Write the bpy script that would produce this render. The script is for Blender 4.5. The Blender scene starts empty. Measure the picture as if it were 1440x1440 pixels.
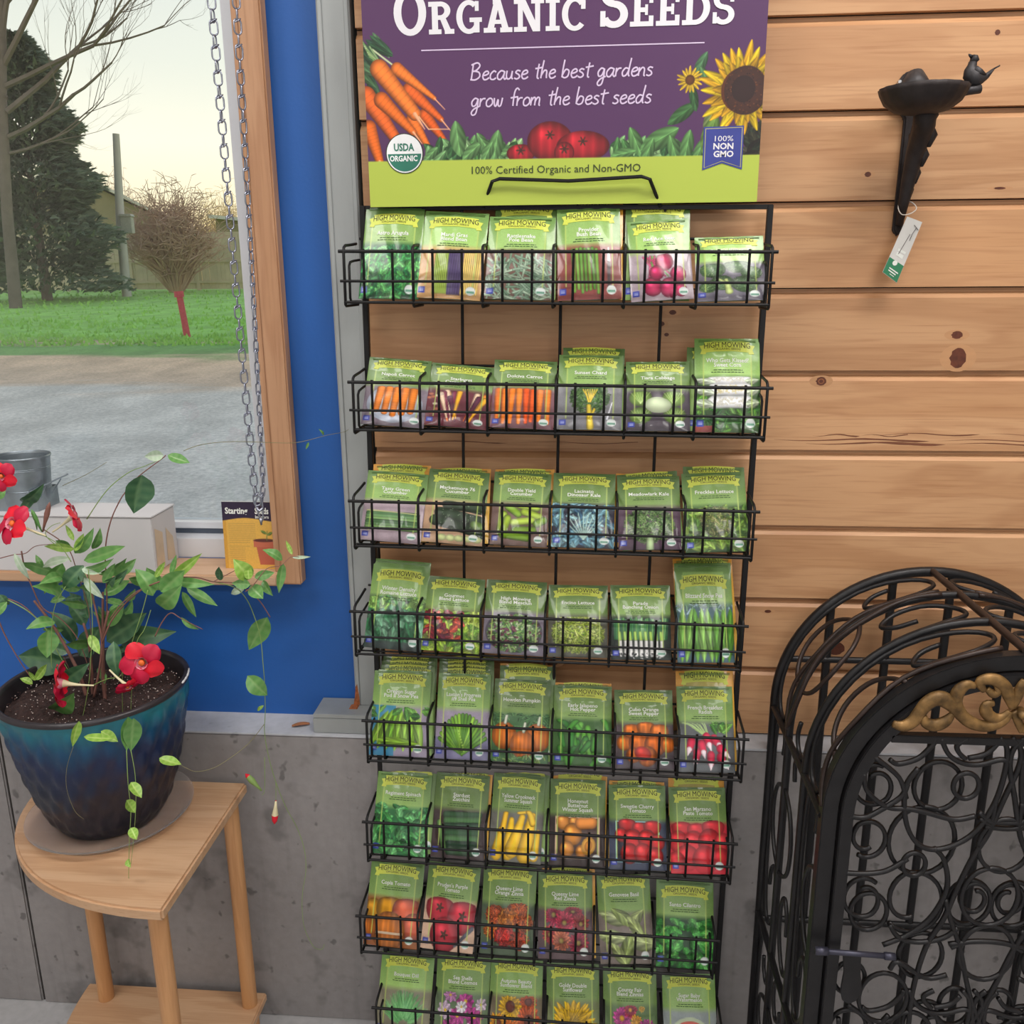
import bpy, bmesh, math, random
import numpy as np
from mathutils import Vector, Matrix, Euler

random.seed(7)
C = bpy.context.scene.collection
D = bpy.data
sc = bpy.context.scene
PI = math.pi
R = math.radians

# ---------------------------------------------------------------- camera
H = 1.51
cam_d = D.cameras.new('camera'); cam = D.objects.new('camera', cam_d); C.objects.link(cam)
cam_d.sensor_fit = 'HORIZONTAL'; cam_d.sensor_width = 36.0
cam_d.lens = 36.0 * 1250.0 / 1440.0
cam_d.clip_start = 0.02; cam_d.clip_end = 500
def cam_axes(t, yaw, roll):
    f = Vector((math.sin(yaw)*math.cos(t), math.cos(yaw)*math.cos(t), -math.sin(t)))
    r = Vector((math.cos(yaw), -math.sin(yaw), 0)); u = r.cross(f)
    return r*math.cos(roll)+u*math.sin(roll), -r*math.sin(roll)+u*math.cos(roll), f
cr_, cu_, cf_ = cam_axes(0.259077385, -0.0793050059, -0.00805852275)
m = Matrix.Identity(4)
for i in range(3):
    m[i][0] = cr_[i]; m[i][1] = cu_[i]; m[i][2] = -cf_[i]
m[0][3], m[1][3], m[2][3] = 0.0, -1.55937701, H
cam.matrix_world = m
sc.camera = cam
sc.view_settings.view_transform = 'Standard'
sc.view_settings.look = 'None'
sc.view_settings.exposure = 0.0
sc.view_settings.gamma = 1.0
sc.view_settings.use_curve_mapping = False
if hasattr(sc, 'cycles'):
    sc.cycles.max_bounces = 8; sc.cycles.transparent_max_bounces = 16

# ---------------------------------------------------------------- sky: pale evening, warm towards the horizon
def lin(c):
    return tuple(((x/255.0)/12.92 if x/255.0 <= 0.04045 else ((x/255.0+0.055)/1.055)**2.4) for x in c)
def rgba(c): return lin(c)+(1.0,)
w = D.worlds.new('evening_sky'); sc.world = w; w.use_nodes = True
nt = w.node_tree; nt.nodes.clear()
out = nt.nodes.new('ShaderNodeOutputWorld'); bg = nt.nodes.new('ShaderNodeBackground')
tc = nt.nodes.new('ShaderNodeTexCoord'); sep = nt.nodes.new('ShaderNodeSeparateXYZ')
ramp = nt.nodes.new('ShaderNodeValToRGB')
nt.links.new(tc.outputs['Generated'], sep.inputs[0]); nt.links.new(sep.outputs['Z'], ramp.inputs[0])
nt.links.new(ramp.outputs[0], bg.inputs[0]); nt.links.new(bg.outputs[0], out.inputs[0])
cr = ramp.color_ramp
stops = [(0.0, (255, 205, 140)), (0.045, (255, 226, 168)), (0.08, (253, 240, 204)), (0.13, (244, 240, 220)), (0.20, (226, 228, 216)), (0.32, (208, 214, 212)), (0.55, (188, 200, 210)), (1.0, (150, 172, 198))]
while len(cr.elements) < len(stops): cr.elements.new(0.5)
for e, (p, c) in zip(cr.elements, stops): e.position = p; e.color = rgba(c)
bg.inputs[1].default_value = 1.35

# ---------------------------------------------------------------- lights: ceiling panels of the shop
def area(name, loc, size, power, col=(1, 1, 1), rot=(0, 0, 0)):
    l = D.lights.new(name, 'AREA'); l.shape = 'RECTANGLE'; l.size, l.size_y = size; l.energy = power; l.color = col
    o = D.objects.new(name, l); C.objects.link(o); o.location = loc; o.rotation_euler = rot
    return o
LIGHTS = [((0.8, -0.85, 2.93), (1.1, 0.45), 31), ((-1.3, -0.95, 2.93), (1.1, 0.45), 23), ((1.2, -3.0, 2.93), (1.2, 0.6), 32), ((-1.2, -3.2, 2.93), (1.2, 0.6), 31)]
for loc, s, pw in LIGHTS: area('ceiling_lamp_light', loc, s, pw, (1.0, 0.965, 0.93))
# broad soft fill light added behind the camera; no window is built there
area('front_fill_light', (0.8, -4.9, 1.6), (3.4, 1.9), 20, (0.93, 0.97, 1.0), (R(90), 0, 0))

# ---------------------------------------------------------------- materials
MATS = {}
def new_mat(name):
    m = D.materials.new(name); m.use_nodes = True
    return m, m.node_tree, m.node_tree.nodes['Principled BSDF']
def mat(name, col, rough=0.6, metal=0.0, var=0.12, scale=20, bump=0.0, bscale=None, coat=0.0, stretch=(1, 1, 1), spec=0.5, trans=0.0):
    if name in MATS: return MATS[name]
    m, nt, b = new_mat(name)
    b.inputs['Roughness'].default_value = rough; b.inputs['Metallic'].default_value = metal
    b.inputs['Coat Weight'].default_value = coat; b.inputs['Specular IOR Level'].default_value = spec
    b.inputs['Transmission Weight'].default_value = trans
    c = lin(col)
    tc = nt.nodes.new('ShaderNodeTexCoord'); mp = nt.nodes.new('ShaderNodeMapping'); mp.inputs['Scale'].default_value = stretch
    nt.links.new(tc.outputs['Object'], mp.inputs[0])
    n = nt.nodes.new('ShaderNodeTexNoise'); n.inputs['Scale'].default_value = scale; n.inputs['Detail'].default_value = 6
    nt.links.new(mp.outputs[0], n.inputs['Vector'])
    r = nt.nodes.new('ShaderNodeValToRGB')
    r.color_ramp.elements[0].position = 0.3; r.color_ramp.elements[1].position = 0.7
    r.color_ramp.elements[0].color = tuple(x*(1-var) for x in c)+(1,); r.color_ramp.elements[1].color = tuple(min(1, x*(1+var)) for x in c)+(1,)
    nt.links.new(n.outputs[0], r.inputs[0]); nt.links.new(r.outputs[0], b.inputs['Base Color'])
    if bump:
        n2 = nt.nodes.new('ShaderNodeTexNoise'); n2.inputs['Scale'].default_value = bscale or scale*4; n2.inputs['Detail'].default_value = 5
        nt.links.new(mp.outputs[0], n2.inputs['Vector'])
        bp = nt.nodes.new('ShaderNodeBump'); bp.inputs['Strength'].default_value = bump; bp.inputs['Distance'].default_value = 0.002
        nt.links.new(n2.outputs[0], bp.inputs['Height']); nt.links.new(bp.outputs[0], b.inputs['Normal'])
    MATS[name] = m
    return m

def wood_mat(name, c1, c2, c3, along='X', scale=1.0, rough=0.55):
    m, nt, b = new_mat(name); L = nt.links.new
    b.inputs['Roughness'].default_value = rough
    tc = nt.nodes.new('ShaderNodeTexCoord'); oi = nt.nodes.new('ShaderNodeObjectInfo')
    add = nt.nodes.new('ShaderNodeVectorMath'); add.operation = 'ADD'
    mul = nt.nodes.new('ShaderNodeVectorMath'); mul.operation = 'SCALE'; mul.inputs[3].default_value = 37.0
    comb = nt.nodes.new('ShaderNodeCombineXYZ')
    for i in range(3): L(oi.outputs['Random'], comb.inputs[i])
    L(comb.outputs[0], mul.inputs[0]); L(tc.outputs['Object'], add.inputs[0]); L(mul.outputs[0], add.inputs[1])
    mp = nt.nodes.new('ShaderNodeMapping')
    st = {'X': (0.9, 9, 9), 'Y': (9, 0.9, 9), 'Z': (9, 9, 0.9)}[along]
    mp.inputs['Scale'].default_value = tuple(s*scale for s in st)
    L(add.outputs[0], mp.inputs[0])
    n1 = nt.nodes.new('ShaderNodeTexNoise'); n1.inputs['Scale'].default_value = 2.2; n1.inputs['Detail'].default_value = 3; n1.inputs['Distortion'].default_value = 0.6
    L(mp.outputs[0], n1.inputs['Vector'])
    wv = nt.nodes.new('ShaderNodeMath'); wv.operation = 'MULTIPLY'; wv.inputs[1].default_value = 26.0
    L(n1.outputs[0], wv.inputs[0])
    sn = nt.nodes.new('ShaderNodeMath'); sn.operation = 'SINE'; L(wv.outputs[0], sn.inputs[0])
    n2 = nt.nodes.new('ShaderNodeTexNoise'); n2.inputs['Scale'].default_value = 9.0; n2.inputs['Detail'].default_value = 8
    mp2 = nt.nodes.new('ShaderNodeMapping'); mp2.inputs['Scale'].default_value = tuple((s if s < 2*scale else s*3) for s in mp.inputs['Scale'].default_value)
    L(add.outputs[0], mp2.inputs[0]); L(mp2.outputs[0], n2.inputs['Vector'])
    r1 = nt.nodes.new('ShaderNodeValToRGB'); r1.color_ramp.elements[0].color = rgba(c1); r1.color_ramp.elements[1].color = rgba(c2)
    r1.color_ramp.elements[0].position = 0.3; r1.color_ramp.elements[1].position = 0.7
    L(n1.outputs[0], r1.inputs[0])
    mx = nt.nodes.new('ShaderNodeMix'); mx.data_type = 'RGBA'; mx.inputs[7].default_value = rgba(c3)
    mr = nt.nodes.new('ShaderNodeMapRange'); mr.inputs[1].default_value = -0.2; mr.inputs[2].default_value = 1.0; mr.inputs[3].default_value = 0.0; mr.inputs[4].default_value = 0.30
    L(sn.outputs[0], mr.inputs[0]); L(mr.outputs[0], mx.inputs[0]); L(r1.outputs[0], mx.inputs[6])
    mx2 = nt.nodes.new('ShaderNodeMix'); mx2.data_type = 'RGBA'; mx2.inputs[7].default_value = rgba(c3)
    mr2 = nt.nodes.new('ShaderNodeMapRange'); mr2.inputs[1].default_value = 0.52; mr2.inputs[2].default_value = 0.75; mr2.inputs[3].default_value = 0.0; mr2.inputs[4].default_value = 0.5
    L(n2.outputs[0], mr2.inputs[0]); L(mr2.outputs[0], mx2.inputs[0]); L(mx.outputs[2], mx2.inputs[6])
    hv = nt.nodes.new('ShaderNodeHueSaturation')
    mr3 = nt.nodes.new('ShaderNodeMapRange'); mr3.inputs[3].default_value = 0.9; mr3.inputs[4].default_value = 1.08
    L(oi.outputs['Random'], mr3.inputs[0]); L(mr3.outputs[0], hv.inputs['Value'])
    L(mx2.outputs[2], hv.inputs['Color']); L(hv.outputs[0], b.inputs['Base Color'])
    bp = nt.nodes.new('ShaderNodeBump'); bp.inputs['Strength'].default_value = 0.15; bp.inputs['Distance'].default_value = 0.001
    L(n2.outputs[0], bp.inputs['Height']); L(bp.outputs[0], b.inputs['Normal'])
    MATS[name] = m
    return m

def attr_mat(name, rough=0.35, coat=0.0, bump=0.0, spec=0.5):
    m, nt, b = new_mat(name)
    a = nt.nodes.new('ShaderNodeAttribute'); a.attribute_name = 'print'
    nt.links.new(a.outputs['Color'], b.inputs['Base Color'])
    b.inputs['Roughness'].default_value = rough; b.inputs['Coat Weight'].default_value = coat; b.inputs['Specular IOR Level'].default_value = spec
    if bump:
        tc = nt.nodes.new('ShaderNodeTexCoord'); n2 = nt.nodes.new('ShaderNodeTexNoise'); n2.inputs['Scale'].default_value = 22; n2.inputs['Detail'].default_value = 2
        nt.links.new(tc.outputs['Object'], n2.inputs['Vector'])
        bp = nt.nodes.new('ShaderNodeBump'); bp.inputs['Strength'].default_value = bump; bp.inputs['Distance'].default_value = 0.012
        nt.links.new(n2.outputs[0], bp.inputs['Height']); nt.links.new(bp.outputs[0], b.inputs['Normal'])
    MATS[name] = m
    return m

# ---------------------------------------------------------------- mesh helpers
class MB:
    def __init__(s): s.v = []; s.f = []; s.mi = []
    def add(s, vs, fs, mi=0):
        o = len(s.v); s.v += [tuple(v) for v in vs]; s.f += [tuple(i+o for i in f) for f in fs]; s.mi += [mi]*len(fs)
    def box(s, x0, x1, y0, y1, z0, z1, mi=0):
        s.add([(x0, y0, z0), (x1, y0, z0), (x1, y1, z0), (x0, y1, z0), (x0, y0, z1), (x1, y0, z1), (x1, y1, z1), (x0, y1, z1)],
              [(0, 3, 2, 1), (4, 5, 6, 7), (0, 1, 5, 4), (1, 2, 6, 5), (2, 3, 7, 6), (3, 0, 4, 7)], mi)
    def tube(s, pts, r, n=8, closed=False, mi=0, caps=True, flat=None):
        pts = [Vector(p) for p in pts]; N = len(pts)
        rr = r if isinstance(r, (list, tuple)) else [r]*N
        up = None; rings = []
        for i, p in enumerate(pts):
            if closed: t = pts[(i+1) % N]-pts[i-1]
            else: t = pts[min(i+1, N-1)]-pts[max(i-1, 0)]
            if t.length < 1e-9: t = Vector((0, 0, 1))
            t.normalize()
            if up is None:
                up = Vector((0, 1, 0)) if abs(t.y) < 0.9 else Vector((1, 0, 0))
            a = up - t*up.dot(t)
            if a.length < 1e-6: a = t.orthogonal()
            a.normalize(); up = a; b = t.cross(a)
            fa, fb = (flat if flat else (1, 1))
            rings.append([p + (a*math.cos(2*PI*k/n)*fa + b*math.sin(2*PI*k/n)*fb)*rr[i] for k in range(n)])
        vs = [v for ring in rings for v in ring]; fs = []
        M = N if closed else N-1
        for i in range(M):
            j = (i+1) % N
            for k in range(n):
                fs.append((i*n+k, i*n+(k+1) % n, j*n+(k+1) % n, j*n+k))
        if not closed and caps:
            fs.append(tuple(range(n-1, -1, -1))); fs.append(tuple((N-1)*n+k for k in range(n)))
        s.add(vs, fs, mi)
    def lathe(s, prof, cx=0, cy=0, n=32, mi=0, sx=1, sy=1, mod=None):
        vs = []
        for j, (r, z) in enumerate(prof):
            for k in range(n):
                a = 2*PI*k/n
                q = mod(a, j) if mod else 1.0
                vs.append((cx+r*q*math.cos(a)*sx, cy+r*q*math.sin(a)*sy, z))
        fs = []
        for j in range(len(prof)-1):
            for k in range(n):
                fs.append((j*n+k, j*n+(k+1) % n, (j+1)*n+(k+1) % n, (j+1)*n+k))
        s.add(vs, fs, mi)
    def prism(s, poly, y0, y1, mi=0):     # poly in x,z ; extruded along y
        n = len(poly)
        vs = [(x, y0, z) for x, z in poly]+[(x, y1, z) for x, z in poly]
        fs = [tuple(range(n)), tuple(range(2*n-1, n-1, -1))]+[(i, i+n, (i+1) % n+n, (i+1) % n) for i in range(n)]
        s.add(vs, fs, mi)
    def prismz(s, poly, z0, z1, mi=0):
        n = len(poly)
        vs = [(x, y, z0) for x, y in poly]+[(x, y, z1) for x, y in poly]
        fs = [tuple(range(n-1, -1, -1)), tuple(range(n, 2*n))]+[(i, (i+1) % n, (i+1) % n+n, i+n) for i in range(n)]
        s.add(vs, fs, mi)
    def mesh(s, name, mats, smooth=False, bevel=0):
        me = D.meshes.new(name); me.from_pydata(s.v, [], s.f)
        for m in (mats if isinstance(mats, (list, tuple)) else [mats]): me.materials.append(m)
        if any(s.mi): me.polygons.foreach_set('material_index', s.mi)
        bm = bmesh.new(); bm.from_mesh(me); bmesh.ops.recalc_face_normals(bm, faces=bm.faces)
        if bevel:
            bmesh.ops.bevel(bm, geom=[e for e in bm.edges if len(e.link_faces) == 2 and e.calc_face_angle(0) > 0.6], offset=bevel, segments=2, affect='EDGES', clamp_overlap=True)
        bm.to_mesh(me); bm.free()
        if smooth: smooth_mesh(me, smooth)
        me.update()
        return me
    def build(s, name, mats, parent=None, smooth=False, bevel=0):
        return link(name, s.mesh(name, mats, smooth, bevel), parent)
def smooth_mesh(me, ang=True):
    me.polygons.foreach_set('use_smooth', [True]*len(me.polygons))
    if ang is not True:
        me.set_sharp_from_angle(angle=ang)
def link(name, data, parent=None):
    o = D.objects.new(name, data); C.objects.link(o)
    if parent is not None: o.parent = parent
    return o
def tag(o, label=None, cat=None, group=None, kind=None):
    if label: o['label'] = label
    if cat: o['category'] = cat
    if group: o['group'] = group
    if kind: o['kind'] = kind
    return o
def thing(name, label, cat, loc=(0, 0, 0), group=None):
    o = D.objects.new(name, None); C.objects.link(o); o.location = loc; o.empty_display_size = 0.05
    return tag(o, label, cat, group)
def struct(o, label=None):
    o['kind'] = 'structure'
    if label: o['label'] = label
    return o
def cat_rom(pts, n=6, closed=False):
    pts = [Vector(p) for p in pts]; N = len(pts); out = []
    rng = range(N) if closed else range(N-1)
    for i in rng:
        if closed: p0, p1, p2, p3 = pts[i-1], pts[i], pts[(i+1) % N], pts[(i+2) % N]
        else: p0, p1, p2, p3 = pts[max(i-1, 0)], pts[i], pts[i+1], pts[min(i+2, N-1)]
        for k in range(n):
            t = k/n
            out.append(0.5*((2*p1)+(p2-p0)*t+(2*p0-5*p1+4*p2-p3)*t*t+(3*p1-p0-3*p2+p3)*t**3))
    if not closed: out.append(pts[-1])
    return out

# ---------------------------------------------------------------- lettering (drawn before anything else is linked)
_txt = {}
def text_geo(s, size=1.0, bold=0.0, align='CENTER', line=0.85, sx=1.0):
    key = (s, size, bold, align, line, sx)
    if key in _txt: return _txt[key]
    cu = D.curves.new('lettering', 'FONT'); cu.body = s; cu.size = size; cu.offset = bold*size; cu.align_x = align; cu.space_line = line
    cu.resolution_u = 2; cu.fill_mode = 'FRONT'
    o = D.objects.new('lettering', cu); C.objects.link(o)
    dg = bpy.context.evaluated_depsgraph_get(); dg.update()
    me = o.evaluated_get(dg).to_mesh()
    vs = [(v.co.x*sx, v.co.y) for v in me.vertices]; fs = [tuple(p.vertices) for p in me.polygons]
    o.evaluated_get(dg).to_mesh_clear()
    D.objects.remove(o); D.curves.remove(cu)
    _txt[key] = (vs, fs)
    return _txt[key]

# ---------------------------------------------------------------- measured positions (metres)
RACK_ORG=(-0.0542, -0.0716, 0.0)
RACK_ROT=(-0.01583, -0.0259, 0.01138)
RAIL_Z=[1.5454, 1.338, 1.1367, 0.9379, 0.7296, 0.5238, 0.3203, 0.1138]
BASKET_X=[-0.0095, -0.0021, -0.0086, -0.0139, 0.0011, -0.0053, -0.0251, 0.0]
POST_W=0.6631
BASKET_W=0.6818
PROT=0.0801
BH=0.0790
FRONT=[(0, 0, -0.2769, 0.1627, 0.0087, 0.0985), (0, 1, -0.1797, 0.1524, 0.0531, 0.1059), (0, 2, -0.0671, 0.1432, 0.024, 0.1079), (0, 3, 0.0488, 0.1584, -0.0424, 0.1017), (0, 4, 0.1633, 0.1375, -0.0702, 0.0947), (0, 5, 0.2696, 0.1089, -0.0346, 0.1072), (1, 0, -0.2762, 0.1187, 0.0625, 0.1104), (1, 1, -0.1691, 0.1094, 0.0805, 0.1083), (1, 2, -0.0587, 0.1184, 0.0277, 0.1056), (1, 3, 0.0528, 0.1291, 0.0033, 0.106), (1, 4, 0.1652, 0.1193, -0.0197, 0.104), (1, 5, 0.2768, 0.1607, -0.0071, 0.1056), (2, 0, -0.2853, 0.1237, 0.0593, 0.1084), (2, 1, -0.1772, 0.1293, 0.0572, 0.1063), (2, 2, -0.0626, 0.1279, 0.0287, 0.0986), (2, 3, 0.0469, 0.1293, 0.0024, 0.1063), (2, 4, 0.1606, 0.1269, -0.0408, 0.1054), (2, 5, 0.2726, 0.1361, -0.0611, 0.1058), (3, 0, -0.2861, 0.1604, 0.0536, 0.1051), (3, 1, -0.183, 0.1326, 0.0403, 0.1052), (3, 2, -0.0711, 0.1304, 0.022, 0.1081), (3, 3, 0.0434, 0.1265, -0.0198, 0.1043), (3, 4, 0.1536, 0.1303, -0.0312, 0.1041), (3, 5, 0.2652, 0.1731, -0.0449, 0.0974), (4, 0, -0.2814, 0.1548, 0.0028, 0.1078), (4, 1, -0.164, 0.1539, -0.0037, 0.0979), (4, 2, -0.0572, 0.1477, 0.0041, 0.1035), (4, 3, 0.0559, 0.1416, -0.0127, 0.1049), (4, 4, 0.1682, 0.1388, -0.0369, 0.1046), (4, 5, 0.2781, 0.15, -0.0392, 0.0993), (5, 0, -0.2851, 0.1494, 0.0258, 0.1051), (5, 1, -0.1729, 0.1535, 0.0272, 0.1021), (5, 2, -0.065, 0.158, 0.028, 0.0986), (5, 3, 0.0518, 0.1549, -0.0156, 0.1035), (5, 4, 0.1642, 0.1504, -0.0323, 0.1052), (5, 5, 0.2768, 0.1525, -0.0452, 0.1041), (6, 0, -0.3066, 0.1571, 0.0406, 0.1064), (6, 1, -0.1955, 0.1602, 0.0533, 0.1028), (6, 2, -0.0786, 0.1619, 0.0045, 0.1039), (6, 3, 0.0343, 0.1577, -0.0335, 0.1045), (6, 4, 0.1522, 0.1598, -0.0762, 0.1013), (6, 5, 0.2594, 0.1555, -0.0063, 0.1095), (7, 0, -0.2885, 0.1536, 0.0296, 0.1079), (7, 1, -0.17, 0.1563, -0.0022, 0.1095), (7, 2, -0.0618, 0.1581, -0.0103, 0.1048), (7, 3, 0.0537, 0.1583, -0.0354, 0.1042), (7, 4, 0.1665, 0.1581, -0.0386, 0.1047), (7, 5, 0.2821, 0.1551, -0.0429, 0.1028)]
BEHIND=[(0, 2, 'g', 1, -0.0578, 0.1643, -0.0027), (0, 3, 'o', 1, 0.0491, 0.1677, -0.015), (0, 4, 'g', 1, 0.1536, 0.1651, 0.0037), (1, 3, 'g', 1, 0.0564, 0.1411, 0.0082), (2, 0, 'o', 1, -0.274, 0.136, 0.0046), (2, 1, 'o', 1, -0.166, 0.1316, -0.0114), (2, 2, 'o', 1, -0.0534, 0.133, -0.0239), (2, 4, 'g', 1, 0.1668, 0.1324, -0.1026), (2, 4, 'o', 2, 0.1487, 0.1275, 0.0324), (2, 5, 'g', 1, 0.268, 0.145, -0.0113), (3, 5, 'o', 1, 0.2693, 0.1807, -0.0647), (4, 0, 'g', 1, -0.2708, 0.162, -0.0164), (4, 0, 'g', 2, -0.2705, 0.1684, -0.0167), (4, 0, 'g', 3, -0.269, 0.1748, -0.0163), (4, 1, 'g', 1, -0.1599, 0.1602, -0.0169), (4, 1, 'g', 2, -0.1607, 0.1651, -0.0166), (4, 1, 'g', 3, -0.1591, 0.1708, -0.029), (4, 1, 'g', 4, -0.1602, 0.1771, -0.0287), (4, 2, 'g', 1, -0.046, 0.1703, -0.0164), (4, 2, 'o', 2, -0.0497, 0.1716, 0.0033), (4, 3, 'o', 1, 0.0566, 0.1438, -0.018), (4, 5, 'o', 1, 0.2804, 0.1751, -0.0428), (5, 0, 'g', 1, -0.2663, 0.167, -0.0378), (5, 1, 'o', 1, -0.1683, 0.1605, 0.0235), (5, 2, 'g', 1, -0.0519, 0.1774, -0.0238), (5, 3, 'o', 1, 0.0526, 0.1724, -0.0002), (5, 4, 'o', 1, 0.1616, 0.1541, -0.0147), (5, 5, 'o', 1, 0.2738, 0.1746, -0.0267), (6, 3, 'o', 1, 0.0412, 0.1608, -0.0389), (1, 5, 'g', 1, 0.2608, 0.1438, 0.0158)]
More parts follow.
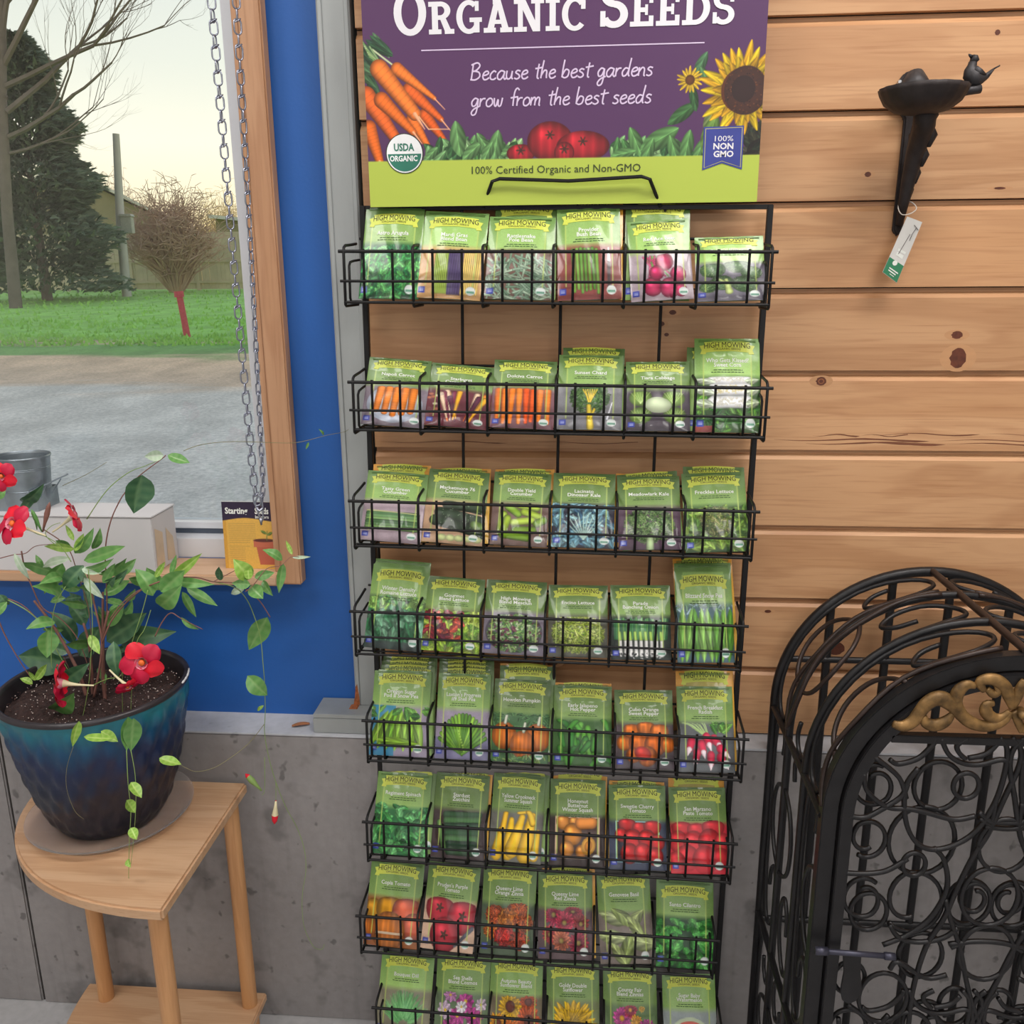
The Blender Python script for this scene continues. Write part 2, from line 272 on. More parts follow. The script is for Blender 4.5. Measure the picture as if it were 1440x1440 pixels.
STEMS=[('w', 3.5, [[-0.8445, -0.2, 0.8046], [-0.827, -0.2, 0.8591], [-0.8162, -0.2, 0.9123], [-0.8194, -0.2, 0.9643], [-0.8231, -0.2, 1.0027], [-0.8255, -0.2, 1.0406]]), ('w', 2.2, [[-0.8295, -0.18, 0.9035], [-0.814, -0.18, 0.9436], [-0.8072, -0.18, 0.9958], [-0.8006, -0.18, 1.066], [-0.7854, -0.18, 1.1162], [-0.7647, -0.18, 1.1533], [-0.7501, -0.18, 1.1717], [-0.7265, -0.18, 1.1961], [-0.6831, -0.18, 1.2263], [-0.6764, -0.18, 1.2322]]), ('t', 1.0, [[-0.6503, -0.17, 1.2376], [-0.6247, -0.1521, 1.2451], [-0.5828, -0.12, 1.2443], [-0.5143, -0.07, 1.2331], [-0.4885, -0.0516, 1.2324], [-0.4508, -0.0258, 1.2395], [-0.4232, -0.0074, 1.2429], [-0.415, -0.0022, 1.2511], [-0.4122, -0.0007, 1.2612]]), ('g', 1.4, [[-0.8196, -0.19, 1.1246], [-0.7788, -0.19, 1.1738], [-0.7386, -0.19, 1.2041], [-0.707, -0.19, 1.2163], [-0.6781, -0.19, 1.2283]]), ('t', 0.9, [[-0.866, -0.17, 1.1767], [-0.8237, -0.17, 1.1954], [-0.7839, -0.17, 1.2174]]), ('w', 2.4, [[-0.817, -0.2, 0.9057], [-0.7892, -0.2, 0.9547], [-0.7397, -0.2, 1.0018], [-0.6877, -0.2, 1.0243], [-0.6432, -0.1893, 1.0252], [-0.6211, -0.1714, 1.0118], [-0.593, -0.15, 1.0023], [-0.5793, -0.1393, 0.9883], [-0.5613, -0.125, 0.961], [-0.5486, -0.1143, 0.9263]]), ('g', 1.3, [[-0.6211, -0.1714, 1.0118], [-0.5937, -0.15, 0.9945], [-0.5807, -0.1393, 0.9725], [-0.573, -0.1321, 0.9435], [-0.5659, -0.1243, 0.8933], [-0.5663, -0.1214, 0.837], [-0.5671, -0.12, 0.8014], [-0.5706, -0.1193, 0.7442], [-0.5752, -0.12, 0.7011], [-0.5729, -0.1157, 0.6475], [-0.5661, -0.1086, 0.5912], [-0.5547, -0.0985, 0.5319], [-0.54, -0.0867, 0.4779], [-0.5318, -0.0794, 0.4254], [-0.5328, -0.0779, 0.3757], [-0.5427, -0.0816, 0.3205], [-0.545, -0.0801, 0.2523], [-0.5328, -0.0705, 0.1938], [-0.5186, -0.0617, 0.1783], [-0.5128, -0.0587, 0.1882]]), ('w', 1.4, [[-0.6256, -0.1614, 1.0082], [-0.6002, -0.1436, 1.0193], [-0.59, -0.1364, 1.0236]]), ('w', 1.4, [[-0.5757, -0.1493, 0.9868], [-0.5628, -0.1407, 0.997], [-0.5426, -0.1279, 1.0216], [-0.5219, -0.1136, 1.0237], [-0.5054, -0.1026, 1.0362], [-0.4849, -0.0879, 1.0292]]), ('t', 1.0, [[-0.5658, -0.14, 0.7296], [-0.5917, -0.1557, 0.6988], [-0.6195, -0.1736, 0.6795], [-0.6461, -0.1914, 0.6677], [-0.6707, -0.2093, 0.6704], [-0.6863, -0.22, 0.686], [-0.7269, -0.22, 0.7026], [-0.7628, -0.22, 0.7247]]), ('g', 1.2, [[-0.7927, -0.25, 1.0579], [-0.7945, -0.25, 1.009], [-0.7987, -0.25, 0.9592], [-0.808, -0.25, 0.9083], [-0.8187, -0.25, 0.8565], [-0.8346, -0.25, 0.8035], [-0.8459, -0.25, 0.7764], [-0.8608, -0.25, 0.7423]]), ('g', 1.2, [[-0.8419, -0.24, 1.0229], [-0.8636, -0.24, 0.9914], [-0.8753, -0.24, 0.9533], [-0.886, -0.24, 0.8889], [-0.8854, -0.24, 0.8759]]), ('g', 1.2, [[-0.702, -0.24, 1.0196], [-0.716, -0.24, 0.9821], [-0.7327, -0.24, 0.9441], [-0.7464, -0.24, 0.9119], [-0.7624, -0.24, 0.8729], [-0.7693, -0.24, 0.8269], [-0.7747, -0.24, 0.7735]]), ('g', 1.0, [[-0.6959, -0.25, 0.9889], [-0.7106, -0.25, 0.955], [-0.727, -0.25, 0.9295], [-0.7429, -0.25, 0.8587], [-0.7518, -0.25, 0.8061], [-0.7559, -0.25, 0.7728]]), ('g', 1.1, [[-0.7039, -0.36, 0.7974], [-0.7085, -0.36, 0.7408], [-0.7101, -0.36, 0.6896], [-0.7189, -0.36, 0.6371], [-0.7274, -0.36, 0.5769], [-0.7345, -0.36, 0.529], [-0.7495, -0.36, 0.4869]]), ('g', 1.0, [[-0.6969, -0.36, 0.7977], [-0.6952, -0.36, 0.754], [-0.7002, -0.36, 0.7029], [-0.7117, -0.36, 0.6375], [-0.7222, -0.36, 0.5905]]), ('t', 0.6, [[-0.7971, -0.35, 0.7946], [-0.8132, -0.35, 0.756], [-0.8187, -0.35, 0.7174], [-0.8109, -0.35, 0.6787], [-0.7974, -0.35, 0.6635]]), ('w', 2.2, [[-1.0113, -0.18, 0.9364], [-1.0032, -0.18, 0.9059], [-0.9843, -0.18, 0.8591], [-0.9671, -0.18, 0.8254]]), ('w', 1.8, [[-1.0169, -0.15, 0.9674], [-0.9859, -0.15, 0.9547], [-0.9631, -0.15, 0.9309], [-0.9433, -0.15, 0.9043], [-0.926, -0.15, 0.8678], [-0.9149, -0.15, 0.8335]]), ('g', 1.6, [[-0.9774, -0.2, 0.9841], [-0.9402, -0.2, 0.9616], [-0.9131, -0.2, 0.9296], [-0.8996, -0.2, 0.8904], [-0.8834, -0.2, 0.8508]]), ('w', 2.2, [[-0.9497, -0.18, 1.0636], [-0.9483, -0.18, 1.0317], [-0.9405, -0.18, 0.9996], [-0.9271, -0.18, 0.9607], [-0.8977, -0.18, 0.9416], [-0.8709, -0.18, 0.9025], [-0.8567, -0.18, 0.8354]]), ('w', 1.6, [[-0.7842, -0.22, 0.9601], [-0.7623, -0.22, 0.986], [-0.7351, -0.22, 1.0079], [-0.7221, -0.22, 1.0144]]), ('w', 1.8, [[-0.7045, -0.23, 0.9343], [-0.6894, -0.23, 0.96], [-0.6729, -0.23, 0.9767], [-0.6557, -0.23, 0.967], [-0.6295, -0.2121, 0.9414]]), ('g', 1.3, [[-0.8386, -0.22, 1.0594], [-0.8532, -0.22, 1.0862], [-0.8754, -0.22, 1.1018], [-0.8928, -0.22, 1.1076], [-0.9151, -0.22, 1.1219]]), ('g', 1.2, [[-0.8593, -0.22, 1.0861], [-0.876, -0.22, 1.1054], [-0.8641, -0.22, 1.1202], [-0.8474, -0.22, 1.1265]]), ('g', 1.3, [[-0.8283, -0.23, 0.84], [-0.7987, -0.23, 0.854], [-0.7727, -0.23, 0.8614], [-0.7657, -0.23, 0.8876]]), ('w', 1.5, [[-0.9973, -0.17, 1.0468], [-0.9705, -0.17, 1.0537], [-0.9495, -0.17, 1.0566], [-0.9296, -0.17, 1.0697], [-0.8972, -0.17, 1.074]]), ('g', 1.0, [[-0.5793, -0.12, 0.6498], [-0.5848, -0.12, 0.5825], [-0.5901, -0.1229, 0.572]]), ('g', 1.0, [[-0.5661, -0.1086, 0.5912], [-0.5695, -0.1086, 0.5485]]), ('w', 1.6, [[-0.91, -0.17, 1.0991], [-0.8727, -0.17, 1.0681], [-0.8608, -0.17, 1.017], [-0.8504, -0.17, 0.952], [-0.8566, -0.17, 0.858]])]
LEAVES=[([-0.7097, -0.2, 1.203], [-0.7263, -0.2103, 1.1411], 0.0503, 0, -0.4), ([-0.663, -0.2, 1.2363], [-0.6247, -0.2065, 1.2251], 0.0178, 1, -0.35), ([-0.6701, -0.2, 1.2362], [-0.695, -0.2144, 1.2366], 0.0178, 3, -0.1), ([-0.8428, -0.2, 1.0678], [-0.8069, -0.194, 1.1112], 0.0199, 1, 0.3), ([-0.8361, -0.21, 1.0748], [-0.8173, -0.2076, 1.1051], 0.0123, 2, -0.28), ([-0.848, -0.19, 1.0721], [-0.8991, -0.1931, 1.0773], 0.015, 2, -0.22), ([-0.8284, -0.2, 1.0556], [-0.7468, -0.2119, 1.0854], 0.0249, 1, -0.39), ([-0.8219, -0.21, 1.044], [-0.7639, -0.2209, 1.0671], 0.0173, 1, 0.43), ([-0.8503, -0.2, 1.059], [-0.9053, -0.1961, 1.0404], 0.0149, 3, 0.31), ([-0.8538, -0.22, 1.0567], [-0.896, -0.2168, 1.001], 0.0271, 1, -0.31), ([-0.8296, -0.2, 1.0468], [-0.865, -0.2086, 1.0075], 0.0299, 0, 0.13), ([-0.8227, -0.18, 1.0694], [-0.8049, -0.1784, 1.1068], 0.0151, 1, 0.35), ([-0.8409, -0.2, 1.0902], [-0.8551, -0.1949, 1.1157], 0.0099, 2, -0.41), ([-0.8325, -0.2, 1.0253], [-0.8017, -0.2015, 0.9884], 0.015, 3, 0.17), ([-0.8219, -0.22, 1.0474], [-0.7862, -0.2239, 1.0419], 0.0148, 3, -0.32), ([-0.8601, -0.18, 1.0714], [-0.8831, -0.1846, 1.085], 0.0151, 1, -0.41), ([-0.8059, -0.18, 1.0061], [-0.7681, -0.1736, 1.0328], 0.0177, 0, 0.37), ([-0.8001, -0.2, 1.0158], [-0.7728, -0.2029, 1.0525], 0.015, 1, -0.2), ([-0.8014, -0.19, 0.9995], [-0.7741, -0.1842, 1.021], 0.0126, 1, 0.07), ([-0.7157, -0.2, 0.9947], [-0.7439, -0.1948, 1.0403], 0.0323, 1, 0.35), ([-0.7125, -0.18, 0.9977], [-0.7296, -0.1838, 1.0394], 0.0251, 1, -0.09), ([-0.6909, -0.22, 1.0101], [-0.6448, -0.2216, 1.0486], 0.0317, 1, -0.07), ([-0.6869, -0.2, 1.0206], [-0.6173, -0.2121, 1.0754], 0.0173, 2, -0.19), ([-0.6806, -0.2, 1.0332], [-0.6687, -0.1965, 1.0672], 0.0111, 1, -0.46), ([-0.695, -0.22, 0.9849], [-0.6458, -0.2349, 1.0287], 0.0319, 1, 0.13), ([-0.6696, -0.2, 1.0209], [-0.6022, -0.2093, 1.0205], 0.0172, 1, 0.03), ([-0.6566, -0.1986, 1.0106], [-0.6036, -0.2033, 0.9805], 0.0172, 1, -0.16), ([-0.669, -0.19, 0.9996], [-0.6527, -0.1821, 0.9507], 0.0149, 1, -0.3), ([-0.7082, -0.2, 1.0277], [-0.6848, -0.2061, 1.0576], 0.0111, 2, -0.3), ([-0.8254, -0.17, 0.8967], [-0.7462, -0.1708, 0.952], 0.0442, 0, -0.22), ([-0.8355, -0.15, 0.9015], [-0.8398, -0.1575, 0.958], 0.0263, 0, 0.25), ([-0.819, -0.14, 0.8868], [-0.7077, -0.1483, 0.9093], 0.045, 0, 0.06), ([-0.904, -0.13, 0.8498], [-0.8593, -0.1243, 0.9067], 0.0432, 0, -0.4), ([-0.9396, -0.12, 0.8303], [-1.0178, -0.1345, 0.8488], 0.0575, 0, -0.27), ([-0.8976, -0.2, 0.8328], [-0.845, -0.1976, 0.8682], 0.0312, 0, 0.12), ([-0.8894, -0.23, 0.9412], [-0.8924, -0.2403, 0.8953], 0.0338, 1, -0.17), ([-0.8181, -0.23, 0.934], [-0.7982, -0.2417, 0.9049], 0.0162, 2, -0.04), ([-0.7949, -0.2, 0.9102], [-0.7869, -0.215, 0.8512], 0.0254, 0, 0.2), ([-0.7654, -0.2, 0.9847], [-0.7483, -0.1945, 1.0048], 0.015, 1, 0.45), ([-0.9179, -0.12, 0.8688], [-0.956, -0.1184, 0.9296], 0.0353, 0, 0.46), ([-0.8157, -0.18, 0.9304], [-0.77, -0.1956, 0.9766], 0.0231, 1, -0.21), ([-0.8791, -0.14, 0.9126], [-0.9098, -0.1328, 0.9498], 0.0265, 0, 0.28), ([-0.8874, -0.25, 0.8044], [-0.8435, -0.2561, 0.8405], 0.038, 1, 0.44), ([-0.9533, -0.2, 0.8258], [-0.9744, -0.2011, 0.8365], 0.0118, 2, 0.32), ([-0.9468, -0.2, 0.8341], [-0.9154, -0.209, 0.8687], 0.0144, 2, -0.31), ([-0.947, -0.2, 0.8327], [-0.9536, -0.2053, 0.8526], 0.0078, 2, -0.36), ([-0.96, -0.18, 0.7938], [-0.9338, -0.1868, 0.7814], 0.016, 1, 0.46), ([-0.7879, -0.34, 0.8343], [-0.7996, -0.348, 0.7934], 0.0165, 2, -0.49), ([-0.7834, -0.34, 0.807], [-0.7228, -0.3549, 0.8149], 0.0142, 2, -0.33), ([-0.7537, -0.34, 0.8181], [-0.7295, -0.3372, 0.7985], 0.0165, 2, -0.14), ([-0.7002, -0.35, 0.8499], [-0.7046, -0.359, 0.7956], 0.0231, 1, -0.4), ([-0.6855, -0.36, 0.8533], [-0.7014, -0.3524, 0.7919], 0.0275, 1, -0.08), ([-0.6739, -0.32, 0.7615], [-0.6325, -0.331, 0.758], 0.0179, 2, -0.44), ([-0.6979, -0.37, 0.7474], [-0.6754, -0.3847, 0.73], 0.0174, 2, -0.33), ([-0.7088, -0.37, 0.7154], [-0.6977, -0.3698, 0.6927], 0.0176, 2, -0.35), ([-0.7079, -0.37, 0.6654], [-0.6923, -0.385, 0.6546], 0.0154, 2, -0.01), ([-0.7198, -0.37, 0.6073], [-0.7109, -0.38, 0.5993], 0.0108, 2, 0.5), ([-0.5708, -0.1343, 1.005], [-0.5926, -0.1474, 1.0452], 0.0305, 2, 0.03), ([-0.5689, -0.1457, 1.0077], [-0.5701, -0.1431, 1.0339], 0.0151, 2, -0.09), ([-0.5647, -0.13, 1.0063], [-0.5312, -0.1223, 1.0134], 0.0178, 1, -0.02), ([-0.5677, -0.1443, 0.9981], [-0.5961, -0.1545, 1.0038], 0.0177, 1, -0.09), ([-0.572, -0.1343, 0.9919], [-0.5451, -0.1494, 0.9744], 0.0255, 1, -0.08), ([-0.5228, -0.1021, 1.0292], [-0.5534, -0.1122, 1.0515], 0.018, 1, 0.39), ([-0.5076, -0.0919, 1.0367], [-0.5186, -0.0879, 1.0616], 0.0077, 2, -0.0), ([-0.508, -0.0919, 1.0314], [-0.4695, -0.1071, 1.0383], 0.0064, 3, -0.25), ([-0.5221, -0.1014, 1.0237], [-0.5304, -0.1116, 0.9713], 0.0167, 1, -0.29), ([-0.557, -0.1114, 0.9947], [-0.5374, -0.1219, 0.9696], 0.0155, 1, 0.37), ([-0.6124, -0.165, 1.0123], [-0.6059, -0.1776, 1.0409], 0.015, 0, -0.45), ([-0.5791, -0.1393, 0.9909], [-0.6083, -0.133, 0.9762], 0.0127, 3, 0.07), ([-0.5527, -0.1171, 0.9273], [-0.5951, -0.1094, 0.86], 0.0363, 1, -0.1), ([-0.5906, -0.1371, 0.8228], [-0.5593, -0.1315, 0.782], 0.0314, 1, 0.15), ([-0.5718, -0.1207, 0.7563], [-0.586, -0.1177, 0.7429], 0.0067, 2, 0.24), ([-0.4697, -0.0749, 1.2355], [-0.4742, -0.0791, 1.2238], 0.005, 1, -0.41), ([-0.4472, -0.0595, 1.2454], [-0.452, -0.0704, 1.2584], 0.005, 1, 0.37), ([-0.9864, -0.2, 0.9917], [-0.9754, -0.1944, 0.9717], 0.0179, 0, 0.42), ([-0.9757, -0.2, 0.979], [-0.9976, -0.2079, 0.953], 0.0154, 1, 0.16), ([-0.9491, -0.2, 1.0661], [-0.9309, -0.1968, 1.0186], 0.0113, 3, 0.14), ([-0.923, -0.17, 1.0288], [-0.9344, -0.1664, 1.0532], 0.0103, 1, 0.03), ([-0.9467, -0.2, 1.1744], [-0.9658, -0.2003, 1.1622], 0.0173, 1, 0.19), ([-0.9496, -0.16, 1.1461], [-0.8982, -0.1696, 1.1799], 0.0229, 0, 0.42), ([-0.9483, -0.17, 1.13], [-0.9131, -0.163, 1.1659], 0.0177, 0, -0.43), ([-0.6703, -0.2, 0.9574], [-0.6449, -0.1927, 0.9331], 0.01, 1, 0.46), ([-0.9461, -0.18, 1.2061], [-0.9657, -0.18, 1.1694], 0.0075, 1, -0.46)]
FLOWERS=[([-0.9317, -0.23, 1.2053], [-0.9366, -0.218, 1.1788], 0.0252, (0.1, -1, 0.1)), ([-0.9202, -0.24, 1.131], [-0.871, -0.228, 1.1066], 0.0351, (-0.35, -0.75, 0.5)), ([-0.8176, -0.22, 1.1401], [-0.8708, -0.208, 1.1069], 0.0302, (0.82, 0.42, 0.3)), ([-0.862, -0.27, 0.8623], [-0.8057, -0.258, 0.8555], 0.0396, (-0.93, -0.3, 0.02)), ([-0.7184, -0.26, 0.8987], [-0.7572, -0.248, 0.8909], 0.0365, (0.2, -0.95, 0.15)), ([-0.7402, -0.27, 0.8582], [-0.7748, -0.258, 0.8847], 0.0208, (0.55, -0.5, -0.65))]
BUDS=[([-0.5653, -0.1186, 0.5582], [-0.572, -0.1186, 0.5075], 0.0062, 'p'), ([-0.5853, -0.1329, 0.5876], [-0.6135, -0.1329, 0.6221], 0.0061, 'q'), ([-0.888, -0.21, 1.1072], [-0.9006, -0.21, 1.146], 0.0039, 'g'), ([-0.8868, -0.21, 1.1073], [-0.8669, -0.21, 1.1585], 0.0045, 'r'), ([-0.8961, -0.21, 1.1108], [-0.8952, -0.21, 1.1328], 0.0026, 'g')]
DOOR_RINGS=[(0.4208, 0.8081, 0.0273, 0.0319), (0.5084, 0.8094, 0.0327, 0.0385), (0.5435, 0.8153, 0.0173, 0.0202), (0.4202, 0.7191, 0.0248, 0.0295), (0.4956, 0.7202, 0.0461, 0.0554), (0.6074, 0.722, 0.0358, 0.0432), (0.4221, 0.6208, 0.0273, 0.0331), (0.4325, 0.5967, 0.0264, 0.0321), (0.4864, 0.6856, 0.0159, 0.019), (0.4936, 0.616, 0.0421, 0.0515), (0.5726, 0.6203, 0.0308, 0.0377), (0.5976, 0.6362, 0.0394, 0.0484), (0.5795, 0.6292, 0.0198, 0.0242), (0.5144, 0.5253, 0.0316, 0.0392), (0.6044, 0.5407, 0.0381, 0.0476), (0.5708, 0.4364, 0.0267, 0.0339), (0.4152, 0.4782, 0.0229, 0.0284), (0.4648, 0.4515, 0.0353, 0.0444), (0.5326, 0.4035, 0.0312, 0.0397)]
DOOR_SCROLLS=[[(0.4759, 0.8407), (0.4617, 0.8098), (0.4669, 0.7585), (0.4833, 0.7244), (0.5074, 0.7114), (0.5381, 0.7199), (0.5664, 0.7456), (0.5858, 0.7922), (0.5928, 0.843), (0.5904, 0.8759), (0.5789, 0.8919)], [(0.6127, 0.8931), (0.5998, 0.8763), (0.5978, 0.8487), (0.6109, 0.7989), (0.6252, 0.7425), (0.6359, 0.7198)], [(0.5858, 0.7922), (0.5838, 0.7464), (0.5674, 0.7049), (0.5511, 0.6506), (0.5373, 0.5952), (0.5175, 0.5443), (0.5071, 0.4673), (0.5076, 0.4018)], [(0.5365, 0.6293), (0.5473, 0.5957), (0.5661, 0.5472), (0.5837, 0.485), (0.5964, 0.4472), (0.6135, 0.4091)], [(0.4558, 0.5457), (0.4897, 0.5652), (0.5172, 0.594), (0.5332, 0.6315), (0.5358, 0.6618), (0.5259, 0.697), (0.5111, 0.7139)], [(0.436, 0.8526), (0.4483, 0.8463), (0.4743, 0.8562), (0.4912, 0.8778), (0.4939, 0.8878)], [(0.4143, 0.8562), (0.4503, 0.8262), (0.4644, 0.7928)], [(0.5015, 0.8881), (0.5138, 0.8643), (0.5325, 0.8517), (0.5567, 0.8493), (0.5842, 0.8581), (0.5989, 0.8542)], [(0.4031, 0.83), (0.4096, 0.802), (0.4384, 0.778), (0.4681, 0.7758), (0.4931, 0.7712), (0.5333, 0.7614), (0.5617, 0.7684)], [(0.3875, 0.7608), (0.4105, 0.7595), (0.4338, 0.7744), (0.4573, 0.7948), (0.464, 0.8155)], [(0.5412, 0.8587), (0.5641, 0.8662), (0.5764, 0.882)], [(0.5375, 0.8575), (0.5267, 0.8681), (0.5245, 0.879), (0.5376, 0.8893)], [(0.3917, 0.6665), (0.419, 0.6667), (0.4486, 0.673), (0.4764, 0.6946)], [(0.4626, 0.5811), (0.4769, 0.5608), (0.5063, 0.5537), (0.5409, 0.5632), (0.5591, 0.5816)], [(0.5658, 0.7743), (0.587, 0.7603), (0.6306, 0.76)], [(0.5679, 0.7652), (0.5931, 0.7503), (0.6316, 0.752)], [(0.553, 0.5464), (0.575, 0.5577), (0.6172, 0.5602), (0.6584, 0.5526)], [(0.4702, 0.5035), (0.4813, 0.5169), (0.5232, 0.4914), (0.5533, 0.4984)]]
GOLD=[[(0.4328, 0.9107, 5), (0.4464, 0.9079, 8), (0.458, 0.9148, 9), (0.4659, 0.929, 9), (0.4756, 0.9443, 10), (0.4889, 0.9511, 11), (0.5036, 0.9452, 11), (0.5144, 0.9327, 8), (0.5203, 0.9223, 5)], [(0.5101, 0.9294, 4), (0.502, 0.9174, 8), (0.4887, 0.9105, 9), (0.476, 0.9143, 8), (0.4712, 0.9238, 5)], [(0.535, 0.9704, 4), (0.5237, 0.9721, 7), (0.5137, 0.9624, 9), (0.5119, 0.9454, 9), (0.5215, 0.9276, 9), (0.538, 0.9153, 9), (0.559, 0.9118, 8), (0.5766, 0.9198, 7), (0.5859, 0.934, 4)], [(0.547, 0.9634, 4), (0.5399, 0.9757, 7), (0.5485, 0.9812, 8), (0.5616, 0.9795, 9), (0.5729, 0.9704, 9), (0.5803, 0.956, 8), (0.5871, 0.9393, 5)], [(0.5502, 0.9677, 4), (0.5586, 0.9595, 6), (0.5654, 0.9639, 5), (0.5607, 0.9722, 3)], [(0.5839, 0.935, 4), (0.5758, 0.9262, 6), (0.5649, 0.9237, 8), (0.5537, 0.9319, 9), (0.5532, 0.9435, 7), (0.5621, 0.9459, 4)], [(0.588, 0.9394, 4), (0.5904, 0.9563, 7), (0.594, 0.9711, 7), (0.5962, 0.9816, 4)], [(0.5886, 0.9351, 5), (0.5946, 0.9247, 6), (0.6, 0.9121, 5), (0.603, 0.9036, 3)]]
# ================================================================= printed artwork painter (numpy canvas -> colour attribute)
class Canvas:
    def __init__(s, w, h, col):          # coordinates: u 0..w right, v 0..h DOWN, in units given by scale k px per unit
        s.w, s.h = w, h; s.a = np.ones((h, w, 3))*np.array(col, float)
        s.X, s.Y = np.meshgrid(np.arange(w)+0.5, np.arange(h)+0.5)
    def _win(s, cx, cy, r):
        x0, x1 = max(0, int(cx-r-2)), min(s.w, int(cx+r+3)); y0, y1 = max(0, int(cy-r-2)), min(s.h, int(cy+r+3))
        return (slice(y0, y1), slice(x0, x1)) if x1 > x0 and y1 > y0 else None
    def blend(s, win, mask, col):
        a = s.a[win]; a[...] = a*(1-mask[..., None])+np.asarray(col, float)*mask[..., None] if np.ndim(col) == 1 else a*(1-mask[..., None])+col*mask[..., None]
    def ell(s, cx, cy, rx, ry, ang=0, col=(255, 0, 0), sh=0.45, hl=0.25, alpha=1.0, rib=0):
        win = s._win(cx, cy, max(rx, ry))
        if win is None: return
        x = s.X[win]-cx; y = s.Y[win]-cy; c, sn = math.cos(ang), math.sin(ang)
        u = (x*c+y*sn)/rx; v = (-x*sn+y*c)/ry; d = np.sqrt(u*u+v*v)
        m = np.clip((1-d)*min(rx, ry)+0.5, 0, 1)*alpha
        L = 1-sh*np.clip(d, 0, 1)**2.2+hl*np.exp(-(((x/max(rx, ry)+0.3)**2+(y/max(rx, ry)+0.35)**2)/0.08))
        if rib: L = L*(1-0.18*np.abs(np.sin(rib*u*2)))
        s.blend(win, m, np.clip(np.asarray(col, float)*L[..., None]+(hl*60)*np.clip(L-1, 0, 1)[..., None], 0, 255))
    def leaf(s, cx, cy, l, w, ang, col, vein=0.25):
        win = s._win(cx, cy, l)
        if win is None: return
        x = s.X[win]-cx; y = s.Y[win]-cy; c, sn = math.cos(ang), math.sin(ang)
        u = (x*c+y*sn)/l; v = (-x*sn+y*c)/w
        prof = np.clip(1-u*u, 0, 1)**0.8
        d = np.abs(v)-prof
        m = np.clip(-d*w+0.5, 0, 1)*(np.abs(u) < 1)
        L = 1-0.35*np.clip(np.abs(v), 0, 1)+0.25*np.sin(9*(u+np.abs(v)))*0.4
        L = L-0.18*(v > 0)+vein*np.exp(-(v*w/0.9)**2)
        s.blend(win, m, np.clip(np.asarray(col, float)*L[..., None], 0, 255))
    def cap(s, x0, y0, x1, y1, r0, r1, col, sh=0.55, alpha=1.0, stripe=0.0):
        cx, cy = (x0+x1)/2, (y0+y1)/2; Lh = math.hypot(x1-x0, y1-y0)/2+max(r0, r1)
        win = s._win(cx, cy, Lh)
        if win is None: return
        dx, dy = x1-x0, y1-y0; LL = max(dx*dx+dy*dy, 1e-6)
        t = np.clip(((s.X[win]-x0)*dx+(s.Y[win]-y0)*dy)/LL, 0, 1)
        px, py = s.X[win]-x0-t*dx, s.Y[win]-y0-t*dy
        rr = r0+(r1-r0)*t; d = np.sqrt(px*px+py*py)/np.maximum(rr, 0.3)
        side = (px*(-dy)+py*dx)/math.sqrt(LL)/np.maximum(rr, 0.3)
        m = np.clip((1-d)*rr+0.5, 0, 1)*alpha
        L = 1.12-sh*np.clip(d, 0, 1)**2-0.12*side
        if stripe: L = L*(1-stripe*np.clip(np.sin(t*60), 0, 1)**4)
        s.blend(win, m, np.clip(np.asarray(col, float)*L[..., None], 0, 255))
    def rect(s, x0, y0, x1, y1, col, alpha=1.0):
        mx = np.clip(np.minimum(s.X-x0, x1-s.X)+0.5, 0, 1)*np.clip(np.minimum(s.Y-y0, y1-s.Y)+0.5, 0, 1)*alpha
        s.a = s.a*(1-mx[..., None])+np.asarray(col, float)*mx[..., None]
    def flower(s, cx, cy, r, n, col, ccol, cr=0.35, w=0.35, rings=1, rnd=None, col2=None):
        for q in range(rings):
            rr = r*(1-0.28*q)
            for k in range(n):
                a = 2*PI*(k+0.5*q)/n+(rnd.uniform(-0.1, 0.1) if rnd else 0)
                l = rr*(rnd.uniform(0.85, 1.05) if rnd else 1)
                base = np.asarray(col if (col2 is None or (k+q) % 2) else col2, float)*(1-0.12*q+(rnd.uniform(-.1, .1) if rnd else 0))
                s.leaf(cx+math.cos(a)*l*0.55, cy+math.sin(a)*l*0.55, l*0.5, r*w*0.42, a, np.clip(base, 0, 255), 0.1)
        s.ell(cx, cy, r*cr, r*cr, 0, ccol, 0.3, 0.1)
    def noise(s, amt, seed, size=3, win=None):
        rs = np.random.RandomState(seed); h, w = s.h//size+2, s.w//size+2
        g = rs.rand(h, w); g = np.kron(g, np.ones((size, size)))[:s.h, :s.w]
        s.a = np.clip(s.a*(1+amt*(g-0.5)[..., None]), 0, 255)

PW, PH = 140, 216      # paint canvas, twice the print grid
GU, GV = 70, 108
def G(r, base, v=18): return tuple(np.clip(np.array(base)+r.uniform(-v, v), 0, 255))
def pick(r, cols, v=14): return G(r, r.choice(cols), v)
def leafpile(c, r, cols, n, y0, y1, l, wf, x0=0, x1=PW, up=False, vein=0.25):
    pts = sorted([(r.uniform(y0, y1), r.uniform(x0, x1)) for _ in range(n)])
    for y, x in pts:
        c.leaf(x, y, r.uniform(.7, 1.2)*l, r.uniform(.7, 1.2)*l*wf, (r.uniform(-2.2, -0.9) if up else r.uniform(0, PI)), pick(r, cols), vein)
def frizz(c, r, cols, cx, cy, rx, ry, n, l=5):
    pts = []
    while len(pts) < n:
        u, v = r.uniform(-1, 1), r.uniform(-1, 1)
        if u*u+v*v < 1: pts.append((cx+u*rx, cy+v*ry, u*u+v*v))
    pts.sort(key=lambda p: -p[2])
    for x, y, d in pts: c.leaf(x, y, l*r.uniform(.6, 1.3), l*r.uniform(.3, .6), r.uniform(0, PI), tuple(np.array(pick(r, cols, 22))*(1.0-0.25*d)), 0.2)
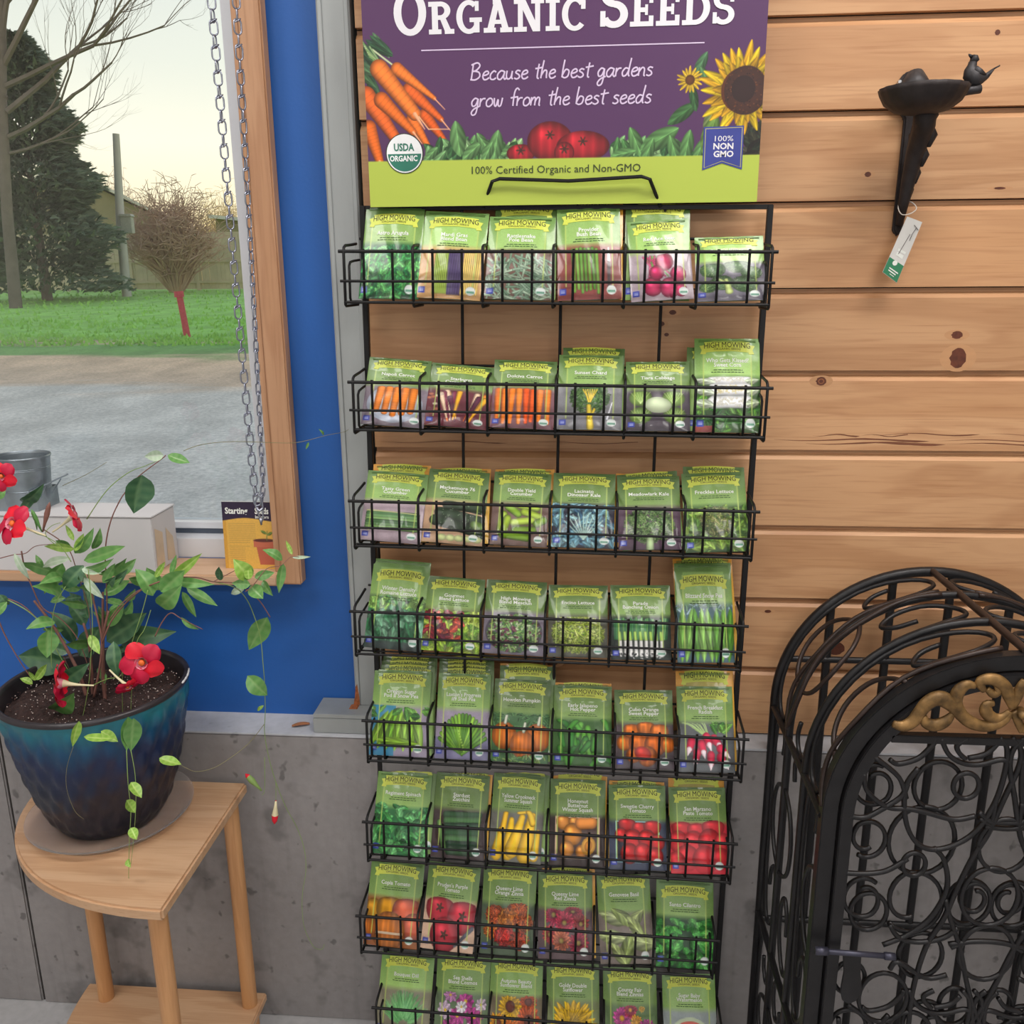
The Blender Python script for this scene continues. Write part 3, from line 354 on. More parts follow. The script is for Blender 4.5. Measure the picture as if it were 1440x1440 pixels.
def rounds(c, r, col, pts, stem=None, sh=0.5, hl=0.45, rib=0, asp=1.0):
    for x, y, q in pts:
        q *= 1.2; c.ell(x, y, q, q*asp, 0, G(r, col, 12), sh, hl, 1, rib)
        if stem: c.flower(x, y-q*0.15*0, q*0.3, 5, stem, stem, 0.4, 0.5)

def base_packet(tone=1.0, seed=0, back=None, kind='g'):
    top = np.array((90, 122, 62))*tone; mid = np.array((130, 162, 90))*tone
    if kind == 'o': top = np.array((226, 160, 56)); mid = np.array((214, 168, 70))
    c = Canvas(PW, PH, (0, 0, 0))
    t = np.clip((c.Y/PH-0.02)/0.5, 0, 1)[..., None]
    c.a = top*(1-t)+mid*t
    # lighter title panel between the two thin frame lines
    c.rect(PW*.14, PH*.09, PW*.86, PH*.56, np.array((150, 184, 104))*tone, 0.5)
    if back is not None:
        f = np.clip((c.Y/PH-0.40)/0.14, 0, 1)[..., None]
        c.a = c.a*(1-f)+np.array(back, float)*f
    c.noise(0.05, seed, 2)
    return c
def frame_lines(c):
    c.rect(PW*.125, PH*.12, PW*.145, PH*.86, (186, 208, 110), .85); c.rect(PW*.855, PH*.12, PW*.875, PH*.86, (186, 208, 110), .85)
def badges(c):
    c.rect(PW*.03, PH*.875, PW*.135, PH*.945, (58, 70, 170))
    c.rect(PW*.05, PH*.895, PW*.115, PH*.902, (220, 225, 240)); c.rect(PW*.05, PH*.912, PW*.115, PH*.922, (220, 225, 240))
    c.ell(PW*.84, PH*.905, PW*.075, PW*.075, 0, (232, 238, 236), 0.05, 0); c.rect(PW*.78, PH*.905, PW*.9, PH*.93, (60, 130, 100), .75)

GRN = [(86, 150, 60), (110, 172, 70), (62, 122, 50), (130, 186, 92)]
def art(k):
    r = random.Random(k*13+5); X, Y = PW, PH
    P = {}
    def mk(tone=1.0, back=None): return base_packet(tone, k, back)  # top-row tones run lighter, standing in for glare on the film
    if k == 0:
        c = mk(1.1, (30, 80, 50)); leafpile(c, r, [(70, 170, 90), (110, 200, 110), (40, 120, 70)], 150, Y*.55, Y*1.0, 13, .6)
    elif k == 1:
        c = mk(1.25, (205, 160, 105))
        for i in range(9): c.cap(38+i*4, 120+r.uniform(-4, 4), 36+i*4, 205, 3, 2.4, (150, 175, 70))
        for i in range(9): c.cap(66+i*3.4, 118+r.uniform(-4, 4), 68+i*3.2, 206, 2.6, 2.2, (84, 70, 112))
        for i in range(9): c.cap(100+i*4, 118+r.uniform(-4, 4), 97+i*4, 205, 3, 2.4, (226, 196, 110))
    elif k == 2:
        c = mk(1.2, (120, 90, 80))
        for i in range(130):
            a = r.uniform(-.9, .9)+r.choice([0, 1.2]); x, y = r.uniform(5, X-5), r.uniform(Y*.6, Y); l = r.uniform(10, 26)
            c.cap(x-math.cos(a)*l, y-math.sin(a)*l, x+math.cos(a)*l, y+math.sin(a)*l, 2.6, 2.0, pick(r, [(132, 158, 136), (110, 140, 116), (158, 180, 156)]))
    elif k == 3:
        c = mk(1.15, (140, 70, 66))
        for i in range(7): x = 34+i*8.6; c.cap(x, 118+r.uniform(-5, 5), x+4, 198+r.uniform(-4, 6), 4, 3.4, pick(r, [(120, 165, 70), (96, 145, 60)]))
        c.cap(112, 112, 113, 140, 1, 4, (225, 225, 230)); c.cap(113, 146, 113, 195, 3.5, 3.5, (70, 45, 50))
    elif k == 4:
        c = mk(1.25, (176, 160, 170))
        for i in range(18): c.cap(30+r.uniform(0, 30), 118, 46+r.uniform(-5, 60), 165, 1.6, 1.4, pick(r, [(190, 60, 110), (120, 160, 90)]))
        rounds(c, r, (206, 50, 104), [(78, 132, 17), (50, 186, 18), (88, 190, 19), (108, 160, 15), (60, 156, 14), (112, 196, 12)])
    elif k == 5:
        c = mk(1.3, (120, 116, 130))
        for x, y, q in [(34, 130, 26), (84, 118, 27), (112, 140, 22), (52, 168, 24), (98, 172, 27), (24, 178, 18)]:
            c.ell(x, y, q, q*.85, 0, (88, 124, 80), .4, .1); frizz(c, r, [(104, 142, 92), (80, 118, 74), (126, 160, 106)], x, y, q*.95, q*.8, 90, 3.4)
        c.cap(60, 160, 66, 192, 4, 8, (190, 206, 130)); c.cap(60, 170, 48, 158, 4, 3, (190, 206, 130))
    elif k == 6:
        c = mk(1.0, (128, 116, 128)); c.ell(70, 158, 62, 50, 0, (190, 200, 220), .15, 0); c.ell(70, 158, 54, 43, 0, (206, 214, 232), .1, 0)
        for i in range(5): x = 34+i*18; c.cap(x+4, 116, x-3+i, 186-abs(i-2)*5, 9.5, 7.5, (242, 132, 40), .5, 1, .08)
    elif k == 7:
        c = mk(.95, (110, 50, 62))
        cols = [(238, 170, 40), (232, 110, 34), (120, 36, 66), (236, 200, 170), (240, 140, 50), (90, 30, 60)]
        for i in range(16):
            x = r.uniform(10, 130); x2 = 70+(x-70)*.5+r.uniform(-8, 8); c.cap(x, 112+r.uniform(0, 25), x2, 196+r.uniform(-6, 6), 6.5, 2, cols[i % 6])
        for i in range(8): c.ell(r.uniform(5, 30), r.uniform(125, 190), 6, 4, 0, pick(r, [(200, 120, 90), (230, 210, 190)]), .2, 0)
    elif k == 8:
        c = mk(.95, (126, 82, 92))
        for i in range(8): x = 14+i*15.5; c.cap(x, 112+r.uniform(-3, 8), x+r.uniform(-4, 4), 200+r.uniform(-8, 4), 8.5, 4.5, pick(r, [(244, 124, 30), (248, 140, 50), (236, 90, 26)], 8), .5, 1, .08)
    elif k == 9:
        c = mk(1.1, (128, 128, 134)); frizz(c, r, [(84, 128, 66), (110, 152, 84), (64, 104, 54)], 70, 138, 42, 42, 420, 5)
        for i in range(7): c.cap(70+r.uniform(-3, 3), 150, 70+(i-3)*5, 120, 2, 1.2, (232, 200, 70))
        c.cap(68, 160, 72, 210, 5, 8, (236, 206, 60)); c.cap(80, 168, 72, 190, 3, 3, (236, 206, 60)); c.cap(118, 150, 108, 190, 1.5, 3, (220, 220, 232))
    elif k == 10:
        c = mk(1.0, (80, 72, 82))
        for x, y in [(32, 130), (104, 132), (32, 176), (106, 176)]:
            c.ell(x, y, 25, 22, 0, (140, 178, 90), .45, .15)
            for j in range(7): c.cap(x, y+16, x+(j-3)*7, y-14, .7, .5, (200, 222, 150), .1, .8)
        c.ell(70, 150, 29, 21, .1, (220, 236, 196), .25, .1)
    elif k == 11:
        c = mk(1.25, (70, 100, 60)); leafpile(c, r, GRN, 30, 120, 216, 18, .4)
        for i, y in enumerate((112, 134, 158)):
            c.cap(38, y+2, 112, y, 12, 12, (222, 224, 226), .4); 
            for j in range(90): c.ell(r.uniform(40, 108), y+r.uniform(-8, 8), 1.8, 1.6, 0, (238, 226, 170) if i == 1 else (232, 230, 216), .3, .1)
            c.leaf(22, y+4, 22, 9, .2, (210, 224, 200)); c.leaf(122, y+2, 16, 9, -.2, (206, 222, 190))
        leafpile(c, r, [(60, 110, 60), (80, 130, 70)], 18, 186, 205, 20, .25); c.rect(0, 204, 40, 216, (190, 60, 80), .7)
    elif k == 12:
        c = mk(1.15, (168, 150, 160))
        for i in range(6): c.cap(14, 145+i*7, 126, 143+i*7.5, 6, 6, [(70, 110, 66), (96, 138, 86), (120, 160, 96)][i % 3], .6)
        c.cap(10, 138, 128, 140, 1.5, 1.5, (186, 190, 130))
    elif k == 13:
        c = mk(.95, (196, 160, 130)); 
        for (a, b, d, e) in [(52, 118, 150, 128), (36, 140, 150, 160), (26, 160, 140, 186)]: c.cap(a, b, d, e, 13, 13, (38, 56, 36), .5)
        for i in range(40): c.ell(r.uniform(40, 130), r.uniform(118, 180), 1, 1, 0, (150, 170, 140), 0, 0)
        c.cap(118, 166, 140, 174, 11, 12, (96, 130, 50))
        for i in range(5): c.ell(46+i*20, 202, 12, 8, 0, (206, 216, 150), .3, .1)
    elif k == 14:
        c = mk(1.0, (120, 96, 90))
        for (a, b, d, e) in [(40, 120, 66, 138), (70, 116, 110, 120), (30, 140, 24, 176), (80, 132, 116, 142), (56, 160, 100, 152), (60, 178, 104, 176), (40, 150, 30, 190), (30, 190, 90, 196), (112, 160, 128, 150)]: c.cap(a, b, d, e, 9.5, 9.5, pick(r, [(150, 178, 50), (120, 158, 44), (170, 196, 70)]), .6)
    elif k == 15:
        c = mk(.95, (50, 50, 66)); leafpile(c, r, [(90, 140, 160), (120, 172, 190), (60, 100, 130), (150, 196, 206)], 90, Y*.5, Y, 20, .4)
        for i in range(9): a = -2.4+i*.2; c.cap(72, 196, 72+math.cos(a)*60, 196+math.sin(a)*66, 2, 1, (170, 200, 190), .2, .9)
    elif k == 16:
        c = mk(.95, (88, 66, 84)); frizz(c, r, [(100, 140, 72), (126, 162, 96), (74, 112, 60), (150, 180, 120)], 70, 156, 56, 44, 620, 5); c.cap(70, 190, 70, 214, 8, 9, (176, 200, 150))
    elif k == 17:
        c = mk(1.05, (60, 90, 50)); leafpile(c, r, [(120, 160, 70), (96, 140, 60), (150, 186, 80)], 80, Y*.52, Y*.95, 17, .55); frizz(c, r, [(130, 150, 70), (90, 110, 60), (160, 160, 100)], 72, 146, 34, 36, 220, 6)
    elif k == 18:
        c = mk(1.15, (50, 70, 60)); leafpile(c, r, [(140, 190, 90), (96, 160, 90)], 60, 105, 150, 16, .6); leafpile(c, r, [(60, 130, 86), (120, 176, 140), (40, 100, 66)], 60, 145, 196, 24, .6); c.rect(0, 200, X, Y, (52, 60, 62), .8)
    elif k == 19:
        c = mk(1.0, (110, 120, 70)); leafpile(c, r, [(160, 200, 60), (190, 216, 90), (120, 170, 60)], 100, Y*.55, Y, 14, .7); leafpile(c, r, [(150, 44, 60), (110, 30, 56), (200, 80, 60)], 34, Y*.56, Y*.85, 13, .7, 0, 90)
    elif k == 20:
        c = mk(.95, (120, 112, 126)); c.ell(70, 160, 66, 52, 0, (96, 90, 104), .2, 0); frizz(c, r, [(120, 170, 80), (150, 190, 110), (120, 60, 80), (90, 140, 80), (190, 210, 160)], 70, 162, 58, 46, 340, 8)
    elif k == 21:
        c = mk(.95, (84, 84, 74)); frizz(c, r, [(160, 184, 60), (186, 206, 84), (130, 160, 50), (206, 220, 120)], 70, 156, 60, 48, 520, 7)
    elif k == 22:
        c = mk(1.05, (40, 50, 46))
        for i in range(30): x = 8+i*4.3; c.cap(x, 108+r.uniform(0, 14), 10+i*4.1, 165, 2.4, 2.6, pick(r, [(70, 130, 80), (100, 156, 90), (50, 100, 66)]))
        for i in range(9): x = 20+i*12; c.cap(x, 150, x+2, 172, 3.6, 4, (160, 196, 90)); c.cap(x+2, 172, x+3, 204, 4, 5, (232, 232, 230))
        leafpile(c, r, [(40, 40, 44), (200, 200, 200)], 40, 200, 214, 4, .5)
    elif k == 23:
        c = mk(1.15, (70, 100, 110)); leafpile(c, r, [(150, 180, 190), (110, 150, 120)], 30, 104, 124, 10, .4)
        for i in range(8): x = 14+i*16.5; c.leaf(x, 166, 50, 11.5, PI/2+r.uniform(-.18, .18), pick(r, [(130, 190, 80), (104, 168, 64), (150, 206, 100)]), .15)
    elif k == 24:
        c = mk(1.15, (150, 140, 160)); c.rect(0, 100, 60, 216, (40, 130, 170), .8)
        for i in range(7): x = 20+i*16; c.leaf(x, 160, 46, 11, PI/2+.5-.12*i, pick(r, [(120, 180, 50), (150, 200, 70)]), .2)
        c.leaf(66, 186, 52, 10, .05, (150, 200, 60)); leafpile(c, r, GRN, 10, 110, 130, 14, .6)
    elif k == 25:
        c = mk(1.15, (150, 140, 160)); c.rect(0, 170, 140, 216, (110, 110, 150), .7)
        for i in range(17): a = -2.75+i*.145; c.cap(72, 205, 72+math.cos(a)*66, 205+math.sin(a)*84, 3.4, 4.6, pick(r, [(110, 160, 50), (140, 190, 60), (90, 140, 50)]))
        for i in range(8): c.ell(62+i*2.2, 156+i*6, 2.6, 2.6, 0, (170, 216, 90), .3, .3)
    elif k == 26:
        c = mk(.9, (66, 104, 66)); leafpile(c, r, [(60, 104, 60), (84, 130, 80)], 60, 100, 140, 9, .5)
        for x, y, q in [(30, 158, 31), (112, 160, 32), (76, 176, 31)]:
            c.ell(x, y, q, q*.98, 0, (240, 130, 40), .4, .2, 1, 5); c.cap(x+2, y-q+2, x+5, y-q-16, 4, 3.4, (190, 196, 176))
        leafpile(c, r, [(130, 160, 90), (90, 130, 70)], 30, 200, 216, 7, .4)
    elif k == 27:
        c = mk(1.0, (60, 96, 50))
        for i in range(26): x, y, a = r.uniform(10, 130), r.uniform(112, 206), r.uniform(.5, 2.5); c.cap(x-12*math.cos(a), y-12*math.sin(a), x+14*math.cos(a), y+14*math.sin(a), 8, 6, pick(r, [(70, 140, 50), (96, 164, 64), (50, 116, 44)]), .6)
    elif k == 28:
        c = mk(.95, (84, 74, 80)); rounds(c, r, (238, 120, 30), [(40, 128, 17), (74, 116, 18), (106, 130, 19), (22, 156, 15), (58, 156, 21), (96, 160, 22), (126, 160, 15), (76, 186, 20), (44, 184, 15)], None, .5, .4, 3)
        c.ell(66, 180, 20, 16, .4, (226, 60, 50), .4, .3)
    elif k == 29:
        c = mk(1.1, (96, 100, 104)); 
        for i in range(10): c.cap(12+i*6, 104+r.uniform(0, 10), 78, 146, 1.6, 1.6, (170, 200, 130), .2, .8)
        leafpile(c, r, GRN, 16, 106, 124, 13, .6, 80, 130)
        for x, y, a in [(30, 160, 1.9), (60, 166, 1.3), (96, 152, .8), (112, 172, .7), (44, 184, 1.8), (80, 190, 1.6), (110, 192, .9), (74, 150, 1.2)]:
            c.cap(x-10*math.cos(a), y-10*math.sin(a), x+6*math.cos(a), y+6*math.sin(a), 10, 8, (206, 40, 76), .4); c.cap(x+8*math.cos(a), y+8*math.sin(a), x+22*math.cos(a), y+22*math.sin(a), 6.5, .8, (240, 214, 222), .3)
    elif k == 30:
        c = mk(1.15, (50, 110, 66)); leafpile(c, r, [(76, 168, 84), (110, 196, 116), (52, 130, 70)], 70, Y*.44, Y*.98, 17, .7)
    elif k == 31:
        c = mk(.9, (70, 58, 60)); c.ell(70, 158, 62, 52, 0, (64, 46, 46), .2, 0)
        for i in range(7): c.cap(34+i*2, 122+i*13, 118-i*1.5, 118+i*13.5, 9, 10, [(44, 78, 48), (70, 108, 66), (36, 64, 44)][i % 3], .6, 1, .1)
        c.cap(16, 140, 34, 196, 6, 7, (90, 130, 70))
    elif k == 32:
        c = mk(1.0, (110, 110, 104))
        for (a, b, d, e, f, g) in [(56, 128, 50, 196, 7, 17), (84, 120, 60, 190, 8, 18), (110, 110, 96, 196, 9, 22), (30, 150, 20, 200, 8, 15), (128, 150, 120, 200, 6, 12)]: c.cap(a, b, d, e, f, g, (240, 190, 40), .45)
        c.cap(40, 112, 34, 150, 7, 8, (240, 184, 40)); c.cap(76, 108, 100, 100, 7, 8, (244, 196, 50)); c.cap(100, 100, 112, 130, 8, 9, (244, 196, 50))
    elif k == 33:
        c = mk(.95, (60, 50, 50)); c.rect(14, 106, 126, 200, (208, 176, 150)); c.rect(19, 111, 121, 195, (76, 56, 52))
        rounds(c, r, (232, 150, 60), [(34, 122, 15), (62, 122, 12), (58, 148, 20), (44, 180, 15), (80, 184, 12)]); c.cap(78, 124, 106, 122, 14, 14, (230, 140, 50)); c.ell(98, 172, 17, 20, .4, (236, 170, 60), .25, .1); c.ell(98, 172, 9, 12, .4, (220, 140, 50), .3, .1)
    elif k == 34:
        c = mk(1.0, (70, 76, 96)); c.rect(16, 104, 124, 200, (150, 200, 210)); c.rect(20, 108, 120, 197, (50, 44, 60)); rounds(c, r, (212, 40, 44), [(44, 112, 18), (74, 124, 14), (106, 120, 18), (30, 140, 13), (58, 150, 20), (92, 148, 18), (118, 156, 15), (50, 180, 19), (82, 178, 18), (112, 186, 17)])
    elif k == 35:
        c = mk(1.0, (200, 50, 66)); rounds(c, r, (218, 50, 60), [(30, 118, 22), (66, 122, 20), (106, 112, 24), (20, 148, 20), (58, 150, 22), (96, 148, 24), (128, 150, 18), (40, 182, 24), (84, 186, 26), (122, 184, 20), (14, 190, 18)], None, .4, .3); c.rect(0, 200, X, Y, (214, 56, 70), .6)
    elif k == 36:
        c = mk(1.05, (150, 90, 50)); rounds(c, r, (240, 170, 40), [(18, 138, 20), (62, 134, 30)], None, .5, .3, 3); rounds(c, r, (226, 110, 80), [(104, 136, 30), (126, 170, 26)], None, .5, .3); rounds(c, r, (214, 120, 40), [(62, 182, 36), (10, 180, 20)], None, .4, .2, 5); c.rect(30, 184, 100, 189, (226, 200, 170))
    elif k == 37:
        c = mk(1.05, (214, 180, 156)); rounds(c, r, (206, 60, 76), [(42, 126, 31), (104, 140, 33), (60, 182, 32)], (90, 60, 50), .45, .3); c.cap(132, 164, 90, 204, 5, 3, (90, 90, 100), .2)
    elif k == 38:
        c = mk(1.0, (80, 96, 76)); 
        for x, y, q, cc in [(36, 132, 24, (196, 84, 40)), (96, 116, 26, (206, 96, 36)), (70, 140, 26, (214, 120, 40)), (110, 146, 24, (196, 90, 36)), (30, 168, 20, (220, 110, 40)), (62, 176, 26, (206, 50, 44)), (100, 184, 24, (190, 70, 40))]: c.ell(x, y, q, q*.8, 0, tuple(np.array(cc)*.6), .3, 0); frizz(c, r, [cc, tuple(np.array(cc)*.75), tuple(np.minimum(255, np.array(cc)*1.2))], x, y, q, q*.8, 130, 5)
    elif k == 39:
        c = mk(1.0, (96, 80, 84)); 
        for x, y, q, cc in [(40, 122, 24, (180, 60, 90)), (90, 112, 26, (170, 50, 70)), (68, 138, 26, (206, 60, 90)), (110, 140, 22, (160, 60, 66)), (30, 164, 20, (190, 70, 80)), (60, 176, 26, (214, 120, 90)), (104, 180, 26, (176, 60, 84))]: c.flower(x, y, q, 16, cc, (150, 130, 70), .22, .5, 3, r)
    elif k == 40:
        c = mk(1.05, (120, 110, 104))
        for x, y, l, a in [(40, 118, 40, .3), (60, 110, 38, -2.3), (100, 118, 34, -1.0), (34, 160, 36, .1), (110, 170, 44, .2), (70, 190, 40, 1.9), (96, 140, 30, .8), (50, 196, 30, .9)]: c.leaf(x, y, l, l*.45, a, pick(r, [(170, 186, 116), (150, 170, 96), (186, 200, 140)], 8), .3)
    elif k == 41:
        c = mk(1.1, (24, 60, 30)); leafpile(c, r, [(70, 170, 66), (110, 200, 96), (46, 130, 50)], 100, Y*.5, Y, 11, .85, vein=.1)
    elif k == 42:
        c = mk(1.25, (134, 130, 110)); 
        for i in range(420):
            a = r.uniform(-2.75, -.4); l = r.uniform(30, 88); c.cap(72+math.cos(a)*l*.45, 196+math.sin(a)*l*.6, 72+math.cos(a)*l*.75+r.uniform(-9, 9), 196+math.sin(a)*l, .9, .7, pick(r, [(96, 160, 96), (70, 134, 76), (120, 180, 116)]), .1, .75)
        for i in range(7): c.cap(60+i*4, 190, 66+i*2, 216, 2, 2, (150, 196, 100))
    elif k == 43:
        c = mk(1.05, (100, 120, 90))
        for x, y, q, cc in [(40, 116, 18, (206, 140, 196)), (80, 128, 24, (190, 60, 150)), (28, 150, 20, (226, 200, 226)), (60, 160, 22, (200, 80, 160)), (104, 160, 24, (180, 60, 140)), (120, 134, 16, (230, 206, 230)), (40, 190, 22, (190, 80, 150)), (90, 194, 22, (236, 220, 236)), (70, 140, 15, (240, 232, 240))]: c.flower(x, y, q, 8, cc, (226, 190, 60), .2, .9, 1, r)
    elif k == 44:
        c = mk(1.15, (120, 110, 90))
        for x, y, q, cc in [(56, 132, 32, (244, 190, 40)), (104, 120, 24, (206, 90, 50)), (106, 160, 32, (214, 96, 50)), (24, 170, 24, (240, 160, 40)), (64, 186, 30, (226, 120, 50))]: c.flower(x, y, q, 18, cc, (110, 60, 50), .4, .5, 2, r)
    elif k == 45:
        c = mk(1.0, (120, 130, 90)); c.flower(72, 168, 64, 34, (246, 196, 30), (238, 170, 40), .2, .3, 4, r)
    elif k == 46:
        c = mk(1.0, (96, 120, 80))
        for x, y, q, cc in [(48, 138, 26, (210, 80, 160)), (70, 120, 18, (190, 60, 90)), (86, 146, 17, (240, 170, 60)), (112, 160, 24, (180, 60, 140)), (40, 180, 26, (230, 110, 80)), (84, 190, 24, (210, 70, 110)), (100, 116, 9, (240, 190, 70))]: c.flower(x, y, q, 14, cc, (220, 160, 60), .25, .6, 2, r)
    else:
        c = mk(1.15, (150, 160, 160)); c.ell(70, 190, 64, 66, 0, (206, 222, 190), .1, 0); c.ell(70, 190, 56, 58, 0, (236, 110, 100), .15, 0); c.ell(70, 190, 34, 38, 0, (240, 80, 76), .1, .1)
        for i in range(26): a = r.uniform(0, 6.28); c.ell(70+math.cos(a)*r.uniform(20, 46), 186+math.sin(a)*r.uniform(20, 46), 1.4, 2, a, (60, 40, 40), 0, 0)
    v = (np.arange(PH)+.5)/PH; src = np.interp(v, [0, .37, .455, 1], [0, .37, .535, 1]); c.a = c.a[np.clip((src*PH).astype(int), 0, PH-1)]
    frame_lines(c); badges(c)
    return c
def canvas_cols(c, gu, gv):
    a = c.a[:gv*2, :gu*2].reshape(gv, 2, gu, 2, 3).mean((1, 3))/255.0
    a = np.where(a <= 0.04045, a/12.92, ((a+0.055)/1.055)**2.4)
    # cell colours -> (gv) x (gu) faces
    return a

def pouch_y(u, v, t=0.0065):      # outward bulge of the packet front, u,v in 0..1 (v up)
    s = max(0.0, math.sin(PI*u))**0.7
    b = 0.25+0.75*math.sin(PI*min(1, max(0, v)**0.75*0.98+0.02))**0.8 if v < 0.8 else (0.25+0.75*math.sin(PI*min(1, 0.8**0.75*0.98+0.02))**0.8)*(1-v)/0.2
    return -t*s*max(0, b) - 0.0004*math.sin(23*u+9*v)*s

PRINT = attr_mat('printed_film', 0.33, 0.25, 0.35)
CARD = attr_mat('printed_card', 0.5)
FOIL = mat('packet_back_film', (176, 180, 170), 0.4)
BANNER = mat('banner_print', (206, 216, 84), 0.4, var=.04)
INK = mat('black_print', (34, 40, 22), 0.5, var=.05)
WINK = mat('white_print', (236, 238, 232), 0.4, var=.03)
GINK = mat('dark_green_print', (62, 92, 44), 0.5, var=.05)

def pouch_mesh(name, cols, w, h, mat_, gu=GU, gv=GV, nb=6):
    us = np.linspace(0, 1, gu+1); vs_ = np.linspace(0, 1, gv+1)
    verts = []
    sg = np.array([[pouch_y(u, v) for u in us] for v in vs_])
    X = (us-0.5)*w
    for j in range(gv+1):
        for i in range(gu+1): verts.append((X[i], sg[j, i], vs_[j]*h))
    n0 = len(verts)
    # back: a coarse sheet
    for j in range(nb+1):
        for i in range(nb+1): verts.append(((i/nb-.5)*w, -pouch_y(i/nb, j/nb)*0.3+0.0008, j/nb*h))
    I, J = np.meshgrid(np.arange(gu), np.arange(gv)); a = (J*(gu+1)+I).ravel()
    f = np.stack([a, a+1, a+gu+2, a+gu+1], 1)
    I, J = np.meshgrid(np.arange(nb), np.arange(nb)); b = (J*(nb+1)+I).ravel()+n0
    fb = np.stack([b, b+nb+1, b+nb+2, b+1], 1)
    # side rims between the sheets
    side = []
    def bidx(i, j): return n0+j*(nb+1)+i
    side += [(0, bidx(0, 0), bidx(nb, 0), gu)]
    side += [(gv*(gu+1), gv*(gu+1)+gu, bidx(nb, nb), bidx(0, nb))]
    side += [(0, gv*(gu+1), bidx(0, nb), bidx(0, 0)), (gu, bidx(nb, 0), bidx(nb, nb), gv*(gu+1)+gu)]
    faces = [tuple(x) for x in f.tolist()]+[tuple(x) for x in fb.tolist()]+side
    me = D.meshes.new(name); me.from_pydata(verts, [], faces); me.materials.append(mat_); me.materials.append(FOIL)
    me.polygons.foreach_set('material_index', [0]*len(f)+[1]*len(fb)+[0]*4)
    at = me.color_attributes.new('print', 'FLOAT_COLOR', 'CORNER')
    colf = cols[::-1].reshape(-1, 3)          # rows bottom to top
    allc = np.ones((len(me.loops), 4)); allc[:, :3] = colf[0]
    allc[:len(f)*4, :3] = np.repeat(colf, 4, 0)
    tail = np.tile(colf[-1], (len(allc)-len(f)*4, 1)); allc[len(f)*4:, :3] = tail
    at.data.foreach_set('color', allc.ravel())
    me.polygons.foreach_set('use_smooth', [True]*(len(f)+len(fb))+[False]*4)
    me.update()
    return me
def on_pouch(vs, w, h, off=0.0005):   # map flat (u,v in metres from centre / bottom) onto the bulged front
    return [(x, pouch_y(x/w+.5, min(1, max(0, z/h)))-off, z) for x, z in vs]
def banner_mesh(w, h, mats, vc=.885):
    mb = MB(); k = w/0.104; kv = h/0.15
    def arch(x): return 0.0035*(1-(x/(0.045*k))**2)*kv
    zc = h*vc
    n = 14; top = []; bot = []
    for i in range(n+1):
        x = (-0.036+0.072*i/n)*k; top.append((x, zc+0.0095*kv+arch(x))); bot.append((x, zc-0.0085*kv+arch(x)))
    vs = on_pouch(bot+top, w, h); mb.add(vs, [(i, i+1, n+2+i, n+1+i) for i in range(n)], 0)
    for s in (-1, 1):   # ribbon tails with lobes
        pts = [(s*0.034*k, zc-0.010*kv), (s*0.043*k, zc-0.0095*kv), (s*0.0405*k, zc-0.003*kv), (s*0.044*k, zc+0.004*kv), (s*0.036*k, zc+0.0055*kv), (s*0.034*k, zc)]
        if s < 0: pts = pts[::-1]
        mb.add(on_pouch(pts, w, h, 0.0007), [tuple(range(6))], 0)
    tv, tf = text_geo('HIGH MOWING', 0.0122, 0.0, 'CENTER', 0.85, 0.86)
    V = []
    for x, y in tv:
        x *= k; V.append((x, zc-0.0018*kv+y*kv*1.05+arch(x)))
    mb.add(on_pouch(V, w, h, 0.0009), tf, 1)
    tv, tf = text_geo('ORGANIC SEEDS', 0.0046, 0.0, 'CENTER', 0.85, 1.25)
    V = [(x*k, zc-0.0060*kv+y*kv+arch(x*k)) for x, y in tv]
    mb.add(on_pouch(V, w, h, 0.0009), tf, 1)
    return mb.mesh('banner', mats)
def title_mesh(s, w, h, vc=.885):
    mb = MB(); kv = h/0.15; nl = s.count('\n')+1; k = w/.104
    tv, tf = text_geo(s, 0.0096, 0.014, 'CENTER', 0.78)
    wmax = max(abs(x) for x, y in tv); sq = min(1.0, 0.034/wmax)
    z0 = h*(vc-.155)
    V = [(x*sq*k, z0+y*kv) for x, y in tv]
    mb.add(on_pouch(V, w, h, 0.0006), tf, 0)
    zb = z0-(nl-1)*0.0077*kv-0.0055*kv
    for j, (a, b) in enumerate([(-.022, .024), (-.026, .026)]):
        z = zb-j*0.0036*kv; x = a
        r = random.Random(len(s)+j)
        while x < b:
            l = r.uniform(.003, .007); V = [(x*k, z), (min(b, x+l)*k, z), (min(b, x+l)*k, z+.0013*kv), (x*k, z+.0013*kv)]
            mb.add(on_pouch(V, w, h, 0.0006), [(0, 1, 2, 3)], 1); x += l+.0012
    return mb.mesh('title', [WINK, GINK])
def zip_mesh(w, h):
    mb = MB()
    for z in (0.975, 0.962):
        n = 10
        pts = [((-.5+.06+.88*i/n)*w, pouch_y(.06+.88*i/n, z)-.0006, z*h) for i in range(n+1)]
        mb.tube(pts, 0.0006, 5)
    return mb.mesh('zip_closure', PRINTG)
PRINTG = mat('packet_zip_film', (96, 132, 66), 0.3, var=.05)

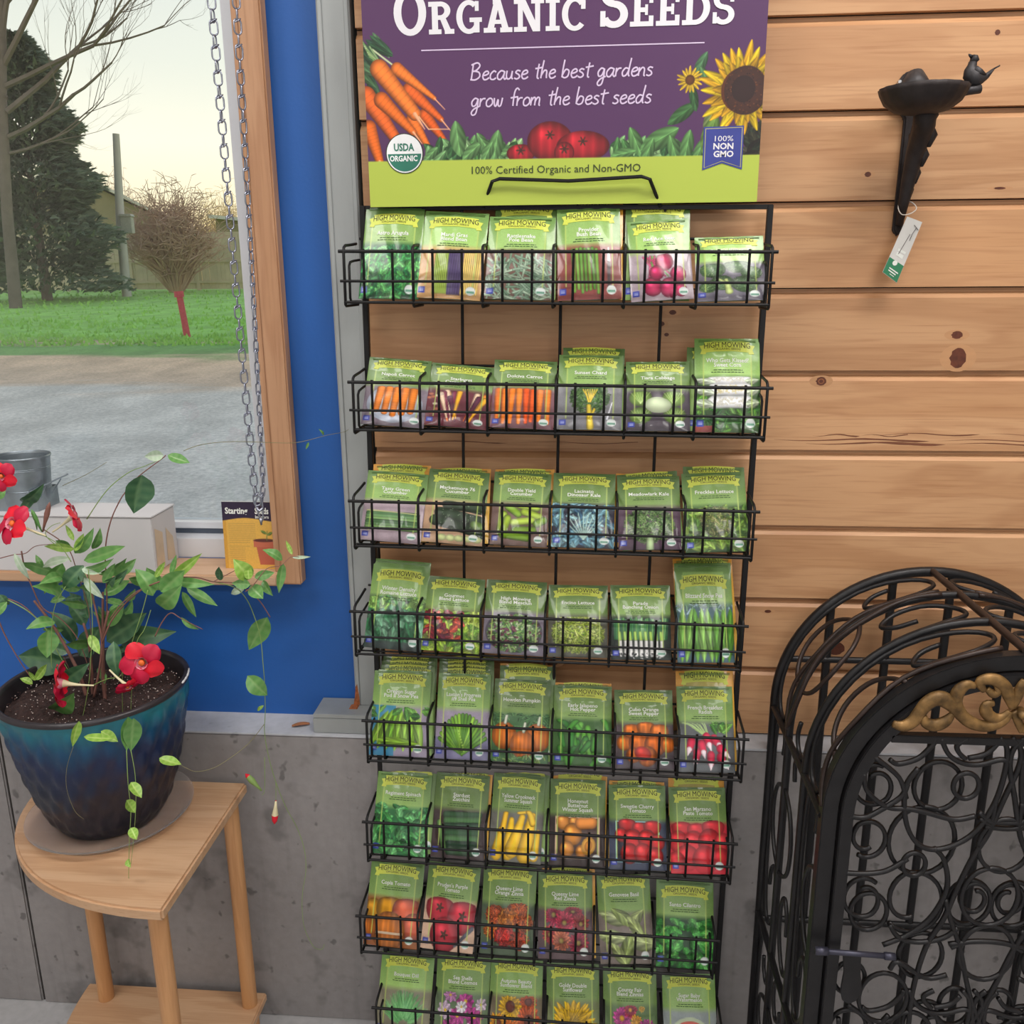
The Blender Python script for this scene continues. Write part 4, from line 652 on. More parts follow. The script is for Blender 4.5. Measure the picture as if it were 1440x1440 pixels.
TITLES = ["Astro Arugula", "Mardi Gras\nBlend Bean", "Rattlesnake\nPole Bean", "Provider\nBush Bean", "Red Ace Beet", "Covina Broccoli",
 "Napoli Carrot", "Starburst\nCarrot Blend", "Dolciva Carrot", "Sunset Chard", "Tiara Cabbage", "Who Gets Kissed?\nSweet Corn",
 "Tasty Green\nCucumber", "Marketmore 76\nCucumber", "Double Yield\nCucumber", "Lacinato\nDinosaur Kale", "Meadowlark Kale", "Freckles Lettuce",
 "Winter Density\nRomaine Lettuce", "Gourmet\nBlend Lettuce", "High Mowing\nBlend Mesclun", "Encino Lettuce", "Parade\nBunching Onion", "Blizzard Snow Pea",
 "Oregon Sugar\nPod II Snow Pea", "Laxton's Progress\n#9 Shell Pea", "Howden Pumpkin", "Early Jalapeno\nHot Pepper", "Cubo Orange\nSweet Pepper", "French Breakfast\nRadish",
 "Regiment Spinach", "Stardust\nZucchini", "Yellow Crookneck\nSummer Squash", "Honeynut\nButternut\nWinter Squash", "Sweetie Cherry\nTomato", "San Marzano\nPaste Tomato",
 "Copia Tomato", "Pruden's Purple\nTomato", "Queeny Lime\nOrange Zinnia", "Queeny Lime\nRed Zinnia", "Genovese Basil", "Santo Cilantro",
 "Bouquet Dill", "Sea Shells\nBlend Cosmos", "Autumn Beauty\nSunflower Blend", "Goldy Double\nSunflower", "County Fair\nBlend Zinnias", "Sugar Baby\nWatermelon"]
LOOK = ["small bright green salad leaves", "bundles of green, purple and yellow beans", "a tangle of grey-green pole beans", "green bush beans beside a knife", "round magenta beets", "broccoli heads",
 "five orange carrots on a pale round plate", "thin carrots in orange, yellow, white and purple", "a row of long orange carrots", "frilly chard with one yellow stalk", "green cabbages around a cut white half", "husked white sweet corn ears",
 "long smooth green cucumbers lying flat", "dark slicing cucumbers", "short light green pickling cucumbers", "blue-green crinkled kale leaves", "a round head of curly green kale", "speckled green lettuce",
 "an upright dark green romaine lettuce", "mixed red and lime lettuce leaves", "mesclun leaves in a grey bowl", "a frilly yellow-green lettuce head", "green onions with white bulbs", "flat pale green snow pea pods",
 "snow pea pods beside a blue cloth", "a fan of green shell pea pods", "three orange pumpkins", "a heap of green hot peppers", "glossy orange sweet peppers", "pink radishes with white tips",
 "heaped green spinach leaves", "dark green zucchini in a round basket", "yellow crookneck squash", "tan butternut squash in a square box", "small red cherry tomatoes in a carton", "crowded red paste tomatoes",
 "large yellow and orange striped tomatoes", "three pinkish tomatoes and a knife", "rusty orange zinnias", "dusky red zinnias", "pale green basil leaves", "bright green cilantro leaves",
 "feathery green dill", "pink and white cosmos flowers", "yellow and rust sunflowers", "one large double yellow sunflower", "mixed pink and orange zinnias", "a cut red watermelon"]
ORD = ['top', 'second', 'third', 'fourth', 'fifth', 'sixth', 'seventh', 'lowest visible']

# ---------------------------------------------------------------- rack frame of reference
RACKM = Matrix.Translation(Vector(RACK_ORG)) @ Matrix.Rotation(RACK_ROT[0], 4, 'Z') @ Matrix.Rotation(RACK_ROT[1], 4, 'X') @ Matrix.Rotation(RACK_ROT[2], 4, 'Y')
LEAN = R(24)
def packet_matrix(r, xb, rot, off):
    z0 = RAIL_Z[r]-BH+0.0055
    return RACKM @ Matrix.Translation((xb, -PROT+0.012+off, z0)) @ Matrix.Rotation(-LEAN, 4, 'X') @ Matrix.Rotation(rot, 4, 'Y')
VC = {0: .83, 1: .855, 5: .90, 18: .81, 23: .80, 41: .86, 40: .915, 11: .89}
def build_packets():
    for (r, c, xb, h, rot, w) in FRONT:
        k = r*6+c; w = max(.098, min(.108, w))
        me = pouch_mesh('seed_packet', canvas_cols(art(k), GU, GV), w, h, PRINT)
        o = link('seed_packet', me); o.matrix_world = packet_matrix(r, xb, rot, 0)
        tag(o, 'seed packet picturing %s, %s basket' % (LOOK[k], ORD[r]), 'seed packet', 'seed packets in the wire rack')
        link('banner', banner_mesh(w, h, [BANNER, INK], VC.get(k, .885)), o)['label'] = 'yellow-green ribbon banner with black lettering'
        link('title', title_mesh(TITLES[k], w, h, VC.get(k, .885)), o)['label'] = 'white variety name with fine print below'
        link('zip_closure', zip_mesh(w, h), o)
    # packets standing behind the front ones: only their top strips show
    cache = {}
    num = ['directly', 'second', 'third', 'fourth']
    for (r, c, kind, n, xb, h, rot) in BEHIND:
        key = kind
        if key not in cache:
            cv = base_packet(0.95, 99, None, kind); frame_lines(cv); badges(cv)
            w = 0.103
            cache[key] = (pouch_mesh('seed_packet', canvas_cols(cv, GU, GV), w, 0.15, PRINT), banner_mesh(w, 0.15, [BANNER, INK], .925), zip_mesh(w, 0.15))
        me, bn, zp = cache[key]
        o = link('seed_packet', me); o.matrix_world = packet_matrix(r, xb, rot, 0.0042*n+0.002) @ Matrix.Diagonal((1, 1, h/0.15, 1))
        tag(o, '%s packet %s behind the one picturing %s' % ({'g': 'plain green', 'o': 'orange-topped'}[kind], num[n-1], LOOK[r*6+c]), 'seed packet', 'seed packets in the wire rack')
        link('banner', bn, o); link('zip_closure', zp, o)

WIRE = mat('black_wire_coating', (16, 15, 17), 0.5, var=.15, scale=60, spec=.35)
def build_rack():
    root = thing('seed_display_rack', 'tall black wire display rack of tiered baskets holding seed packets before the pine wall', 'display rack')
    root.matrix_world = RACKM
    top = 1.622; hw = POST_W/2
    for s in (-1, 1):
        mb = MB(); mb.box(s*hw-.0045, s*hw+.0045, -.006, .006, 0.0, top); mb.build('post', WIRE, root, bevel=.001)
    mb = MB(); mb.box(-hw, hw, -.004, .004, top-.007, top); mb.build('top_bar', WIRE, root)
    mb = MB(); mb.box(-hw, hw, -.004, .004, 0.03, .037); mb.build('bottom_bar', WIRE, root)
    for f in (.25, .5, .75):
        mb = MB(); mb.tube([((f-.5)*POST_W, 0, 0.03), ((f-.5)*POST_W, 0, top-.004)], .0027, 8); mb.build('back_wire', WIRE, root)
    hx = [(-.160, top-.003), (-.142, top+.034), (-.130, top+.038), (-.02, top+.034), (.095, top+.040), (.108, top+.036), (.128, top-.003)]
    mb = MB(); mb.tube([(x+.03, (-.027 if 0 < i < 6 else -.004), z) for i, (x, z) in enumerate(hx)], .0029, 8); mb.build('handle', WIRE, root)
    for r in range(8):
        z = RAIL_Z[r]; xo = BASKET_X[r]; L = BASKET_W/2
        mb = MB()   # tray floor of the basket: wires lengthwise, joined to the back rail
        for y in (-PROT+.018, -PROT*.5, -.014): mb.tube([(xo-L+.004, y, z-BH-.001), (xo+L-.004, y, z-BH-.001)], .0017, 6)
        bk = mb.build('basket', WIRE, root)
        def sub(nm, pts, rad, n=8):
            q = MB(); q.tube(pts, rad, n); return q.build(nm, WIRE, bk, smooth=1.0)
        sub('rail', [(xo-L-.003, -PROT, z), (xo+L+.003, -PROT, z)], .0027)
        sub('rail', [(xo-L-.001, -PROT-.0015, z-.046), (xo+L+.001, -PROT-.0015, z-.046)], .0022)
        sub('rail', [(xo-L+.004, -PROT, z-BH), (xo+L-.004, -PROT, z-BH)], .0024)
        sub('back_rail', [(xo-L+.012, -.003, z+.024), (xo+L-.012, -.003, z+.024)], .0022)
        first_d = None; first_u = None
        for k in range(7):
            x = xo-L+.006+(2*L-.012)*k/6
            pts = [(0, -.003, .016), (0, -.035, .0125), (0, -PROT+.010, .0095), (0, -PROT+.002, .006), (0, -PROT-.001, -.002), (0, -PROT, -BH-.004), (0, -PROT+.004, -BH-.006), (0, -.002, -BH-.004)]
            if first_d is None:
                q = MB(); q.tube(pts, .0024, 7); first_d = q.mesh('divider', WIRE, 1.0)
            o = link('divider', first_d, bk); o.location = (x, 0, z)
            if k in (0, 6):
                inner = [(0, -.004, -.010), (0, -.04, -.013), (0, -PROT+.018, -.016), (0, -PROT+.011, -.022), (0, -PROT+.011, -BH+.006), (0, -PROT+.018, -BH+.001), (0, -.004, -BH+.001)]
                q = MB(); q.tube([(x+(.005 if k == 0 else -.005), y, z+zz) for _, y, zz in inner], .0021, 7); q.build('end_loop', WIRE, bk, smooth=1.0)
            if k < 6:
                for f in (.28, .70):
                    xx = x+(2*L-.012)/6*f
                    if first_u is None:
                        q = MB(); q.tube([(0, -PROT+.0022, .004), (0, -PROT+.0022, -BH+.004), (0, -PROT+.010, -BH), (0, -.004, -BH)], .0022, 7); first_u = q.mesh('upright_wire', WIRE, 1.0)
                    o = link('upright_wire', first_u, bk); o.location = (xx, 0, z)
    for s in (-1, 1):
        mb = MB(); mb.box(s*hw-.012, s*hw+.012, -.20, .03, 0.0, .006); mb.build('foot', WIRE, root)
# ================================================================= room shell
PINE = wood_mat('pine_board', (208, 162, 120), (192, 144, 102), (160, 108, 70), 'X', 1.0, .5)
TRIMW = wood_mat('trim_wood', (196, 152, 118), (182, 136, 100), (154, 106, 74), 'Z', 1.0, .5)
SILLW = wood_mat('sill_wood', (208, 174, 144), (196, 158, 126), (174, 132, 100), 'X', 1.0, .5)
KNOT = mat('knot_wood', (96, 48, 30), .5, var=.35, scale=90)
KHALO = mat('knot_halo_wood', (192, 144, 102), .5, var=.05, scale=60, stretch=(.3, 1, 2))
KNOTR = mat('knot_ring_wood', (150, 92, 56), .5, var=.2, scale=60)
BLUE = mat('blue_wall_paint', (32, 92, 170), .5, var=.04, scale=3, bump=.12, bscale=160)
PLASTER = mat('off_white_wall_paint', (214, 210, 202), .8, var=.03, scale=3)
DARKGAP = mat('dark_gap', (40, 34, 30), .9, var=.1)
VINYL = mat('white_vinyl', (214, 216, 222), .35, var=.02)
GASKET = mat('grey_gasket', (70, 78, 92), .5, var=.05)

def concrete_mat(name, col, stain=1.0):
    m, nt, b = new_mat(name); L = nt.links.new; N = nt.nodes.new
    b.inputs['Roughness'].default_value = .85
    tc = N('ShaderNodeTexCoord')
    def noise(sc_, det, stretch=(1, 1, 1)):
        mp = N('ShaderNodeMapping'); mp.inputs['Scale'].default_value = stretch; L(tc.outputs['Object'], mp.inputs[0])
        n = N('ShaderNodeTexNoise'); n.inputs['Scale'].default_value = sc_; n.inputs['Detail'].default_value = det; L(mp.outputs[0], n.inputs['Vector']); return n.outputs[0]
    def ramp(src, p0, p1, a, c):
        r = N('ShaderNodeMapRange'); r.inputs[1].default_value = p0; r.inputs[2].default_value = p1; r.inputs[3].default_value = a; r.inputs[4].default_value = c; L(src, r.inputs[0]); return r.outputs[0]
    def mul(a, c):
        q = N('ShaderNodeMath'); q.operation = 'MULTIPLY'; L(a, q.inputs[0]); L(c, q.inputs[1]); return q.outputs[0]
    v = ramp(noise(2.2, 6), .3, .7, .86, 1.1)
    v = mul(v, ramp(noise(55, 4), .3, .7, .93, 1.06))
    v = mul(v, ramp(noise(11, 3), .60, .70, 1.0, 1-.34*stain))      # blotches
    v = mul(v, ramp(noise(34, 2), .66, .72, 1.0, 1-.45*stain))      # pits
    v = mul(v, ramp(noise(6, 5, (7, 1, .5)), .55, .75, 1.0, 1-.16*stain))     # vertical form marks
    rgb = N('ShaderNodeMix'); rgb.data_type = 'RGBA'; rgb.blend_type = 'MULTIPLY'; rgb.inputs[0].default_value = 1.0; rgb.inputs[6].default_value = rgba(col)
    cb = N('ShaderNodeCombineColor'); [L(v, cb.inputs[i]) for i in range(3)]
    L(cb.outputs[0], rgb.inputs[7]); L(rgb.outputs[2], b.inputs['Base Color'])
    bp = N('ShaderNodeBump'); bp.inputs['Strength'].default_value = .35; bp.inputs['Distance'].default_value = .003
    L(noise(40, 6), bp.inputs['Height']); L(bp.outputs[0], b.inputs['Normal'])
    MATS[name] = m
    return m
CONC = concrete_mat('cast_concrete', (141, 137, 137))
CONCLIT = concrete_mat('concrete_ledge_lit', (182, 184, 190), .3)  # lighter tone stands in for the light the ledge catches
FLOORC = concrete_mat('concrete_floor', (176, 176, 178), .4)

def build_room():
    mb = MB(); mb.box(-3, 4, -5.5, .0, -.1, 0); struct(mb.build('floor', FLOORC))
    mb = MB(); mb.box(-3, 4, -5.5, .3, 3.0, 3.1); struct(mb.build('ceiling', PLASTER))
    mb = MB(); mb.box(-3.1, -3, -5.5, .3, 0, 3.0); struct(mb.build('wall_left', PLASTER))
    mb = MB(); mb.box(4, 4.1, -5.5, .3, 0, 3.0); struct(mb.build('wall_right', PLASTER))
    mb = MB(); mb.box(-3, 4, -5.6, -5.5, 0, 3.0); struct(mb.build('wall_front', PLASTER))
    # concrete stem wall in two pours with a form joint between them
    mb = MB(); mb.box(-1.141, 4, -.055, .28, 0, .6585); o = mb.build('wall_base', CONC, bevel=.002); struct(o)
    mb = MB(); mb.box(-3, -1.147, -.054, .28, 0, .6585); struct(mb.build('wall_base', CONC, bevel=.003))
    mb = MB(); mb.box(-1.16, -1.13, -.048, .2, 0, .655); struct(mb.build('wall_base', DARKGAP))
    mb = MB(); mb.box(-3, 4, -.0553, .10, .6585, .6625); struct(mb.build('trim_1', CONCLIT, bevel=.001))  # thin cap slab carrying the lit ledge tone
    # pine wall: backing and one board per course
    mb = MB(); mb.box(-.374, 4, .0145, .11, .662, 3.0); back = struct(mb.build('wall_back', DARKGAP))
    prof = [(.0140, .001), (.0, .001), (.0, .1205), (.0085, .1290), (.0120, .1292), (.0120, .1362), (.0140, .1362)]
    mb = MB(); xs = [-.371, 1.3, 4.0]; n = len(prof)
    vs = [(x, y, z) for x in (xs[0], xs[2]) for y, z in prof]
    mb.add(vs, [tuple(range(n-1, -1, -1)), tuple(range(n, 2*n))]+[(i, (i+1) % n, (i+1) % n+n, i+n) for i in range(n)])
    bm_ = mb.mesh('board', PINE)
    boards = []
    for j in range(-8, 9):
        z = 1.898+.137*j-.137
        if z > 2.99: continue
        o = link('board', bm_, back); o.location = (0, 0, z); boards.append((z, o))
    # knots where the photograph shows them (x, z, rx, rz, dark)
    for x, z, a, b_, k in [(.407, 1.333, .0085, .0075, 1), (.622, 1.410, .009, .0065, 0), (.628, 1.372, .013, .017, 0), (.454, 1.664, .005, .004, 0), (.134, 1.430, .005, .004, 0), (.152, 1.449, .006, .004, 0), (.143, 1.412, .004, .003, 0), (.629, 1.866, .004, .004, 0), (.472, .843, .016, .013, 0), (.661, 1.640, .009, .002, 0), (.345, .913, .006, .003, 0), (-.30, 1.545, .012, .009, 0), (-.05, .80, .01, .007, 0), (.9, 1.2, .012, .01, 0)]:
        par = [o for zz, o in boards if zz <= z < zz+.137]
        if not par: continue
        mb = MB(); nn = 18
        def ring(s, y): return [(x+a*s*math.cos(2*PI*i/nn)*(1+.12*math.sin(3*i)), y, z+b_*s*math.sin(2*PI*i/nn)) for i in range(nn)]
        if a > .0045:
            hal = [(x+a*2.3*math.cos(2*PI*i/nn), -.00012, z+b_*1.35*math.sin(2*PI*i/nn)) for i in range(nn)]; mb.add(hal, [tuple(range(nn))], 2)
        mb.add(ring(1.0, -.00025), [tuple(range(nn))], 0)
        mb.add(ring(.62, -.0004), [tuple(range(nn))], 1)
        if k: mb.add(ring(.40, -.00055), [tuple(range(nn))], 0)
        o = mb.build('knot', [KNOT, KNOTR if k else KNOT, KHALO], par[0]); o.matrix_parent_inverse = par[0].matrix_basis.inverted()
    # resinous grain streak low on one board
    for (x0, x1, z0, hh) in [(.335, .86, 1.232, .0022), (.39, .86, 1.226, .0030), (.40, .56, 1.240, .0016), (.50, .86, 1.2425, .0012), (-.36, .10, 1.224, .0012)]:
        mb = MB(); r = random.Random(int(x0*100)); N = 24; up = []; dn = []
        for i in range(N+1):
            x = x0+(x1-x0)*i/N; q = math.sin(PI*min(1, max(.02, i/N if i < N/2 else 1-(i/N-.5)*.6)))
            zz = z0+.0018*math.sin(i*.7+x0*9); up.append((x, -.0003, zz+hh*q*r.uniform(.5, 1))); dn.append((x, -.0003, zz-hh*q*r.uniform(.4, 1)))
        mb.add(dn+up, [(i, i+1, N+2+i, N+1+i) for i in range(N)])
        par = [o for zz, o in boards if zz <= z0 < zz+.137][0]
        o = mb.build('grain_streak', KNOT2, par); o.matrix_parent_inverse = par.matrix_basis.inverted()
    # blue wall round the window
    WX0, WX1, WZ0, WZ1 = -2.3, -.575, .952, 2.45
    mb = MB(); y0, y1 = .026, .16
    mb.box(WX1, -.40, y0, y1, .6625, 3.0); mb.box(-3, WX0, y0, y1, .6625, 3.0); mb.box(WX0, WX1, y0, y1, .6625, WZ0); mb.box(WX0, WX1, y0, y1, WZ1, 3.0)
    struct(mb.build('wall_back_left', BLUE))
    # galvanised-grey column in the corner with its bearing plates
    COL = mat('weathered_galvanised_steel', (164, 168, 168), .55, metal=.25, var=.16, scale=9, bump=.2, bscale=60, stretch=(1, 1, .25))
    mb = MB(); mb.prismz([(-.4325, .03), (-.4325, -.004), (-.4295, -.0065), (-.424, -.0065), (-.4225, -.004), (-.388, -.004), (-.3865, -.0065), (-.381, -.0065), (-.3775, -.004), (-.3775, .03)], .703, 3.0)
    col = mb.build('trim_2', COL); struct(col, 'weathered grey steel corner column')
    mb = MB(); mb.box(-.507, -.20, -.047, .024, .6627, .6935); struct(mb.build('trim_3', COL, bevel=.0015), 'grey steel bearing block on the ledge')
    mb = MB(); mb.box(-.506, -.20, -.046, .024, .6940, .7022); struct(mb.build('trim_3', COL, bevel=.001), 'thin grey plate on the bearing block')
    # window
    win = thing('window_1', None, None, (0, 0, 0)); win['kind'] = 'structure'
    def W(nm, m, *b, bev=.001, lab=None):
        q = MB(); q.box(*b); o = q.build(nm, m, win, bevel=bev)
        if lab: o['label'] = lab
        return o
    W('casing', TRIMW, -.5635, -.524, -.003, .0255, .948, 2.5, bev=.003)
    W('casing', SILLW, -2.34, -.5637, -.003, .0255, 2.45, 2.5, bev=.003)
    W('casing', TRIMW, -2.36, -2.32, -.003, .0255, .948, 2.449, bev=.003)
    W('jamb', TRIMW, -.575, -.5637, .0, .08, .9725, 2.449)
    W('jamb', TRIMW, -2.32, -2.30, .0, .08, .9725, 2.449)
    W('sill', SILLW, -2.32, -.564, -.024, .08, .9515, .972, bev=.003)
    W('window_frame', VINYL, -.622, -.575, .08, .15, .9725, 2.45)
    W('window_frame', VINYL, -2.30, -2.25, .08, .15, .9725, 2.45)
    W('window_frame', VINYL, -2.25, -.622, .08, .15, .9725, 1.012)
    W('window_frame', VINYL, -2.25, -.622, .08, .15, 2.40, 2.449)
    W('gasket', GASKET, -2.25, -.622, .116, .15, 1.0122, 1.0225, bev=0)
    W('sash_rail', VINYL, -2.25, -.622, .114, .15, 1.0227, 1.036)
    W('sash_rail', VINYL, -.634, -.6222, .114, .15, 1.0362, 2.39)
    gm, nt, b = new_mat('window_glass'); pass
    tr = nt.nodes.new('ShaderNodeBsdfTransparent'); gl = nt.nodes.new('ShaderNodeBsdfGlossy'); gl.inputs['Roughness'].default_value = .01
    fr = nt.nodes.new('ShaderNodeFresnel'); fr.inputs[0].default_value = 1.5; mx = nt.nodes.new('ShaderNodeMixShader')
    tr.inputs[0].default_value = (.97, .98, .975, 1)
    nt.links.new(fr.outputs[0], mx.inputs[0]); nt.links.new(tr.outputs[0], mx.inputs[1]); nt.links.new(gl.outputs[0], mx.inputs[2])
    nt.links.new(mx.outputs[0], nt.nodes['Material Output'].inputs[0])
    mb = MB(); mb.box(-2.25, -.634, .131, .134, 1.030, 2.40); mb.build('glass', gm, win)
KNOT2 = mat('resin_streak_wood', (120, 72, 48), .6, var=.3, scale=120, stretch=(.2, 1, 4))

# ================================================================= outdoors
def gz(Y): return .036*Y if Y < 31 else 1.116
def px_noise(): pass
def build_outside():
    m, nt, b = new_mat('yard_ground'); L = nt.links.new; N = nt.nodes.new
    b.inputs['Roughness'].default_value = .95
    tc = N('ShaderNodeTexCoord'); sp = N('ShaderNodeSeparateXYZ'); L(tc.outputs['Object'], sp.inputs[0])
    n1 = N('ShaderNodeTexNoise'); n1.inputs['Scale'].default_value = .8; n1.inputs['Detail'].default_value = 6
    mp = N('ShaderNodeMapping'); mp.inputs['Scale'].default_value = (.4, 1.6, 1); L(tc.outputs['Object'], mp.inputs[0]); L(mp.outputs[0], n1.inputs['Vector'])
    ad = N('ShaderNodeMath'); ad.operation = 'MULTIPLY_ADD'; ad.inputs[1].default_value = 2.6; L(n1.outputs[0], ad.inputs[0]); L(sp.outputs['Y'], ad.inputs[2])
    mr = N('ShaderNodeMapRange'); mr.inputs[1].default_value = 0; mr.inputs[2].default_value = 32; L(ad.outputs[0], mr.inputs[0])
    rp = N('ShaderNodeValToRGB'); L(mr.outputs[0], rp.inputs[0]); cr = rp.color_ramp
    st = [(0, (232, 224, 216)), (9.4, (228, 218, 206)), (10.0, (224, 194, 166)), (12.3, (230, 196, 162)), (12.7, (130, 170, 96)), (14.0, (118, 168, 84)), (14.5, (206, 182, 150)), (14.9, (150, 192, 100)), (15.6, (146, 202, 92)), (22, (160, 214, 104)), (32, (172, 218, 120))]
    while len(cr.elements) < len(st): cr.elements.new(.5)
    for e, (p, c) in zip(cr.elements, st): e.position = p/32; e.color = rgba(c)
    n2 = N('ShaderNodeTexNoise'); n2.inputs['Scale'].default_value = 26; n2.inputs['Detail'].default_value = 9; n2.inputs['Roughness'].default_value = .7; L(tc.outputs['Object'], n2.inputs['Vector'])
    m2 = N('ShaderNodeMapRange'); m2.inputs[1].default_value = .3; m2.inputs[2].default_value = .7; m2.inputs[3].default_value = .66; m2.inputs[4].default_value = 1.2; L(n2.outputs[0], m2.inputs[0])
    cb = N('ShaderNodeCombineColor'); [L(m2.outputs[0], cb.inputs[i]) for i in range(3)]
    mx = N('ShaderNodeMix'); mx.data_type = 'RGBA'; mx.blend_type = 'MULTIPLY'; mx.inputs[0].default_value = 1; L(rp.outputs[0], mx.inputs[6]); L(cb.outputs[0], mx.inputs[7])
    n3 = N('ShaderNodeTexNoise'); n3.inputs['Scale'].default_value = 1.3; n3.inputs['Detail'].default_value = 5; mp3 = N('ShaderNodeMapping'); mp3.inputs['Scale'].default_value = (1.6, 1.0, 1); L(tc.outputs['Object'], mp3.inputs[0]); L(mp3.outputs[0], n3.inputs['Vector'])
    m3 = N('ShaderNodeMapRange'); m3.inputs[1].default_value = .35; m3.inputs[2].default_value = .65; m3.inputs[3].default_value = .80; m3.inputs[4].default_value = 1.08; L(n3.outputs[0], m3.inputs[0])
    cb3 = N('ShaderNodeCombineColor'); [L(m3.outputs[0], cb3.inputs[i]) for i in range(3)]
    mx3 = N('ShaderNodeMix'); mx3.data_type = 'RGBA'; mx3.blend_type = 'MULTIPLY'; mx3.inputs[0].default_value = 1; L(mx.outputs[2], mx3.inputs[6]); L(cb3.outputs[0], mx3.inputs[7])
    L(mx3.outputs[2], b.inputs['Base Color'])
    bp = N('ShaderNodeBump'); bp.inputs['Strength'].default_value = .5; bp.inputs['Distance'].default_value = .03; L(n2.outputs[0], bp.inputs['Height']); L(bp.outputs[0], b.inputs['Normal'])
    mb = MB(); r = random.Random(3); ys = [.3+.5*i for i in range(24)]+[12.5+1.5*i for i in range(30)]; xs = [-60+2*i for i in range(40)]
    mb.add([(x, y, gz(y)-.0+r.uniform(-.02, .02)*(y > 2)) for y in ys for x in xs], [(j*40+i, j*40+i+1, (j+1)*40+i+1, (j+1)*40+i) for j in range(len(ys)-1) for i in range(39)])
    struct(mb.build('yard_ground', m, smooth=True), 'gravel, bare earth and grass yard beyond the window')
    # grass tufts along the ragged edge of the lawn
    GM = mat('grass_blades', (150, 200, 98), .9, var=.2, scale=3)
    mb = MB(); r = random.Random(11)
    for i in range(5200):
        y = r.choice([r.uniform(12.6, 14.2), r.uniform(13, 18), r.uniform(16, 30)]); x = r.uniform(-.75*y-6, -.2*y); z = gz(y)
        h = r.uniform(.04, .1); a = r.uniform(0, 6.28); dx, dy = .05*math.cos(a), .05*math.sin(a)
        mb.add([(x-dx, y-dy, z-.02), (x+dx, y+dy, z-.02), (x+dx*.3+r.uniform(-.05, .05), y, z+h)], [(0, 1, 2)])
    o = mb.build('grass', GM); tag(o, 'short green grass blades growing over the lawn beyond the window', 'grass', kind='stuff')
    # board fence
    FM = mat('weathered_fence_wood', (206, 194, 168), .9, var=.12, scale=2)
    FM2 = mat('warm_fence_wood', (212, 188, 170), .9, var=.12, scale=2)
    root = thing('board_fence', 'long weathered board fence across the far edge of the lawn', 'fence', (-16, 31, gz(31)))
    r = random.Random(5)
    for k in range(15):
        x0 = -34+2.5*k; mb = MB()
        for j in range(17):
            xx = x0+.147*j; zt = 2.02+r.uniform(-.015, .015); dy = r.uniform(-.01, .01)
            mb.box(xx+16, xx+.14+16, dy, dy+.02, .03, zt)
        mb.box(x0+16, x0+2.5+16, -.04, 0, .98, 1.07); mb.box(x0+16, x0+2.5+16, -.04, 0, .25, .33)
        o = mb.build('fence_panel', FM if k < 9 else FM2, root); o['kind'] = 'stuff'
        mb = MB(); mb.box(x0+16-.06, x0+16+.05, -.05, .06, -.05, 2.1); mb.build('post', FM, root)
    # posts
    GP = mat('grey_pole_wood', (186, 184, 182), .9, var=.15, scale=4, stretch=(1, 1, .2))
    t = thing('utility_pole', 'tall grey wooden pole with a small meter box, standing on the lawn before the fence', 'pole', (-14.72, 27, gz(27)))
    mb = MB(); mb.tube([(0, 0, -.1), (.06, 0, 2.2), (.25, 0, 4.9)], [.15, .135, .10], 12); mb.build('pole', GP, t, smooth=1.0)
    mb = MB(); mb.box(.16, .52, -.2, .0, 1.95, 2.45); mb.prism([(.12, 2.45), (.56, 2.45), (.52, 2.53), (.16, 2.53)], -.23, .02); mb.build('meter_box', mat('pale_metal_box', (176, 176, 170), .6), t, bevel=.01)
    t = thing('fence_pole', 'thin bare pole rising behind the fence at the left', 'pole', (-20.0, 33, 1.1))
    mb = MB(); mb.tube([(0, 0, 0), (0, 0, 2.3), (-.02, 0, 3.8)], [.06, .055, .045], 8); mb.build('pole', mat('pale_pole', (190, 180, 150), .9), t, smooth=1.0)
    t = thing('red_marker_post', 'leaning dark red marker post stuck in the lawn', 'post', (-6.99, 14, gz(14)))
    mb = MB(); mb.tube([(0, 0, -.05), (-.03, 0, .3), (-.075, 0, .74)], [.062, .055, .055], 10); mb.build('post', mat('faded_red_paint', (190, 76, 88), .7, var=.15), t, smooth=1.0)
    mb = MB(); mb.tube([(-.075, 0, .70), (-.08, 0, .80)], [.085, .08], 10); mb.build('cap', mat('faded_red_paint', (190, 76, 88), .7), t, smooth=1.0)
    # gable reflected in the pane, built as a solid shed past the fence
    t = thing('reflected_gable', 'olive gable with pale bargeboards behind the fence, modelled from a reflection in the glass', 'shed', (-21.4, 36, 1.1)); t.rotation_euler = (0, 0, R(27))
    SH = mat('shed_siding', (146, 140, 108), .9, var=.1, scale=1); RF = mat('shed_roof', (208, 208, 198), .8)
    mb = MB(); mb.prism([(-2.9, 0), (3.6, 0), (3.6, 2.9), (-.1, 4.78), (-2.9, 3.5)], 0, 6); mb.build('wall', SH, t)
    for a, b_ in (((-3.1, 3.38), (-.1, 4.86)), ((-.1, 4.86), (3.9, 2.82))):
        mb = MB(); nx = (a[1]-b_[1], b_[0]-a[0]); ln = math.hypot(*nx); nx = (nx[0]/ln*.12, nx[1]/ln*.12)
        mb.prism([a, b_, (b_[0]+nx[0], b_[1]+nx[1]), (a[0]+nx[0], a[1]+nx[1])], -.3, 6.2); mb.build('roof', RF, t)
    mb = MB(); mb.prism([(-.6, 1.4), (.5, 1.4), (.5, 2.5), (-.6, 2.5)], -.04, 0); mb.build('window', mat('dark_pane', (70, 78, 80), .3), t)
    t = thing('low_shed', 'low shed with a nearly flat pale roof behind the fence at the right', 'shed', (-14.8, 38, 1.1))
    mb = MB(); mb.prism([(-1.2, 0), (3.2, 0), (3.2, 2.5), (-1.2, 2.95)], 0, 5); mb.build('wall', SH, t)
